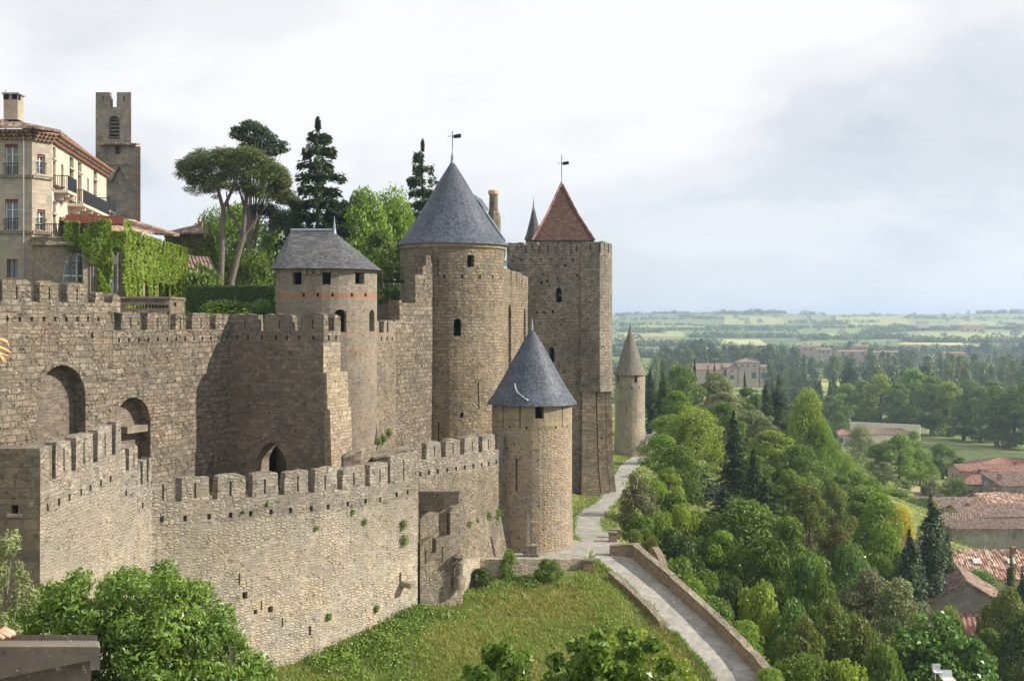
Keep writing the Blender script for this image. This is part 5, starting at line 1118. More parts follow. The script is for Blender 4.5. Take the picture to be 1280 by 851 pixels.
# ------------------------------------------------------------------ village and farm buildings
def win(rt, l, s0, w, z0, h, frame='wood_grey'):
    m = MB(); m.slab(rect(s0, s0+w, z0, z0+h), [rect(s0+.1, s0+w-.1, z0+.1, z0+h-.1)], l.mp(-.04), .1); f = m.build('window', frame, rt)
    m = MB(); m.slab(rect(s0+.1, s0+w-.1, z0+.1, z0+h-.1), [], l.mp(-.01), .05); m.build('pane', 'glass', f)
def house(label, u, d, vb, w, dep, h, rise, yaw=0, mat='house_wall', rmat='tile_aged', wins=(), kind='gable', name='village_house', group='village houses', chim=(), over=.35, per=.42, zb=None, cat='house'):
    """front-left corner stands at pixel column u, distance d; ridge parallel to the front unless kind says otherwise"""
    x0, y0 = X(u, d), d; z0 = zb if zb is not None else Z(vb, d); ca, sa = math.cos(R(yaw)), math.sin(R(yaw))
    T = lambda a, b, c: Vector((x0+a*ca-b*sa, y0+a*sa+b*ca, c))
    rt = root(name, (x0, y0, z0), label, cat, group); pts = [T(0, 0, 0), T(w, 0, 0), T(w, dep, 0), T(0, dep, 0)]; zt = z0+h
    P2 = [(p.x, p.y) for p in pts]
    m = MB(); m.prism(P2, z0-3, zt)
    if kind == 'gable': m.face([T(w, 0, zt), T(w, dep, zt), T(w, dep/2, zt+rise)]); m.face([T(0, dep, zt), T(0, 0, zt), T(0, dep/2, zt+rise)])
    if kind == 'front': m.face([T(0, 0, zt), T(w, 0, zt), T(w/2, 0, zt+rise)]); m.face([T(w, dep, zt), T(0, dep, zt), T(w/2, dep, zt+rise)])
    if kind == 'shed': m.face([T(w, 0, zt), T(w, dep, zt), T(w, dep, zt+rise)]); m.face([T(0, dep, zt), T(0, 0, zt), T(0, dep, zt+rise)]); m.face([T(w, dep, zt), T(0, dep, zt), T(0, dep, zt+rise), T(w, dep, zt+rise)])
    m.build('wall', mat, rt); o = over; e = zt+.06; k = rise/(dep/2) if kind == 'gable' else 0
    if kind == 'gable':
        tile_roof(rt, 'roof', T(-o, -o, e-k*o), T(w+o, -o, e-k*o), T(w+o, dep/2, e+rise), T(-o, dep/2, e+rise), rmat, per); tile_roof(rt, 'roof', T(w+o, dep+o, e-k*o), T(-o, dep+o, e-k*o), T(-o, dep/2, e+rise), T(w+o, dep/2, e+rise), rmat, per)
    elif kind == 'front':
        k = rise/(w/2); tile_roof(rt, 'roof', T(-o, dep+o, e-k*o), T(-o, -o, e-k*o), T(w/2, -o, e+rise), T(w/2, dep+o, e+rise), rmat, per); tile_roof(rt, 'roof', T(w+o, -o, e-k*o), T(w+o, dep+o, e-k*o), T(w/2, dep+o, e+rise), T(w/2, -o, e+rise), rmat, per)
    elif kind == 'shed':
        k = rise/dep; tile_roof(rt, 'roof', T(-o, -o, e-k*o), T(w+o, -o, e-k*o), T(w+o, dep+o, e+rise+k*o), T(-o, dep+o, e+rise+k*o), rmat, per)
    elif kind == 'hip':
        r1, r2 = T(min(w/2, dep/2), dep/2, e+rise), T(max(w/2, w-dep/2), dep/2, e+rise)
        tile_roof(rt, 'roof', T(-o, -o, e-.1), T(w+o, -o, e-.1), r2, r1, rmat, per); tile_roof(rt, 'roof', T(w+o, dep+o, e-.1), T(-o, dep+o, e-.1), r1, r2, rmat, per)
        tile_roof(rt, 'roof', T(w+o, -o, e-.1), T(w+o, dep+o, e-.1), r2+Vector((0, .02, 0)), r2, rmat, per); tile_roof(rt, 'roof', T(-o, dep+o, e-.1), T(-o, -o, e-.1), r1+Vector((0, .02, 0)), r1, rmat, per)
    lf = Line([P2[0], P2[1]]); ls = Line([P2[1], P2[2]]); ll = Line([P2[3], P2[0]])
    for (side, s, ww, zz_, hh) in wins: win(rt, {'f': lf, 'r': ls, 'l': ll}[side], s, ww, z0+zz_, hh)
    for (a, b, hh) in chim:
        m = MB(); p = T(a, b, 0); m.box((p.x, p.y, zt+rise*.5+hh/2), (.6, .6, hh+rise), R(yaw)); c = m.build('chimney', 'brick_red', rt); m = MB(); m.box((p.x, p.y, zt+rise+hh+.02), (.75, .75, .12), R(yaw)); m.build('chimney_cap', 'terracotta', c)
    return rt
# gable house and its lean-tos, nearest in the village
g1 = house('grey rendered barn with a streaked gable end, nearest building of the village', 1158, 122, 806, 8.3, 9, 4.6, 2.5, -14, 'render_grey', 'tile_aged', [('f', 3.6, .7, 2.0, .5), ('f', 5.6, .8, 2.0, .6)], 'front', over=.3)
house('striped lean-to roof below the grey gable, left of the two lean-tos', 1160, 119, 800, 3.4, 2.6, .3, 1.3, -14, 'render_grey', 'tile_aged', (), 'shed', name='lean_to', group='lean-tos below the barn gable', per=.5, zb=Z(795, 120), cat='lean-to')
house('reddish lean-to roof below the grey gable, right of the two lean-tos', 1205, 118, 800, 3.5, 2.6, .3, 1.2, -14, 'render_grey', 'tile_red', (), 'shed', name='lean_to', group='lean-tos below the barn gable', per=.5, zb=Z(795, 118), cat='lean-to')
house('small orange tiled roof tucked behind the grey barn gable', 1150, 132, 760, 4.2, 6, 1.4, 1.6, -14, 'render_grey', 'tile_red', (), 'front', zb=Z(745, 132))
house('long low house with a mottled two-tone tile roof above the barn', 1184, 156, 745, 22, 9, 2.6, 2.9, 0, 'house_wall', 'tile_pale', (('f', 8, 1.0, .9, 1.1), ('f', 14, 1.0, .9, 1.1)), 'gable', over=.4, chim=((11, 4, .5),), per=.38)
house('roof half hidden by dark cypresses, at the left of the village', 1083, 150, 725, 6.5, 7, 2.4, 1.6, -28, 'render_grey', 'tile_aged', (), 'gable', zb=Z(712, 150))
house('bare grey-walled house with one small window and an orange roof edge', 1190, 192, 693, 26, 8, 4.3, .3, 2, 'render_grey', 'tile_aged', (('f', 10.5, .8, 2.6, 1.3),), 'shed', over=.1)
house('low brown-roofed house directly left of the bare grey wall', 1172, 200, 690, 7.5, 9, 4.2, 2.2, -18, 'white_wall', 'tile_aged', (('f', 1.5, .9, 1.0, 1.2),), 'gable')
house('brown-roofed house behind the dark cypress, with a white wall', 1128, 226, 664, 17, 10, 4.0, 2.3, -6, 'white_wall', 'tile_aged', (('f', 11, .9, 1.4, 1.2),), 'gable')
house('ochre-walled house with a low brown roof among the village roofs', 1205, 214, 668, 15, 9, 3.3, 1.6, 6, 'ochre_wall', 'tile_aged', (('f', 4, .9, 1.6, 1.2), ('f', 8, .9, 1.6, 1.2)), 'gable', chim=((3, 4, .5),))
house('large brown hip-roofed house in the middle of the village', 1186, 236, 655, 12, 12, 3.6, 2.6, -20, 'house_wall', 'tile_aged', (('f', 3, .9, 2, 1.2),), 'hip')
house('pale tiled roof at the right edge below the grey-walled townhouse', 1236, 232, 650, 16, 9, 2.9, 2.0, 14, 'house_wall', 'tile_pale', (('f', 2.5, .9, 1.2, 1.2),), 'gable', chim=((5, 5, .7),))
house('beige townhouse with a bright orange roof and a row of lower windows', 1201, 262, 622, 16, 9, 6.2, 1.1, -3, 'house_wall', 'tile_red', (('f', 2, .9, 4.2, 1.3), ('f', 8, .9, 4.2, 1.3), ('l', 3, .9, 3.8, 1.3), ('l', 6, .9, 3.8, 1.3)), 'gable', chim=((14, 4, .8),))
house('orange-roofed lower house in front of the beige townhouse', 1203, 250, 625, 10.5, 8, 3.6, 2.6, -6, 'house_wall', 'tile_red', (('f', 1.5, .8, .8, 1.4), ('f', 3.5, .8, .8, 1.4), ('f', 6, 1.0, .5, 1.9)), 'hip', chim=((4.5, 3, .4),))
house('small orange gabled annex beside the orange-roofed lower house', 1237, 246, 628, 4.6, 7, 2.8, 1.9, -8, 'house_wall', 'tile_red', (('f', 1.3, 1.6, .6, 1.3),), 'front')
house('broad red-brown roofed building furthest back in the village', 1208, 296, 612, 28, 22, 3.9, 3.4, -8, 'house_wall', 'tile_red', (('f', 4, .9, 1.8, 1.3),), 'hip')
house('grey-walled townhouse with two shuttered windows at the right edge', 1252, 238, 632, 14, 9, 4.2, 1.5, 3, 'render_grey', 'tile_aged', (('f', 2.2, .9, 2.0, 1.4), ('f', 5.6, .9, 2.0, 1.4)), 'shed', chim=((1.5, 4, .6),))
rl = [o for o in bpy.data.objects if o.get('label', '').startswith('long low house with a mottled')][0]
for u_ in (1221, 1264):     # skylights in the mottled roof
    xx, yy = X(u_, 158.2), 158.2; zz0 = rl.location.z+2.6+2.9*(yy-156)/4.5; m = MB(); m.hexa([(xx-.55, yy-.35, zz0+.05), (xx+.55, yy-.35, zz0+.05), (xx+.55, yy+.45, zz0+.6), (xx-.55, yy+.45, zz0+.6), (xx-.55, yy-.4, zz0+.2), (xx+.55, yy-.4, zz0+.2), (xx+.55, yy+.4, zz0+.75), (xx-.55, yy+.4, zz0+.75)]); m.build('skylight', 'plastic_white', rl)
for o in [o for o in bpy.data.objects if o.get('group') == 'village houses'][2::3]:    # aerials on some roofs
    wl_ = [c for c in o.children if c.name.startswith('roof')][0]; top = max((Vector(v.co) for v in wl_.data.vertices), key=lambda c: c.z)+o.location
    m = MB(); m.tube([top+Vector((1.5, .1, -.3)), top+Vector((1.5, .1, 2.1))], .04, 4)
    for k in range(4): m.tube([top+Vector((1.1+.05*k, .1, 2.0-.22*k)), top+Vector((1.9-.05*k, .1, 2.0-.22*k))], .025, 4)
    m.build('aerial', 'zinc', o)
# long white buildings on the plain
house('low white building with an orange roof, left end of the long white wall', 1042, 398, 556, 10, 8, 3.6, 1.6, -4, 'white_wall', 'tile_red', (('f', 2, 1.4, .8, 1.8),), 'hip', name='farm_building', group='long white buildings on the plain')
house('long low white building with a brown roof before the tall plane trees', 1072, 392, 556, 20, 8, 3.8, 1.7, -2, 'white_wall', 'tile_aged', (('f', 4, 1, 1, 1.2), ('f', 12, 1, 1, 1.2)), 'hip', name='farm_building', group='long white buildings on the plain')
rt = root('boundary_wall', (X(1070, 415), 415, Z(545, 415)), 'long pale boundary wall sloping behind the low white buildings', 'wall')
l = Line([(X(1062, 425), 425), (X(1150, 412), 412)]); m = MB(); m.slab([(0, Z(556, 425)), (l.L, Z(560, 412)), (l.L, Z(531, 412)), (0, Z(527, 425))], [], l.mp(), .5); m.build('wall_face', 'white_wall', rt)
# the big farmhouse
gf = 'pale farmhouse range on the plain'
D0 = 700
def far(label, u, v, w, dep, h, rise, **k): return house(label, u, D0, v, w, dep, h, rise, 0, k.pop('mat', 'house_wall'), k.pop('rmat', 'tile_aged'), k.pop('wins', ()), k.pop('kind', 'gable'), name='farmhouse', group=gf, over=.5, per=1.0, **k)
far('long low left wing of the pale farmhouse with a brown roof', 868, 478, 20, 10, 8.2, 3.6, wins=(('f', 7, 3, 2.5, 3.5), ('f', 15, 3, 2.5, 3.5)))
far('middle wing of the pale farmhouse with a small attic window', 905, 478, 9, 10, 9.5, 2.4, wins=(('f', 4, 1, 6.5, 1.3), ('f', 3.5, 3, 2, 2.5)))
far('tallest block of the pale farmhouse with three small attic windows', 922, 478, 14, 12, 12.6, 2.4, wins=(('f', 2.3, 1.2, 9.6, 1.6), ('f', 6, 1.2, 9.6, 1.6), ('f', 10, 1.2, 9.6, 1.6), ('f', 8.6, 3, 2.5, 4)), kind='hip')
far('right-hand end of the pale farmhouse with a dark red gate', 949, 478, 5, 11, 9.8, 1.2, wins=(('f', 2.6, 1.2, 7, 1.4), ('f', 1.2, 3, 2.5, 4)))
# pale blocks further away
gd = 'distant pale village blocks'
for (u, d, v, w, h, lab) in ((1002, 1150, 447, 20, 14, 'distant pale block farthest left of the village blocks'), (1020, 1120, 449, 16, 12, 'distant pale block second from the left of the village blocks'), (1048, 1080, 450, 32, 10, 'distant long white block beside a dark cypress'),
                        (1068, 1100, 447, 14, 14, 'distant taller white block above the long one'), (1085, 1060, 450, 36, 9, 'distant long pale block with a flat roof, right of the taller one'), (1178, 980, 452, 20, 9, 'distant pale house alone among dark trees to the right')):
    house(lab, u, d, v, w, 12, h*.8, 1.5, 0, 'house_wall', 'tile_aged', (('f', 3, 2, h*.5, 2.5), ('f', w*.4, 2, h*.5, 2.5), ('f', w*.7, 2, h*.5, 2.5)), 'gable', name='distant_house', group=gd, per=2.0)
house('roofless-looking long farm building on the far hillside at the right', 1205, 2250, 416, 42, 18, 13, 3, 0, 'ochre_wall', 'tile_aged', (('f', 6, 4, 3, 5), ('f', 20, 4, 3, 5), ('f', 32, 4, 3, 5)), 'gable', name='distant_house', group='farms on the far hills', per=3.0)
house('tiny pale farm on the far hillside left of the cypress knot', 1148, 2300, 408, 22, 14, 8, 3, 0, 'white_wall', 'tile_aged', (), 'gable', name='distant_house', group='farms on the far hills', per=3.0)
# bright fields
drape('field', ((772, 1950), (862, 1950), (850, 2250), (770, 2250)), 'field_bright', .8); drape('field', ((770, 1680), (838, 1680), (842, 1900), (770, 1900)), 'field_soil', .8)
drape('field', ((1138, 1800), (1300, 1760), (1300, 2150), (1150, 2180)), 'field_bright', .8); drape('field', ((1020, 1950), (1096, 1950), (1092, 2180), (1024, 2180)), 'field_bright', .8)
drape('field', ((900, 1650), (960, 1640), (950, 1850), (905, 1850)), 'field_pale', .8); drape('field', ((1120, 1650), (1230, 1600), (1200, 1720), (1130, 1740)), 'field_pale', .8)
drape('field', ((1190, 2500), (1300, 2500), (1300, 2900), (1200, 2900)), 'field_bright', .8); drape('field', ((1040, 2600), (1140, 2600), (1130, 3300), (1045, 3300)), 'field_bright', .8)
drape('field', ((800, 2500), (890, 2500), (880, 2800), (800, 2800)), 'field_bright', .8); drape('field', ((905, 2700), (985, 2700), (975, 3200), (905, 3200)), 'field_bright', .8)
drape('field', ((1015, 700), (1060, 700), (1050, 830), (1018, 830)), 'field_bright', .5)
drape('garden_terrace', ((1128, 232), (1200, 240), (1180, 262), (1122, 262)), 'field_soil', .15)
drape('riverside_lawn', ((1140, 330), (1280, 300), (1300, 380), (1150, 400)), 'lawn', .2)
# garden walls among the young trees
for (ua, da, ub, db, lab) in ((1122, 235, 1160, 240, 'low dry stone garden wall under the small trees'), (1150, 228, 1196, 232, 'low dry stone garden wall just above the village roofs')):
    l = Line([(X(ua, da), da), (X(ub, db), db)]); z0, z1 = gz(*l.p[0]), gz(*l.p[1]); rt = root('garden_wall', (*l.p[0], z0), lab, 'wall', 'garden terrace walls'); m = MB(); m.slab([(0, z0-1), (l.L, z1-1), (l.L, z1+1.1), (l.L*.5, (z0+z1)/2+.9), (0, z0+1.1)], [], l.mp(), .6); m.build('wall_face', 'rubble_pale', rt)

# ------------------------------------------------------------------ near parapet, person leaning on it at the left edge
m = MB(); m.prism([(-7, -3), (2.5, -3), (2.5, 2.6), (-7, 2.6)], EYE-2.2, EYE-1.65); m.build('rampart_walk', 'concrete')['kind'] = 'structure'
rt = root('parapet_ledge', (-1.7, 3.6, EYE-1.66), 'grey lichen-spotted stone parapet ledge in the bottom left corner', 'parapet')
def shear(f, drop):
    return lambda q, z, dep: f(q, z, dep)+Vector((-.42*dep, 0, -drop*dep if z > EYE-1.1 else 0))
yf = 3.52; lxn = Line([(-3.4, yf), (X(125, yf), yf)]); q = lambda u: (X(u, yf)+3.4)
m = MB(); m.slab([(0, Z(870, yf)), (q(0), Z(848, yf)), (q(112), Z(825, yf)), (q(113), Z(838, yf)), (q(125), Z(836, yf)), (q(125.5), Z(810, yf)), (q(122), Z(808, yf)), (0, Z(808, yf))], [], shear(lxn.mp(), 0), .07); m.build('front_coping', 'ledge_stone', rt)
l2 = Line([(-3.4, yf+.071), (X(122, yf+.071), yf+.071)]); m = MB(); m.slab([(0, EYE-1.6), (X(113, 3.585)+3.4, EYE-1.6), (X(113, 3.585)+3.4, Z(803, 3.6)), (l2.L, Z(803, 3.6)), (l2.L, Z(793, 3.6)), (l2.L-.02, Z(792, 3.6)), (0, Z(792, 3.6))], [], shear(l2.mp(), .33), .3); m.build('rear_coping', 'ledge_stone', rt)

def skin_body(name, nodes, edges, mat, parent, sub=2, rootn=0):
    """nodes: [(x,y,z,rx,ry)]; one continuous skinned surface"""
    off = wloc(parent); me = bpy.data.meshes.new(name); me.from_pydata([tuple(Vector(n[:3])-off) for n in nodes], edges, []); me.materials.append(MATS[mat])
    o = bpy.data.objects.new(name, me); COL.objects.link(o)
    sk = o.modifiers.new('skin', 'SKIN'); sk.use_smooth_shade = True
    for i, n in enumerate(nodes):
        v = me.skin_vertices[0].data[i]; v.radius = (n[3], n[4] if len(n) > 4 else n[3]); v.use_root = (i == rootn)
    s = o.modifiers.new('sub', 'SUBSURF'); s.levels = s.render_levels = sub
    dg = bpy.context.evaluated_depsgraph_get(); me2 = bpy.data.meshes.new_from_object(o.evaluated_get(dg)); bpy.data.objects.remove(o); me2.name = name
    me2.materials.clear(); me2.materials.append(MATS[mat]); me2.polygons.foreach_set('use_smooth', [True]*len(me2.polygons))
    o = bpy.data.objects.new(name, me2); COL.objects.link(o); o.parent = parent; return o
px, py = -2.02, 3.12; z0 = EYE-1.65
rt = root('person', (px, py, z0), 'person with curly blond hair, only a lock and a fingertip showing at the left edge', 'person')
H = lambda x, y, z: (px+x, py+y, z0+z)
body = [(*H(0, 0, .96), .15, .12), (*H(0, .02, 1.15), .13, .1), (*H(0, .05, 1.36), .165, .11), (*H(0, .08, 1.46), .07, .065), (*H(.01, .11, 1.52), .055, .055), (*H(.02, .15, 1.62), .085, .105), (*H(.02, .15, 1.72), .075, .095),
        (*H(-.09, 0, .88), .1, .1), (*H(-.1, .03, .48), .062), (*H(-.1, -.02, .09), .042), (*H(-.1, .13, .04), .035),
        (*H(.09, 0, .88), .1, .1), (*H(.1, .03, .48), .062), (*H(.1, -.02, .09), .042), (*H(.1, .13, .04), .035),
        (*H(-.19, .06, 1.39), .055), (*H(-.25, .15, 1.12), .042), (*H(-.13, .38, .98), .03),
        (*H(.19, .06, 1.39), .055), (*H(.3, .12, 1.1), .042), (*H(.34, .33, .71), .03), (*H(.37, .385, .655), .034, .016)]
ed = [(0, 1), (1, 2), (2, 3), (3, 4), (4, 5), (5, 6), (0, 7), (7, 8), (8, 9), (9, 10), (0, 11), (11, 12), (12, 13), (13, 14), (2, 15), (15, 16), (16, 17), (2, 18), (18, 19), (19, 20), (20, 21)]
skin_body('body', body, ed, 'skin', rt)
for i, (dx_, L_) in enumerate(((-.024, .058), (-.008, .072), (.009, .068), (.026, .052), )):   # fingers resting on the ledge
    b0 = H(.385+abs(dx_)*.2, .39-dx_, .66); m = MB(); m.tube([b0, (b0[0]+L_*.5, b0[1]-dx_*.1, z0+.675), (b0[0]+L_, b0[1]-dx_*.2, z0+.662)], [.0095, .009, .006], 8); m.build('finger', 'skin', rt, smooth=True)
b0 = H(.37, .36, .665); m = MB(); m.tube([b0, (b0[0]+.01, b0[1]-.035, z0+.668), (b0[0]+.03, b0[1]-.06, z0+.662)], [.012, .011, .007], 8); m.build('thumb', 'skin', rt, smooth=True)
sh_ = [(*H(0, 0, .9), .175, .145), (*H(0, .02, 1.15), .15, .12), (*H(0, .05, 1.36), .18, .13), (*H(0, .075, 1.45), .09, .08), (*H(-.19, .06, 1.39), .075), (*H(-.24, .13, 1.16), .062), (*H(.19, .06, 1.39), .075), (*H(.27, .1, 1.16), .062)]
skin_body('shirt', sh_, [(0, 1), (1, 2), (2, 3), (2, 4), (4, 5), (2, 6), (6, 7)], 'cloth_beige', rt)
tr = [(*H(0, 0, .93), .17, .14), (*H(-.09, 0, .84), .115, .115), (*H(-.1, .03, .48), .085), (*H(-.1, -.02, .12), .065), (*H(.09, 0, .84), .115, .115), (*H(.1, .03, .48), .085), (*H(.1, -.02, .12), .065)]
skin_body('trousers', tr, [(0, 1), (1, 2), (2, 3), (0, 4), (4, 5), (5, 6)], 'cloth_blue', rt)
m = MB(); hr = random.Random(5); hc = Vector(H(.02, .13, 1.70))
tip = Vector((X(3, 3.45), 3.42, Z(445, 3.45)))
for i in range(230):
    a, e_ = hr.uniform(0, 6.28), hr.uniform(-.5, 1.5); p = hc+Vector((.105*math.cos(a)*math.cos(e_), .12*math.sin(a)*math.cos(e_), .12*math.sin(e_)))
    if math.sin(a) > .55 and e_ < .7: continue
    pts = []; g_ = hr.uniform(.012, .02); ph = hr.uniform(0, 6)
    dirn = (p-hc).normalized()*.35+Vector((0, 0, -1)); dirn.normalize(); L_ = hr.uniform(.1, .3)
    for k in range(14): t = k/13; pts.append(p+dirn*(L_*t)+(p-hc)*(.25*t)+Vector((g_*math.cos(ph+k*1.3), g_*math.sin(ph+k*1.3), 0)))
    m.tube(pts, [.009]*12+[.006, .003], 5, cap=False)
base = Vector(H(.12, .17, 1.72))
for i in range(46):      # the lock blowing forward past the edge of the picture
    pts = []; g_ = hr.uniform(.006, .014); ph = hr.uniform(0, 6); of = Vector((hr.uniform(-.02, .02), hr.uniform(-.03, .03), hr.uniform(-.03, .035)))
    t1 = hr.uniform(.8, 1.06)
    for k in range(22): t = k/21*t1; pts.append(base.lerp(tip, t)+of*(.5+.8*t)+Vector((g_*math.cos(ph+k*1.1), g_*.6, g_*math.sin(ph+k*1.1)+.05*math.sin(3.1*t))))
    m.tube(pts, [.006]*20+[.005, .002], 5, cap=False)
m.build('hair', 'hair_blond', rt, smooth=True)
fc = Vector(H(.02, .245, 1.66)); m = MB()
for s_ in (-1, 1): m.blob(fc+Vector((s_*.033, .0, .012)), .013, 8)
m.build('eyes', 'white_paint', rt, smooth=True); m = MB(); m.blob(fc+Vector((0, .015, -.02)), (.014, .022, .022), 8); m.build('nose', 'skin', rt, smooth=True); m = MB(); m.blob(fc+Vector((0, .0, -.055)), (.026, .012, .007), 8); m.build('mouth', 'terracotta', rt, smooth=True)

# ------------------------------------------------------------------ vegetation
nr = np.random.default_rng(11)
def leaves(P0, N0, size, aspect=1.7, fold=.25, tan=None):
    """one small folded quad per point; P0 points, N0 leaf normals"""
    n = len(P0); N0 = N0/np.maximum(1e-6, np.linalg.norm(N0, axis=1, keepdims=True))
    r = nr.normal(size=(n, 3)) if tan is None else tan+nr.normal(size=(n, 3))*.25
    t = r-(r*N0).sum(1, keepdims=True)*N0; t /= np.maximum(1e-6, np.linalg.norm(t, axis=1, keepdims=True)); b = np.cross(N0, t)
    L = (size*nr.uniform(.65, 1.35, n))[:, None]; w = L/aspect
    V = np.stack([P0-t*L*.5, P0+b*w*.5+N0*fold*w, P0+t*L*.5-N0*fold*L*.3, P0-b*w*.5+N0*fold*w], 1).reshape(-1, 3)
    return V
def cloud(cl, n, size, up=.35, shell=.72, flatten=1.0, aspect=1.7, jitter=.8, hang=0.0):
    """cl: array of clumps (x,y,z,rx,ry,rz); n leaves spread over them"""
    cl = np.asarray(cl, float); wgt = (cl[:, 3]*cl[:, 4]+cl[:, 3]*cl[:, 5]+cl[:, 4]*cl[:, 5])**.9; k = nr.choice(len(cl), n, p=wgt/wgt.sum())
    d = nr.normal(size=(n, 3)); d /= np.linalg.norm(d, axis=1, keepdims=True); rad = nr.uniform(shell, 1.0, n)[:, None]**.7
    lump = 1+.18*np.sin(d[:, :1]*7+k[:, None])*np.cos(d[:, 1:2]*6+k[:, None]*1.7)
    P0 = cl[k, :3]+d*rad*lump*cl[k, 3:6]
    nn = d*1.0+nr.normal(size=(n, 3))*jitter; nn[:, 2] += up
    V = leaves(P0, nn, size, aspect); crnd = nr.random(len(cl)); rnd = np.clip(.4*nr.random(n)+.6*crnd[k], 0, 1)
    return V, np.repeat(rnd, 4)
def finish(name, parts, mat, parent):
    V = np.concatenate([p[0] for p in parts]); r = np.concatenate([p[1] for p in parts]); n = len(V)//4
    return np_mesh(name, V, np.arange(n*4).reshape(n, 4), mat, parent, r)
def clumps_round(h, w, n, zb=.3, r=.2, top=1.0, ragged=.25):
    out = []
    for i in range(n):
        t = nr.random(); z = zb+(top-zb)*t; prof = math.sin(math.pi*min(1, (t*.86+.14)))**.6
        a = nr.uniform(0, 6.283); rr = w/2*prof*nr.uniform(.35, 1.0)*(1-r*.6); q = r*w*nr.uniform(.65, 1.2)*(1.0 if nr.random() > ragged else 1.25)
        out.append((rr*math.cos(a), rr*math.sin(a), z*h-q*.55, q, q, q*nr.uniform(.6, .85)))
    return out
def trunk(rt, h, r, cl, mat='bark', limbs=5, split=.35):
    m = MB(); b = Vector(rt.location); top = Vector((nr.normal()*.2, nr.normal()*.2, h*.72))
    m.tube([b+Vector((0, 0, -.6)), b+Vector((0, 0, .1)), b+top*.45+Vector((.1, 0, 0)), b+top], [r*1.5, r*1.15, r*.8, r*.3], 7)
    for i in range(limbs):
        c = cl[int(nr.integers(len(cl)))]; s = top*nr.uniform(split, .75); e = Vector(c[:3]); m.tube([b+s, b+s.lerp(e, .5)+Vector((0, 0, -.04*h)), b+e], [r*.45, r*.3, r*.1], 5)
    return m.build('trunk', mat, rt)
PROTO = {}
def reg(name, rt): PROTO[name] = rt; return rt
def proto(kind, seed):
    global nr
    nr = np.random.default_rng(seed)
    rt = root('tree', (0, 0, 0), 'x', 'tree')
    return rt
def broad(key, seed, h=10, w=9, n=13000, leaf=.30, nc=46, zb=.22, r=.15, name='broadleaf_tree', mat='leaf_mid', **k):
    rt = proto(key, seed); rt.name = name; cl = clumps_round(h, w, nc, zb, r, **k); finish('crown', [cloud(cl, n, leaf)], mat, rt); trunk(rt, h, .03*h, cl); rt['h'] = h; rt['w'] = w; return reg(key, rt)
broad('b1', 1); broad('b2', 2, nc=60, r=.13, w=8, h=11); broad('b3', 3, nc=34, r=.18, h=9, w=10); broad('b4', 14, nc=70, r=.11, h=12, w=8, n=15000, leaf=.26)
broad('s1', 4, h=3.2, w=4.2, n=7000, leaf=.2, nc=30, zb=.05, r=.17, name='shrub'); broad('s2', 5, h=3.5, w=4.6, n=8000, leaf=.17, nc=44, zb=.02, r=.14, name='shrub'); broad('s3', 6, h=4.5, w=4.2, n=9000, leaf=.16, nc=50, zb=.05, r=.12, name='shrub')
broad('f1', 7, h=14, w=12, n=2600, leaf=.95, nc=30, zb=.08, r=.18, name='distant_tree', mat='far_mid'); broad('f2', 8, h=15, w=10, n=2600, leaf=.9, nc=26, zb=.05, r=.19, name='distant_tree', mat='far_mid')
broad('p1', 9, h=26, w=17, n=12000, leaf=.62, nc=64, zb=.12, r=.13, name='plane_tree', mat='leaf_mid'); broad('p2', 10, h=27, w=15, n=12000, leaf=.62, nc=58, zb=.10, r=.14, name='plane_tree', mat='leaf_mid')
def conifer(key, seed, h, w, n, leaf, mat='needle', name='spruce_tree', tiers=20, droop=.28, bare=.06, power=.85):
    rt = proto(key, seed); rt.name = name; Vs = []; Rs = []
    per = n//(tiers*9)
    for i in range(tiers):
        t = i/(tiers-1); z = h*(bare+(1-bare)*t*.97); rad = w/2*(1-t)**power+.12*w/10
        nb = 6+int(5*(1-t)+nr.integers(3))
        for j in range(nb):
            a = nr.uniform(0, 6.283); L = rad*nr.uniform(.7, 1.1); k = max(6, int(per*9/nb*(.35+.9*(1-t))))
            s = nr.random(k)**.7; pz = z+h*.012-droop*L*s*s+.10*L*s; side = nr.normal(size=k)*.16*L*(1.1-s)
            p = np.stack([np.cos(a)*L*s-np.sin(a)*side, np.sin(a)*L*s+np.cos(a)*side, pz+nr.normal(size=k)*.012*h], 1)
            nn = nr.normal(size=(k, 3))*.5+np.array([0, 0, 1.0]); tn = np.tile([math.cos(a), math.sin(a), -.35], (k, 1))
            Vs.append(leaves(p, nn, leaf, 2.2, .2, tn)); Rs.append(np.repeat(nr.random(k)*.6+.4*nr.random(), 4))
    V = np.concatenate(Vs); m_ = len(V)//4; np_mesh('crown', V, np.arange(m_*4).reshape(m_, 4), mat, rt, np.concatenate(Rs))
    m = MB(); m.tube([(0, 0, -.6), (0, 0, h*.3), (0, 0, h*.96)], [.022*h, .014*h, .004*h], 7); m.build('trunk', 'bark', rt); rt['h'] = h; rt['w'] = w; return reg(key, rt)
conifer('c1', 21, 14, 6.5, 13000, .42); conifer('c2', 22, 11, 6.5, 12000, .36, 'needle_blue', 'conifer_tree', 16, .1); conifer('fir', 23, 17, 8.6, 19000, .5, 'needle', 'fir_tree', 15, .18, .1, .5)
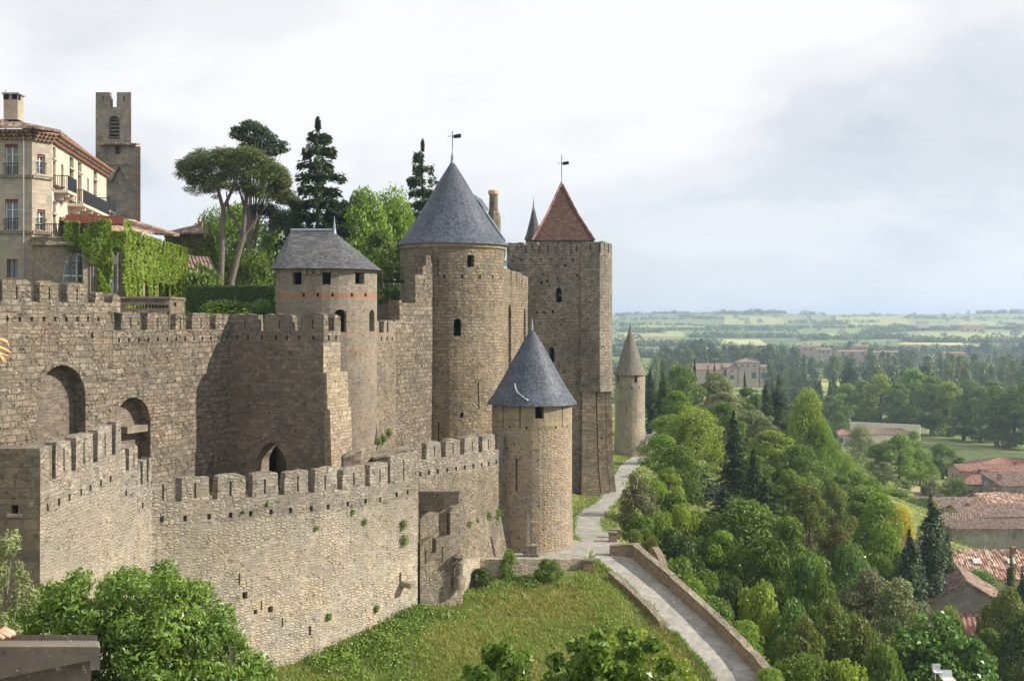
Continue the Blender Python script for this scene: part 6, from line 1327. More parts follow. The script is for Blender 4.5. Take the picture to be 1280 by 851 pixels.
def cypress(key, seed, h, w, n, leaf, mat='needle', name='cypress_tree'):
    rt = proto(key, seed); rt.name = name; cl = []
    for i in range(34):
        t = nr.random(); prof = (math.sin(math.pi*min(1, t*.8+.16))**.55)*(1 if t < .75 else max(.15, (1-t)/.25)**.7); a = nr.uniform(0, 6.28); rr = w*.26*prof*nr.random()
        cl.append((rr*math.cos(a), rr*math.sin(a), h*(.04+.88*t), w*.26*prof, w*.26*prof, h*.085))
    P = cloud(cl, n, leaf, up=1.2, aspect=2.4, jitter=.6); finish('crown', [P], mat, rt)
    m = MB(); m.tube([(0, 0, -.5), (0, 0, h*.5), (0, 0, h*.9)], [.25, .16, .05], 6); m.build('trunk', 'bark', rt); rt['h'] = h; rt['w'] = w; return reg(key, rt)
cypress('y1', 31, 12, 2.6, 8000, .26); cypress('y2', 32, 11, 3.4, 9000, .26); cypress('fy', 33, 14, 3.0, 700, 1.0, 'far_dark', 'distant_cypress')
used = set(); NTREE = 0
def put(key, x, y, h, w, label, mat=None, group=None, cat='tree', z=None, name=None, rot=None, sink=.0):
    """a copy of a tree with copies of its trunk and crown (the first use takes the prototype itself)"""
    global NTREE
    NTREE += 1; p = PROTO[key]
    if key in used:
        r = p.copy(); COL.objects.link(r)
        for ch in list(p.children): c = ch.copy(); COL.objects.link(c); c.parent = r
    else: used.add(key); r = p
    if name: r.name = name
    r.location = (x, y, (gz(x, y) if z is None else z)-sink); r.scale = (w/p['w'], w/p['w'], h/p['h']); r.rotation_euler = (0, 0, rng.uniform(0, 6.28) if rot is None else rot)
    r['label'] = label; r['category'] = cat
    if 'group' in r: del r['group']
    if group: r['group'] = group
    for c in r.children:
        if c.name.startswith('crown'): c.material_slots[0].link = 'OBJECT'; c.material_slots[0].material = MATS[mat] if mat else c.data.materials[0]
    return r
def tree(key, u, v, wpx, d, label, mat=None, group=None, cat='tree', name=None, zb=None, hmin=1.5):
    x, y = X(u, d), d; z = gz(x, y) if zb is None else zb; h = max(hmin, Z(v, d)-z); return put(key, x, y, h*1.03, max(wpx*d/F*(1.06 if key[0] != 'c' else 1.35), h/1.85 if key[0] in 'bp' else 0), label, mat, group, cat, z, name)

# ---- valley-side trees and shrubs, far to near: kind, column, top row, width in px, distance, material, label
T = [
 ('y2', 813, 458, 24, 196, 'needle', 'dark broad cypress touching the distant round tower, left of the two'), ('y2', 829, 462, 26, 193, 'leaf_dark', 'dark rounded evergreen right beside the distant round tower, right of the two'),
 ('b1', 852, 461, 62, 215, 'leaf_mid', 'mid-green leafy tree below the left end of the farmhouse'), ('b2', 846, 490, 50, 190, 'leaf_bright', 'green leafy tree between the dark evergreen and the silvery trees'),
 ('b4', 893, 468, 60, 225, 'leaf_silver', 'silvery poplar-like tree under the farmhouse, upper one'), ('b4', 905, 492, 64, 200, 'leaf_silver', 'silvery poplar-like tree under the farmhouse, lower one'),
 ('b2', 935, 486, 44, 232, 'leaf_mid', 'mid-green tree left of the row of thin cypresses'), ('b1', 945, 515, 60, 196, 'leaf_silver', 'pale green tree in front of the thin cypresses'),
 ('c1', 868, 452, 14, 300, 'needle', 'little dark spruce in front of the farmhouse left wing'), ('c1', 885, 460, 12, 300, 'needle_dead', 'little rust-red dead spruce before the farmhouse'), ('c1', 893, 457, 13, 300, 'needle', 'little dark spruce right of the rust-red one'), ('c1', 931, 468, 12, 280, 'needle', 'small pointed spruce under the tallest farmhouse block'),
 ('y1', 939, 480, 9, 235, 'needle', 'thin dark cypress, leftmost of the thin row'), ('y1', 946, 486, 8, 230, 'needle', 'thin dark cypress, second of the thin row'),
 ('y2', 958, 476, 26, 222, 'leaf_dark', 'dark irregular evergreen just left of the big cypress'), ('y1', 973, 462, 25, 205, 'needle', 'tallest dark columnar cypress left of the pale lime tree'), ('y2', 982, 500, 18, 206, 'needle', 'shorter dark cypress leaning on the tallest cypress'),
 ('b3', 1010, 492, 58, 192, 'leaf_lime', 'big pale lime-green tree right of the tallest cypress'), ('b3', 1028, 530, 42, 190, 'leaf_bright', 'bright green tree at the right shoulder of the pale lime tree'),
 ('b1', 840, 520, 80, 172, 'leaf_bright', 'bright leafy tree at the bend beyond the path'), ('b3', 868, 514, 84, 160, 'leaf_lime', 'yellow-green spreading tree above the dark spruce'), ('b1', 826, 545, 60, 146, 'leaf_bright', 'leafy green tree hanging over the path bend'), ('b2', 905, 505, 50, 176, 'leaf_mid', 'green tree directly behind the dark spruce'),
 ('b2', 965, 540, 80, 165, 'leaf_lime', 'yellowish green tree right of the dark spruce'), ('b1', 1000, 560, 70, 160, 'leaf_mid', 'green tree below the pale lime tree'), ('b2', 940, 570, 60, 150, 'leaf_mid', 'mid-green tree just right of the spruce foot'),
 ('c1', 917, 518, 38, 146, 'needle', 'tall dark spruce in the middle of the valley side'), ('c1', 942, 562, 26, 143, 'needle', 'slimmer dark spruce right of the tall dark spruce'), ('c2', 872, 585, 60, 132, 'needle_blue', 'blue-green conifer below the yellow-green spreading tree'),
 ('b3', 1045, 565, 60, 200, 'leaf_bright', 'low bright green tree left of the garden terrace'), ('b1', 1072, 590, 60, 185, 'leaf_bright', 'feathery bright green tree below the garden terrace left end'), ('b2', 1048, 596, 60, 160, 'leaf_mid', 'green tree left of the yellow acacia, upper'),
 ('b1', 850, 560, 70, 128, 'leaf_mid', 'leafy tree behind the twiggy path shrub'), ('s3', 870, 640, 50, 112, 'leaf_dark', 'dark shrub in the shadow below the path wall end'), ('c2', 905, 610, 56, 122, 'needle_blue', 'dusky blue conifer in the valley thicket centre'), ('c2', 955, 600, 50, 128, 'needle', 'dark feathery conifer right of the thicket centre'),
 ('b4', 985, 590, 70, 130, 'leaf_mid', 'green tree above the olive-tinted pair'), ('b4', 1012, 610, 60, 116, 'leaf_olive', 'olive-yellow tree above the rust-tipped one, left of two'), ('b4', 1040, 606, 54, 128, 'leaf_olive', 'olive-green tree above the rust-tipped one, right of two'), ('b4', 1046, 660, 44, 114, 'leaf_brown', 'brownish tree with rust-red tips, only such tree in the thicket'), ('b2', 1078, 616, 60, 136, 'leaf_mid', 'dark green tree right of the olive-toned pair'),
 ('b1', 1098, 622, 70, 132, 'leaf_bright', 'lush bright green tree left of the yellow acacia'), ('b3', 1126, 634, 44, 152, 'leaf_yellow', 'bright yellow acacia beside the dark cypress'),
 ('b1', 930, 632, 140, 100, 'leaf_mid', 'broad dense green tree right of the path wall, largest of the thicket'), ('b2', 900, 665, 70, 97, 'leaf_bright', 'green tree at the left shoulder of the broad dense tree'), ('b2', 985, 650, 70, 96, 'leaf_mid', 'green tree at the right shoulder of the broad dense tree'),
 ('y2', 1164, 618, 60, 124, 'needle', 'big blackish cypress in front of the village, taller of two'), ('y2', 1137, 662, 54, 116, 'needle', 'smaller blackish cypress left of the big one'), ('y2', 1185, 660, 26, 128, 'leaf_dark', 'dark shrub at the right foot of the big blackish cypress'),
 ('b3', 1062, 684, 70, 112, 'leaf_fig', 'blue-green fig tree left of the smaller cypress'), ('b4', 1085, 716, 88, 100, 'leaf_grey', 'grey-brown feathery tree in the lower right thicket'), ('b4', 1125, 728, 76, 96, 'leaf_silver', 'silver-green olive tree left of the grey barn'),
 ('b3', 1225, 714, 56, 145, 'leaf_fig', 'round blue-green shrub under the mottled tile roof'), ('y1', 1264, 676, 16, 130, 'leaf_dark', 'thin dark fir at the right edge before the mottled roof'), ('y2', 1278, 708, 34, 118, 'needle', 'blackish cypress cut by the right edge'), ('b1', 1262, 742, 60, 104, 'leaf_olive', 'yellowish green tree at the right edge below the cypress'), ('b1', 1275, 775, 70, 92, 'leaf_dark', 'dark green tree in the bottom right corner'), ('b2', 1235, 790, 56, 95, 'leaf_mid', 'green bush right of the big fig below the barn'),
]
for (k, u, v, w, d, mt, lab) in T: tree(k, u, v, w, d, lab, mt, cat='tree', name={'b': 'broadleaf_tree', 'c': 'conifer_tree', 'y': 'cypress_tree', 's': 'shrub'}[k[0]])
S = [
 ('s2', 820, 600, 50, 112, 'leaf_bright', 'bright bush above the twiggy shrub'), ('s1', 842, 612, 56, 106, 'leaf_mid', 'green bush right of the twiggy shrub'), ('s2', 858, 628, 50, 100, 'leaf_lime', 'light green bush below the blue-green conifer'), ('s3', 835, 585, 46, 122, 'leaf_lime', 'light green bush behind the twiggy shrub'), ('s1', 880, 640, 46, 104, 'leaf_mid', 'green bush left of the thicket centre'), ('s2', 1095, 690, 50, 118, 'leaf_mid', 'green bush between the fig and the smaller cypress'), ('s1', 1110, 660, 40, 128, 'leaf_bright', 'bright bush under the yellow acacia'),
 ('s2', 1090, 600, 40, 190, 'leaf_mid', 'bush at the left foot of the garden terrace'), ('s1', 1070, 640, 44, 150, 'leaf_bright', 'bright bush under the lush green tree'),
 ('s3', 797, 592, 56, 97, 'leaf_grey', 'twiggy greyish shrub standing over the path'), ('s1', 800, 640, 44, 92, 'leaf_mid', 'green bush beside the path below the twiggy shrub'), ('s2', 822, 636, 50, 94, 'leaf_bright', 'leafy green bush right of the path bend'), ('s2', 790, 660, 30, 88, 'leaf_olive', 'low yellowish bush behind the cross wall'), ('s2', 812, 668, 30, 86, 'leaf_brown', 'small bush with orange-red tips right of the cross wall'),
 ('s1', 845, 660, 60, 90, 'leaf_dark', 'dark bush behind the ruined wall fragment'), ('s1', 850, 695, 46, 84, 'leaf_mid', 'bush just right of the ruined wall fragment'), ('s2', 862, 722, 50, 79, 'leaf_bright', 'bramble bush along the path wall, uppermost of the three'), ('s1', 890, 745, 56, 75, 'leaf_fig', 'bramble bush along the path wall, middle of the three'), ('s2', 925, 775, 60, 71, 'leaf_bright', 'bramble bush along the path wall, lowest of the three'),
 ('s1', 950, 726, 64, 82, 'leaf_lime', 'yellow-green elder bush below the broad dense tree'), ('s2', 985, 745, 60, 80, 'leaf_fig', 'green bush right of the yellow-green elder'), ('s3', 1000, 770, 70, 76, 'leaf_olive', 'olive-toned scrub bush in the lower thicket, left one'), ('s3', 1040, 752, 80, 82, 'leaf_olive', 'olive-toned scrub bush in the lower thicket, middle one'), ('s3', 1078, 770, 80, 80, 'leaf_olive', 'green-brown scrub bush in the lower thicket, right one'),
 ('s2', 1000, 812, 90, 68, 'leaf_mid', 'green bush at the bottom edge right of the path wall'), ('s1', 1055, 822, 80, 68, 'leaf_lime', 'lime-green bush at the bottom edge of the thicket'), ('s2', 960, 835, 50, 64, 'leaf_bright', 'small bright bush at the foot of the path wall'), ('s1', 1105, 800, 60, 76, 'leaf_mid', 'green bush at the left foot of the big fig'), ('s3', 1030, 710, 56, 90, 'leaf_mid', 'bush under the rust-tipped tree'),
 ('s1', 1010, 690, 60, 92, 'leaf_fig', 'leafy bush below the right shoulder of the broad tree'), ('s2', 880, 712, 56, 86, 'leaf_mid', 'bush at the left foot of the broad dense tree'), ('s1', 915, 722, 50, 84, 'leaf_dark', 'dark bush in shade under the broad dense tree'),
 ('s1', 1130, 600, 22, 250, 'leaf_mid', 'little round bush on the garden terrace, left'), ('s1', 1156, 606, 12, 240, 'leaf_mid', 'little clipped bush on the garden terrace, middle'), ('s3', 1168, 600, 24, 238, 'leaf_grey', 'greyish bare-looking shrub on the garden terrace'), ('s2', 1192, 596, 40, 244, 'leaf_mid', 'green shrubbery left of the beige townhouse'), ('s1', 1120, 628, 44, 226, 'leaf_bright', 'bushes above the roofs left of the dark cypress'), ('s2', 1150, 622, 36, 224, 'leaf_mid', 'bush just behind the top of the big cypress'),
 ('s2', 1182, 755, 44, 112, 'leaf_lime', 'yellow-green bush between the grey barn lean-tos and the fig'), ('s1', 1240, 752, 40, 112, 'leaf_olive', 'autumn-tinted shrub at the right corner of the grey barn'), ('s1', 1205, 690, 20, 160, 'leaf_mid', 'small shrub under the bare grey wall')]
for (k, u, v, w, d, mt, lab) in S: tree(k, u, v, w, d, lab, mt, cat='shrub', name='shrub')
# garden and riverside trees
for (k, u, v, w, d, mt, lab) in (('b1', 1124, 545, 56, 262, 'leaf_bright', 'big bright round tree on the garden terrace'), ('b3', 1150, 562, 36, 266, 'leaf_bright', 'bright tree touching the big round garden tree on its right'), ('b1', 1178, 556, 44, 292, 'leaf_mid', 'green tree behind the garden, second from the townhouses'), ('b2', 1200, 572, 26, 290, 'leaf_mid', 'green tree touching the orange-roofed townhouse'),
                        ('b1', 1098, 556, 40, 262, 'leaf_mid', 'green tree left of the big round garden tree'), ('b3', 1076, 534, 34, 300, 'leaf_silver', 'grey-green tree in front of the low white buildings'), ('b1', 1050, 516, 26, 410, 'leaf_mid', 'green tree above the orange-roofed low white building'), ('b2', 1105, 578, 34, 240, 'leaf_silver', 'pale small tree left on the garden terrace'), ('b1', 1142, 540, 26, 350, 'leaf_bright', 'green tree before the right end of the white buildings')):
    tree(k, u, v, w, d, lab, mt, name='garden_tree')
PL = [(1040, 494, 40, 440), (1058, 482, 42, 455), (1080, 476, 44, 470), (1100, 471, 46, 455), (1122, 478, 36, 445), (1142, 464, 50, 470), (1165, 470, 46, 448), (1186, 480, 44, 440), (1205, 492, 40, 425), (1225, 486, 48, 420), (1246, 482, 46, 400), (1268, 484, 46, 405), (1285, 478, 46, 395), (1215, 478, 40, 500), (1240, 475, 44, 510)]
ORD = 'first second third fourth fifth sixth seventh eighth ninth tenth eleventh twelfth thirteenth'.split()
for i, (u, v, w, d) in enumerate(PL): tree('p1' if i % 2 else 'p2', u, v, w*1.1, d, f'tall riverside plane tree, {ORD[i]} from the left in the front row' if i < 13 else ('plane tree of the rear row, left of the two' if i == 13 else 'plane tree of the rear row, right of the two'), ['leaf_mid', 'leaf_bright', 'leaf_mid', 'leaf_lime'][i % 4] if u < 1190 else 'leaf_mid', 'tall riverside plane trees', name='plane_tree')
for i, (u, v, w, d) in enumerate(((1010, 505, 36, 380), (1030, 500, 34, 470), (1018, 528, 34, 330), (1040, 535, 26, 330), (1000, 520, 28, 350))): tree('b1' if i % 2 else 'b4', u, v, w, d, 'dark tree in the mass behind the pale lime-green tree', 'leaf_dark' if i % 2 else 'leaf_mid', 'trees behind the pale lime-green tree', name='broadleaf_tree')
# belts of woodland on the plain: individual trees, nearest rows; the rest is one far-off mass
wr_ = random.Random(9)
def belt(u0, u1, d0, d1, n, vt0, vt1, group, label, mats, keys=('f1', 'f2'), wpx=(14, 24)):
    for i in range(n):
        u, d = wr_.uniform(u0, u1), d0*(d1/d0)**wr_.random(); t = math.log(d/d0)/math.log(d1/d0); v = vt0+(vt1-vt0)*t+wr_.uniform(-3, 5)
        k = wr_.choice(keys); mt_ = 'far_dark' if k == 'fy' else wr_.choice(mats); lab_ = ('thin dark cypress ' if k == 'fy' else {'far_dark': 'dark green tree ', 'far_mid': 'mid-green tree ', 'far_light': 'pale green tree ', 'leaf_mid': 'leafy green tree ', 'leaf_dark': 'dark leafy tree '}[mt_])+label; w = wr_.uniform(*wpx)*(d0/d)**.5*(.45 if k == 'fy' else 1); tree(k, u, v, w, d, lab_, mt_, group, name='distant_cypress' if k == 'fy' else 'distant_tree', hmin=7)
belt(775, 870, 480, 900, 14, 448, 436, 'light trees left of the farmhouse', 'in the far distance left of the pale farmhouse', ['far_mid', 'far_light'])
belt(822, 1000, 820, 1150, 48, 440, 423, 'wooded belt behind the farmhouse', 'in the wooded belt behind the pale farmhouse', ['far_dark', 'far_dark', 'far_mid'])
belt(962, 1045, 520, 900, 26, 474, 436, 'dark trees right of the farmhouse', 'in the dark wood right of the pale farmhouse', ['far_dark', 'far_mid', 'far_dark'], ('f1', 'f2', 'fy'))
belt(1040, 1290, 520, 1000, 74, 462, 432, 'mixed trees on the plain', 'on the far plain behind the tall plane trees', ['far_dark', 'far_mid', 'far_light', 'far_mid'], ('f1', 'f2', 'f1', 'f2', 'fy'))
belt(1000, 1290, 1050, 1400, 40, 442, 428, 'trees around the distant village blocks', 'around the distant pale village blocks', ['far_dark', 'far_dark', 'far_mid'], ('f1', 'f2', 'fy'), (12, 18))
belt(965, 1045, 330, 520, 8, 505, 488, 'trees between the big cypress and the plane trees', 'between the tallest cypress and the plane trees', ['leaf_mid', 'leaf_dark'], ('p1', 'p2'), (30, 40))
# hedges and copses on the far hills: one mass nobody could count
nr = np.random.default_rng(77); cl = []
def hedge(u0, d0, u1, d1, n, s=1.0):
    for i in range(n):
        t = (i+nr.random())/n; u = u0+(u1-u0)*t+nr.normal()*2; d = (d0+(d1-d0)*t)*(1+nr.normal()*.006); x = X(u, d); z = terr_mesh(x, d); r = nr.uniform(3.5, 7)*s; cl.append((x, d, z+r*.5, r*nr.uniform(.8, 1.6), r, r*nr.uniform(.6, 1.1)))
for a in ((765, 3480, 860, 3420, 40), (770, 3000, 900, 3080, 34), (765, 2650, 880, 2600, 36), (775, 2300, 990, 2320, 70), (880, 2450, 1010, 2480, 50), (900, 3300, 970, 3380, 40, 1.4), (985, 2900, 1100, 2860, 30), (1000, 2500, 1130, 2520, 40), (1090, 2300, 1200, 2350, 50, 1.3), (1195, 2420, 1300, 2380, 44, 1.2),
          (1130, 3100, 1300, 3050, 30), (1220, 3420, 1300, 3400, 36, 1.5), (940, 3440, 985, 3450, 22, 1.3), (1000, 3380, 1030, 3400, 8, 1.5), (1020, 2750, 1060, 2700, 14), (1250, 2700, 1300, 2500, 24), (770, 2200, 830, 2150, 24, 1.2), (860, 1960, 1010, 1930, 60, 1.2), (1000, 1850, 1130, 1900, 60, 1.2),
          (1130, 1780, 1300, 1700, 70, 1.2), (770, 1620, 900, 1600, 50, 1.3), (1080, 2050, 1140, 2350, 40, 1.5), (900, 1450, 1300, 1430, 120, 1.3), (765, 1350, 860, 1250, 50, 1.4), (845, 3200, 905, 3000, 20), (1040, 3200, 1120, 3300, 14)): hedge(*a)
for i in range(110):
    u, d = nr.uniform(764, 1300), nr.uniform(1500, 3450); x = X(u, d); r = nr.uniform(4, 9); cl.append((x, d, terr_mesh(x, d)+r*.5, r, r, r*.9))
P = cloud(cl, 60000, 3.6, up=.5, shell=.5); o = finish('distant_hedgerows', [P], 'far_mid', None); o['kind'] = 'stuff'; o['label'] = 'hedgerows and copses between the fields on the far hills'
cl = []
for i in range(900):
    u, d = nr.uniform(764, 1300), nr.uniform(560, 1450); x = X(u, d)
    if (1015 < u < 1100 and d < 840) or (u < 870 and d > 1000) or (855 < u < 965 and d < 800): continue
    r = nr.uniform(4, 8); cl.append((x, d, terr_mesh(x, d)+r*.4, r*1.4, r*1.4, r))
P = cloud(cl, 60000, 2.2, up=.5, shell=.5); o = finish('far_woodland', [P], 'far_dark', None); o['kind'] = 'stuff'; o['label'] = 'continuous far-off woodland on the plain'

# ---- undergrowth that covers the valley side
def scatter(n, fu, fd, ok=lambda x, y: True):
    out = []
    while len(out) < n:
        u, d = fu(), fd(); x = X(u, d)
        if ok(x, d): out.append((x, d))
    return out
def path_dist(x, y): D = np.hypot(PC[:, 0]-x, PC[:, 1]-y); i = int(D.argmin()); t = PC[min(i+1, len(PC)-1), :2]-PC[max(i-1, 0), :2]; s = (x-PC[i, 0])*t[1]-(y-PC[i, 1])*t[0]; return float(D[i]-PC[i, 3]), s
def valley(x, y):
    dd, s = path_dist(x, y)
    if dd < 1.1: return False
    if s < 0 and y < 215: return False
    return True
sp = scatter(2600, lambda: nr.uniform(780, 1340), lambda: 56*(330/56)**nr.random(), valley); cl = []
for x, y in sp:
    u = 640+F*x/y
    if (1125 < u < 1200 and 226 < y < 266) or (1160 < u and y > 120 and nr.random() < .6): continue
    r = nr.uniform(.6, 1.5)*(1+y/400); cl.append((x, y, terr_mesh(x, y)+r*.25, r*1.3, r*1.3, r))
P = cloud(cl, 110000, .34, up=.6, shell=.6); o = finish('undergrowth', [P], 'leaf_mid', None); o['kind'] = 'stuff'; o['label'] = 'tangled undergrowth covering the valley side between the trees'

# ---- grass and weeds on the near slope, between the wall and the path
def on_slope(x, y):
    dd, s = path_dist(x, y)
    if dd < .25-.45*nr.random() or (s > 0): return False
    p = min(((OUT.at(q)[0]-Vector((x, y))).length, q) for q in np.arange(0, OUT.L, 1.0))
    a, n = OUT.at(p[1]); inside = (Vector((x, y))-a).dot(n)
    if y < 70 and inside > -.15 and x < X(525, 69): return False
    if y > 74.6+.03*(x-0) and x < 4.3: return False
    if y > 71 and x < X(580, y): return False
    return True
def grass(name, pts, hh, mat, per=3, w=.05, lean=.35):
    pts = np.array(pts); n = len(pts); P0 = np.repeat(pts, per, 0); m_ = len(P0); P0[:, :2] += nr.normal(size=(m_, 2))*.07
    a = nr.uniform(0, 6.283, m_); t = np.stack([np.cos(a), np.sin(a), np.zeros(m_)], 1)*w*nr.uniform(.6, 1.4, m_)[:, None]; h = hh*nr.uniform(.5, 1.4, m_)
    tip = P0+np.stack([nr.normal(size=m_)*lean*h, nr.normal(size=m_)*lean*h, h], 1)
    V = np.stack([P0-t, P0+t, tip], 1).reshape(-1, 3); r = np.repeat(nr.random(m_), 3)
    return np_mesh(name, V, np.arange(m_*3).reshape(m_, 3), mat, None, r)
def slope_pts(n, cond, u=(330, 960), d=(52, 80)):
    x = np.array([X(nr.uniform(*u), 1) for _ in range(n)]); y = nr.uniform(d[0]**2, d[1]**2, n)**.5; x = x*y; out = []
    for a, b in zip(x, y):
        if cond(a, b): out.append((a, b, terr_mesh(a, b)-.02))
    return out
gp = slope_pts(46000, on_slope)
o = grass('meadow_grass', gp, .21, 'grass_blade', 4, .035, .5); o['kind'] = 'stuff'; o['label'] = 'rough sunlit grass on the slope below the outer wall'
def dry(x, y): return on_slope(x, y) and math.sin(x*.55+1.2+math.sin(y*.4))+math.sin(y*.62+.5+x*.21)+nr.normal()*.55 > .45
o = grass('dry_grass', slope_pts(20000, dry), .27, 'grass_dry', 4, .03, .55); o['kind'] = 'stuff'; o['label'] = 'dry straw-coloured grass patches on the slope below the outer wall'
def tall(x, y): return on_slope(x, y) and math.sin(x*.9+2)+math.sin(y*.8+x*.3)+nr.normal()*.4 > 1.3
o = grass('tall_grass', slope_pts(5000, tall), .55, 'weed', 5, .035, .35); o['kind'] = 'stuff'; o['label'] = 'taller green tufts on the slope below the outer wall'
def verge(x, y):
    dd, s = path_dist(x, y)
    if dd < .2: return False
    if s > 0: return dd < 4 and 82 < y
    return y > 83 and not (abs(x-T1.cx) < 3.2 and abs(y-T1.cy) < 3.2) and not (y > 110.5 and y < 124 and x < 10.9) and Vector((x-FAR.p[-1].x, y-FAR.p[-1].y)).length > 1
vp = slope_pts(9000, verge, (700, 860), (82, 170))
o = grass('verge_grass', vp, .18, 'grass_blade', 3, .06); o['kind'] = 'stuff'; o['label'] = 'short grass verge beside the path at the tower feet'
# weeds creeping over the edges of the path
nr = np.random.default_rng(15); ep = []
for i in range(1, len(PC)-30):
    t = PC[i+1, :2]-PC[i-1, :2]; t /= np.hypot(*t); nn_ = np.array([t[1], -t[0]])
    for k in range(34):
        sd_ = -1 if nr.random() < .6 or PC[i, 1] < 86 else 1; o_ = PC[i, 3]*(1.0-abs(nr.normal())*.10)*sd_; p = PC[i, :2]+nn_*o_+t*nr.uniform(-.4, .4)
        if math.sin(i*1.3)+math.sin(i*.37)+nr.normal()*.5 > -.4: ep.append((p[0], p[1], terr_mesh(p[0], p[1])+.03))
o = grass('path_edge_weeds', ep, .20, 'weed', 4, .04, .5); o['kind'] = 'stuff'; o['label'] = 'ragged weeds creeping over the edges of the gravel path'
# weed clumps
cl = []; nr = np.random.default_rng(5)
for i in range(210):
    q = nr.uniform(OUT.su(380), OUT.L); p, n = OUT.at(q); k = abs(nr.normal())*.8+.25; x, y = p.x-n.x*k, p.y-n.y*k; r = nr.uniform(.2, .5); cl.append((x, y, terr_mesh(x, y)+r*.3, r*1.3, r*1.3, r*.8))
for (u, v0, d, r, k) in ((436, 0, 63.3, .6, 26), (600, 0, 73.8, .55, 10), (690, 0, 74.8, .7, 16), (640, 0, 74.6, .5, 14), (575, 0, 72, .5, 8), (470, 0, 63, .7, 24), (560, 0, 68, .6, 12), (500, 0, 58, .8, 16), (760, 0, 69, .5, 8), (420, 0, 57.5, .9, 22)):
    for i in range(k):
        x, y = X(u, d)+nr.normal()*1.2, d+nr.normal()*.7
        if on_slope(x, y): rr_ = r*nr.uniform(.4, 1.0); cl.append((x, y, terr_mesh(x, y)+rr_*.3, rr_*1.3, rr_*1.2, rr_*.9))
P = cloud(cl, 26000, .15, up=.6, shell=.5); o = finish('weeds', [P], 'weed', None); o['kind'] = 'stuff'; o['label'] = 'leafy weeds along the wall foot and on the slope'
for (u, d, w, h, lab, mt) in ((602, 74.2, 1.3, .9, 'round dark bush against the low retaining wall', 'leaf_dark'), (686, 75.2, 1.6, 1.1, 'leafy bush at the retaining wall below the cross', 'leaf_mid'), (636, 75.6, .9, 1.5, 'upright weed shrub in front of the retaining wall', 'weed')):
    put('s1', X(u, d), d, h*1.4, w*1.2, lab, mt, 'bushes at the retaining wall', 'shrub', name='shrub')
# plants growing out of the walls
cl = []; 
def on_wall(line, u, v, r, off=.05): q = line.su(u); p, n = line.at(q); cl.append((p.x-n.x*off, p.y-n.y*off, Z(v, p.y), r, r, r*1.2))
for (u, v, r) in ((503, 655, .28), (504, 675, .35), (440, 640, .15), (410, 770, .2), (455, 652, .18), (395, 660, .12), (470, 760, .2), (334, 630, .12), (303, 640, .1)): on_wall(OUT, u, v, r)
for (u, v, r) in ((585, 655, .25), (596, 650, .2), (610, 645, .3), (620, 648, .25), (600, 668, .2), (575, 660, .2), (560, 630, .15), (632, 560, .2), (622, 640, .3)): on_wall(FAR, u, v, r)
for (u, v, r) in ((478, 548, .35), (485, 540, .3), (472, 552, .3), (492, 400, .1)): on_wall(LC, u, v, r)
P = cloud(cl, 4200, .11, up=.4, shell=.2); o = finish('wall_plants', [P], 'weed', None); o['kind'] = 'stuff'; o['label'] = 'small plants rooted in the joints of the walls'

# ---- big leafy trees in front
def near_tree(name, label, cl, n, leaf, mat, base, aspect=2.6, trunkmat='bark_grey', r=.22, limbs=14, cat='tree', up=.3, hang=0, group=None):
    rt = root(name, base, label, cat, group); b = np.array(base); cc = [(c[0]-b[0], c[1]-b[1], c[2]-b[2], *c[3:]) for c in cl]
    finish('crown', [cloud(cc, n, leaf, up=up, shell=.35, aspect=aspect, jitter=.9)], mat, rt)
    m = MB(); B = Vector(base); top = B.lerp(Vector(cl[0][:3]), .6); m.tube([B+Vector((0, 0, -.5)), B.lerp(top, .5), top], [r*1.3, r, r*.6], 8)
    for c in cl[:limbs]: e = Vector(c[:3]); s = B.lerp(top, rng.uniform(.4, 1)); m.tube([s, s.lerp(e, .55)+Vector((0, 0, -.2)), e], [r*.4, r*.22, r*.06], 5)
    m.build('trunk', trunkmat, rt); return rt
nr = np.random.default_rng(41); cl = []; dn = 38.0
outline = [(40, 745), (60, 715), (95, 705), (130, 712), (160, 700), (200, 692), (230, 705), (250, 715), (270, 745), (290, 775), (305, 800), (330, 815), (345, 835), (360, 860)]
for (u, v) in outline:
    for k in range(2): d = dn+nr.uniform(-1.5, 1.5); r = nr.uniform(.35, .6); cl.append((X(u+nr.uniform(-8, 8), d), d, Z(v+18+nr.uniform(0, 14), d), r*1.1, r, r*.8))
for i in range(260):
    u = nr.uniform(15, 350); i0 = max(0, min(len(outline)-2, sum(1 for q in outline if q[0] < u)-1)); vt = np.interp(u, [q[0] for q in outline], [q[1] for q in outline]); v = vt+25+nr.random()**1.0*170; d = dn-(v-vt)*.012+nr.uniform(-1.8, 1.5); r = nr.uniform(.4, .75); cl.append((X(u, d), d, Z(v, d), r*1.1, r, r*.75))
near_tree('broadleaf_tree', 'big glossy leafy tree in front of the outer wall, bottom left', cl, 62000, .22, 'leaf_shrub', (X(190, 38), 38.5, gz(X(190, 38), 38.5)), aspect=2.8)
m = MB(); tw = random.Random(4)     # dry twigs in the lower right of that crown
b = P_ = None
rt = root('dead_branches', (X(270, 36), 35.6, Z(900, 35.6)), 'bare dry pinkish twigs sticking out of the big leafy tree', 'branch')
for i in range(16):
    s = Vector((X(265+tw.uniform(-12, 12), 35.6), 35.6, Z(880, 35.6))); e = s+Vector((tw.uniform(-.9, 1.1), tw.uniform(-.3, .3), tw.uniform(1.2, 2.3))); mid = s.lerp(e, .5)+Vector((tw.uniform(-.15, .15), 0, .1)); m.tube([s, mid, e], [.018, .012, .005], 4)
    for k in range(3): p = mid.lerp(e, tw.random()); m.tube([p, p+Vector((tw.uniform(-.4, .4), tw.uniform(-.1, .1), tw.uniform(.1, .5)))], [.007, .003], 4)
m.build('twigs', 'bark_pink', rt)
nr = np.random.default_rng(42); cl = []
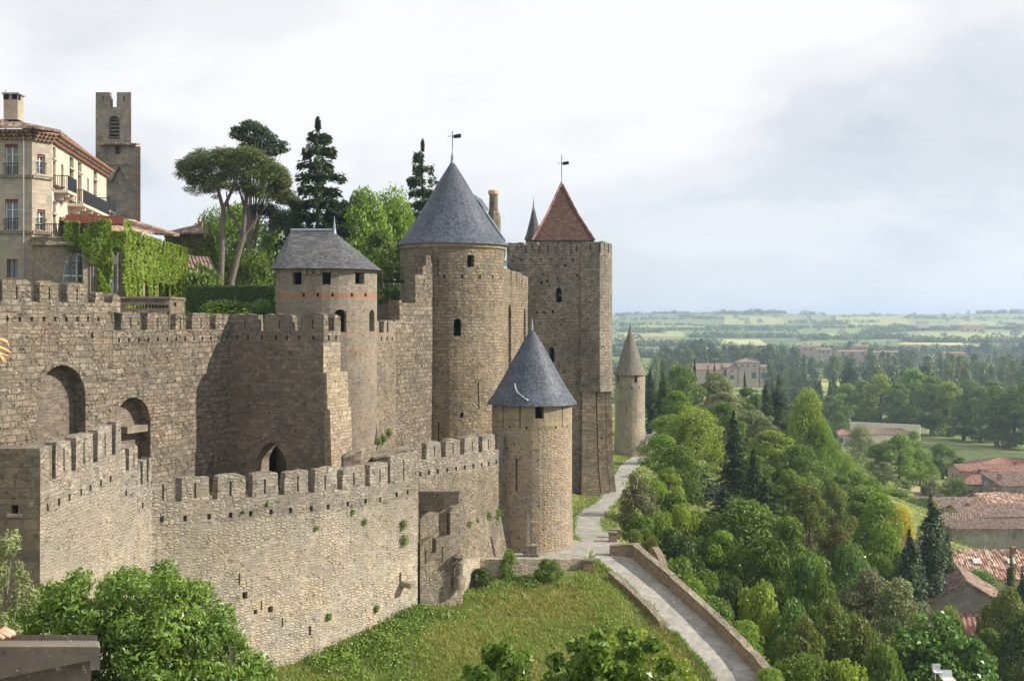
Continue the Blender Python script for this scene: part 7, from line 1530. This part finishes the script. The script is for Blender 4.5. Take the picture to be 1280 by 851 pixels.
for i in range(46): v = nr.uniform(660, 860); u = nr.uniform(-60, 8+min(1, (v-650)/90)*30); d = 33+nr.uniform(-1, 1); r = nr.uniform(.2, .4); cl.append((X(u, d), d, Z(v, d), r*.8, r*.8, r*1.3))
near_tree('flowering_shrub', 'pale feathery grey-green shrub at the left edge beside the dark wall end', cl, 9000, .12, 'leaf_silver', (X(-30, 33), 33, gz(X(-30, 33), 33)), aspect=2.4, cat='shrub')
nr = np.random.default_rng(43)
def mound(pts, d, n, r0, r1, dv=60):
    cl = []; us = [p[0] for p in pts]; vs_ = [p[1] for p in pts]
    for (u, v) in pts: cl.append((X(u, d), d, Z(v, d)-r0*.9, r0, r0, r0*.8))
    for i in range(n): u = nr.uniform(us[0], us[-1]); v = np.interp(u, us, vs_)+8+nr.random()*dv; dd = d+nr.uniform(-1.2, 1.2); r = nr.uniform(r0, r1); cl.append((X(u, dd), dd, Z(v, dd)-r*.7, r, r, r*.8))
    return cl
near_tree('magnolia_tree', 'large-leaved glossy tree top at the bottom edge, left and smaller of two', mound([(572, 850), (590, 830), (612, 806), (630, 800), (655, 812), (680, 850)], 27, 26, .22, .38, 90), 3000, .25, 'leaf_magnolia', (X(620, 27), 27, gz(X(620, 27), 27)), aspect=2.0, up=.1, r=.12)
near_tree('magnolia_tree', 'large-leaved glossy tree top at the bottom edge, right and bigger of two', mound([(680, 850), (695, 815), (720, 795), (750, 783), (785, 782), (815, 795), (835, 820), (850, 850)], 28, 60, .25, .42, 90), 7500, .24, 'leaf_magnolia', (X(765, 28), 28, gz(X(765, 28), 28)), aspect=2.0, up=.1, r=.14)
near_tree('privet_shrub', 'fine-leaved yellow-green shrub behind the bigger large-leaved tree top', mound([(740, 792), (770, 780), (800, 784), (830, 800), (855, 822), (885, 852)], 31, 50, .2, .36, 80), 9000, .10, 'leaf_lime', (X(815, 31), 31, gz(X(815, 31), 31)), aspect=1.8, cat='shrub', r=.1)
nr = np.random.default_rng(44)
near_tree('fig_tree', 'big dark glossy fig tree below the grey barn, white objects at its foot', mound([(1108, 800), (1128, 778), (1150, 764), (1175, 762), (1195, 772), (1215, 790), (1235, 815), (1248, 851)], 84, 120, .7, 1.2, 110), 12000, .42, 'leaf_fig', (X(1180, 84), 84, gz(X(1180, 84), 84)), aspect=1.5, cat='tree')
for (u, v, w_, d, lab) in ((1172, 837, 10, 78, 'small white garden object at the foot of the fig, left and smaller'), (1185, 846, 16, 77.5, 'pale blue-white garden object at the foot of the fig, right and larger')):
    x, z = X(u, d), Z(v, d); rt = root('garden_chair', (x, d, z-.5), lab, 'chair', 'white garden things under the fig'); w = w_*d/F; m = MB(); m.beam((x, d-w*.4, z-.15), (x, d+w*.4, z-.1), w, .05); m.build('seat', 'plastic_white', rt)
    m = MB(); m.beam((x, d+w*.4, z-.12), (x, d+w*.6, z+.35), w, .04); m.build('backrest', 'cloth_white', rt)
    for sx_ in (-1, 1):
        for sy_ in (-1, 1): m = MB(); m.tube([(x+sx_*w*.42, d+sy_*w*.35, z-.15), (x+sx_*w*.46, d+sy_*w*.42, z-.62)], .025, 5); m.build('leg', 'plastic_white', rt)

# ---- trees on the castle side
nr = np.random.default_rng(51); zp = EYE-1.6
d = 108.0; base = Vector((X(283, d), d, zp))
rt = root('umbrella_pine', base, 'umbrella pine with two bare leaning trunks and a flat spreading crown', 'tree')
tp = lambda u, v, dd=0: (X(u, d+dd), d+dd, Z(v, d+dd))
m = MB(); m.tube([tp(277, 420), tp(276, 350), tp(278, 300), tp(279, 262), tp(272, 235), tp(262, 210)], [.34, .3, .26, .21, .15, .08], 9)
m.tube([tp(279, 262), tp(290, 238), tp(296, 215)], [.2, .14, .07], 7); m.tube([tp(272, 235), tp(255, 222), tp(243, 205)], [.14, .1, .05], 6); m.build('trunk', 'bark_pink', rt)
m = MB(); m.tube([tp(288, 420, 1), tp(289, 352, 1), tp(297, 320, 1), tp(305, 292, 1)], [.36, .33, .29, .27], 9); m.tube([tp(305, 292, 1), tp(306, 262, 1), tp(310, 235, 1), tp(316, 205, 1)], [.26, .22, .15, .07], 8)
m.tube([tp(304, 295, 1), tp(318, 278, 1), tp(332, 258, 1), tp(336, 240, 1), tp(342, 222, 1)], [.2, .16, .12, .08, .04], 8); m.tube([tp(303, 294, 1), tp(294, 276, 1), tp(286, 262, 1), tp(283, 240, 1)], [.2, .16, .12, .06], 7); m.tube([tp(320, 277, 1), tp(322, 258, 1), tp(326, 238, 1)], [.1, .08, .05], 6)
m.tube([tp(306, 262, 1), tp(300, 240, 1), tp(292, 225, 1)], [.12, .09, .05], 6); m.build('trunk', 'bark_pink', rt)
ol = [(226, 205), (232, 192), (244, 183), (262, 181), (285, 184), (305, 180), (325, 183), (340, 195), (352, 208), (359, 216), (350, 228), (338, 240), (318, 232), (300, 222), (278, 226), (262, 232), (248, 222), (236, 214)]
cl = []
for i in range(230):
    u = nr.uniform(228, 358); vt = np.interp(u, [226, 240, 262, 285, 310, 335, 359], [200, 184, 180, 183, 180, 190, 216]); vb = np.interp(u, [226, 250, 275, 300, 330, 359], [210, 232, 232, 228, 240, 222]); v = vt+4+(vb+5-vt-4)*nr.random()**1.1; dd = nr.uniform(-3.6, 3.6)*math.cos((u-293)/70*1.3); r = nr.uniform(.45, .85); p = tp(u, v+2, dd); cl.append((p[0]-base.x, p[1]-base.y, p[2]-base.z, r*1.2, r*1.2, r*.75))
for (u, v, r) in ((238, 236, .7), (246, 240, .8), (258, 236, .7), (240, 228, .6), (270, 246, .5), (345, 246, .8), (356, 240, .7), (362, 246, .6), (352, 252, .6), (366, 240, .5), (372, 250, .4), (335, 250, .5)): p = tp(u, v); cl.append((p[0]-base.x, p[1]-base.y, p[2]-base.z, r*1.2, r, r*.55))
finish('crown', [cloud(cl, 46000, .27, up=.9, shell=.3, aspect=4.5, jitter=.9)], 'needle_pine', rt)
tree('fir', 397, 160, 118, 118, 'tall layered dark fir between the pine and the small tower', 'needle', name='fir_tree', zb=zp)
tree('fir', 528, 186, 72, 134, 'pointed dark fir behind the left edge of the biggest blue cone', 'needle', name='fir_tree', zb=zp)
nr = np.random.default_rng(52); d = 122; cl = []; b_ = Vector((X(322, d), d, zp))
for (u, v, r) in ((300, 162, .9), (312, 157, 1.0), (325, 163, 1.0), (318, 172, 1.2), (335, 170, .9), (345, 178, .9), (350, 186, .8), (298, 170, .8), (330, 182, 1.2), (342, 190, 1.0), (310, 182, 1.1), (345, 240, 1.3), (360, 250, 1.3), (335, 262, 1.4), (356, 270, 1.3), (372, 262, 1.1), (350, 225, 1.2), (330, 215, 1.4), (365, 280, 1.1)):
    for k in range(2): p = (X(u+nr.normal()*3, d), d+nr.normal(), Z(v+nr.normal()*2, d)); cl.append((p[0], p[1], p[2], r*1.1, r, r*.5))
near_tree('cedar_tree', 'dark cedar whose top shows above the umbrella pine', cl, 12000, .36, 'needle', tuple(b_), aspect=2.6, up=.9, r=.3, limbs=30)
for (k, u, v, w, d, mt, lab) in (('b1', 300, 262, 96, 128, 'leaf_bright', 'bright green tree behind the umbrella pine trunks'), ('b2', 345, 272, 70, 124, 'leaf_bright', 'bright green tree just left of the small slate-roofed tower'), ('b3', 268, 270, 44, 132, 'leaf_mid', 'thin-leaved tree left of the pine trunks'),
                        ('b1', 455, 244, 66, 118, 'leaf_bright', 'bright green tree right of the dark fir'), ('b3', 492, 246, 78, 124, 'leaf_bright', 'broad bright green tree touching the biggest blue cone'), ('b2', 476, 290, 60, 112, 'leaf_mid', 'darker green tree low between the two slate roofs'), ('b1', 425, 262, 50, 130, 'leaf_mid', 'green tree behind the small slate roof finial'), ('b2', 510, 300, 44, 108, 'leaf_dark', 'dark green tree behind the stair landing'), ('b3', 318, 318, 70, 114, 'leaf_mid', 'low green tree behind the clipped hedge'), ('s3', 626, 292, 14, 111, 'leaf_mid', 'little green treetop between chimney and square tower')):
    tree(k, u, v, w, d, lab, mt, name='broadleaf_tree', zb=zp if k[0] == 'b' else EYE+4.5)
for (k, u, v, w, d, mt, lab) in (('s1', 250, 330, 64, 98, 'leaf_mid', 'round green bush between creeper wing and pine trunks'), ('s2', 290, 374, 100, 80, 'leaf_mid', 'low loose green shrub in front of the clipped hedge, left'), ('s2', 322, 373, 46, 80, 'leaf_fig', 'low loose green shrub in front of the clipped hedge, right')):
    tree(k, u, v, w, d, lab, mt, cat='shrub', name='shrub', zb=zp if d > 90 else EYE-.6, hmin=.5)
# clipped hedge
rt = root('clipped_hedge', (X(288, 86), 86, zp), 'long dark clipped hedge with a sunlit flat top, left of the small tower', 'hedge')
x0, x1, y0, y1, zt_ = X(233, 86), X(343, 86), 86.0, 87.4, Z(358.5, 86); n = 26000
f = nr.random((n, 3)); k = nr.integers(0, 4, n); P0 = np.stack([x0+(x1-x0)*f[:, 0], y0+(y1-y0)*f[:, 1], zp+(zt_-zp)*f[:, 2]], 1)
P0[k == 0, 1] = y0; P0[k == 1, 2] = zt_; P0[k == 2, 0] = x1; P0[k == 3, 1] = y0+.1; P0 += nr.normal(size=(n, 3))*.05
N0 = nr.normal(size=(n, 3))*.5; N0[k == 0, 1] -= 1; N0[k == 3, 1] -= 1; N0[k == 1, 2] += 1.3; N0[k == 2, 0] += 1
V = leaves(P0, N0, .11, 1.5)-np.array(rt.location); np_mesh('foliage', V, np.arange(n*4).reshape(n, 4), 'leaf_dark', rt, np.repeat(nr.random(n), 4))
m = MB(); m.box(((x0+x1)/2, (y0+y1)/2, (zp+zt_)/2-.03), (x1-x0-.1, y1-y0-.1, zt_-zp-.05)); m.build('inner_mass', 'leaf_dark', rt)
# creeper on the hotel wing
nr = np.random.default_rng(61)
def creeper(label, regions, n, mat, base, leaf=.2):
    Vs = []; rt_ = root('wall_creeper', base, label, 'climbing plant', 'creepers on the hotel')
    tot = sum(r[5] for r in regions)
    for (line, sa, sb, za, zb, wt) in regions:
        m_ = int(n*wt/tot); s = nr.uniform(sa, sb, m_); z = nr.uniform(za, zb, m_); bump = .12+.25*np.abs(np.sin(s*2.1+np.sin(z*1.3)))*nr.uniform(.3, 1, m_); pn = [line.at(q) for q in s]
        keep = (np.sin(s*1.9+.7*np.sin(z*2.3))*np.cos(z*1.4+s*.6)+nr.normal(size=m_)*.35 > -.62); s, z, bump = s[keep], z[keep], bump[keep]; m_ = len(s); pn = [q_ for q_, k_ in zip(pn, keep) if k_]
        P0 = np.array([(p.x-nn.x*b_, p.y-nn.y*b_, zz_) for (p, nn), b_, zz_ in zip(pn, bump, z)]); N0 = np.array([(-nn.x, -nn.y, .3) for p, nn in pn])+nr.normal(size=(m_, 3))*.8; Vs.append(leaves(P0, N0, leaf, 1.25))
    V = np.concatenate(Vs)-np.array(base); k = len(V)//4; np_mesh('foliage', V, np.arange(k*4).reshape(k, 4), mat, rt_, np.repeat(nr.random(k), 4))
    for (line, sa, sb, za, zb, wt) in regions[:6]: m = MB(); p, nn = line.at((sa+sb)/2); m.tube([(p.x-nn.x*.06, p.y-nn.y*.06, zp), (p.x-nn.x*.06, p.y-nn.y*.06, zb)], .05, 4); m.build('stem', 'bark_grey', rt_)
us_ = WG.su; L1 = WG.L; s1_ = WG.c[1]; zz2 = lambda v: Z(v, 84)
reg_ = [(WG, us_(121), us_(137), EYE-1.6, zz2(276), 3.6), (WG, us_(134), s1_+.3, zz2(312), zz2(290), 1.2), (WG, us_(150.5), s1_+1.4, EYE-1.6, zz2(276), 3), (WG, s1_, L1, zw-3.4, zw-.9, 9)]
n = 13
for i in range(n):
    q = s1_+(L1-s1_)*(i+.2)/n; w_ = (L1-s1_)/n; reg_.append((WG, q-.1, q+w_*.65, zw-1.2, zw+.25, .55))
for q in (s1_+2.2, s1_+4.2, s1_+7.5, s1_+9.8, s1_+12.6, s1_+14.6, s1_+17.5, s1_+20, s1_+22.4):
    if q < L1-1: reg_.append((WG, q, q+1.35, EYE-1.6, zw-3.2, 1.5))
creeper('bright green creeper covering the low hotel wing', reg_, 36000, 'leaf_ivy', (X(170, 90), 90, zp), .24)
rgd = [(pv, pv.su(84), pv.su(110), Z(313, 84), Z(296, 84), 2), (pv, pv.su(80), pv.su(98), Z(300, 84), Z(278, 84), 1.6), (WG, 0, us_(121), Z(318, 83), Z(288, 83), 2.2), (WG, us_(110), us_(122), Z(330, 83), Z(278, 83), 1.6)]
creeper('shaded green creeper over the arched pavilion window', rgd, 9000, 'leaf_ivy_dark', (X(100, 83), 83, zp), .18)
hl = Line([hx[0], hx[1], hx[2]]); creeper('dark creeper on the house behind the wing', [(hl, 0, hl.L, EYE, Z(292, 118), 4), (hl, hl.c[1], hl.L, EYE, Z(292, 118), 1)], 9000, 'leaf_ivy_dark', (X(235, 118), 118, zp), .24)

# ------------------------------------------------------------------ haze: one closed box of thin air round everything
m = MB(); m.hexa([(-3700, -130, EYE-52), (4300, -130, EYE-52), (4300, 5300, EYE-52), (-3700, 5300, EYE-52), (-3700, -130, EYE+45), (4300, -130, EYE+45), (4300, 5300, EYE+45), (-3700, 5300, EYE+45)])
hz_ = bpy.data.materials.new('haze'); hz_.use_nodes = True; nt = hz_.node_tree; nt.nodes.clear(); o_ = nt.nodes.new('ShaderNodeOutputMaterial'); v_ = nt.nodes.new('ShaderNodeVolumePrincipled')
v_.inputs['Color'].default_value = (.62, .78, 1, 1); v_.inputs['Density'].default_value = .0002; v_.inputs['Anisotropy'].default_value = .3; nt.links.new(v_.outputs[0], o_.inputs['Volume']); MATS['haze'] = hz_
o = m.build('haze', 'haze'); o['kind'] = 'stuff'
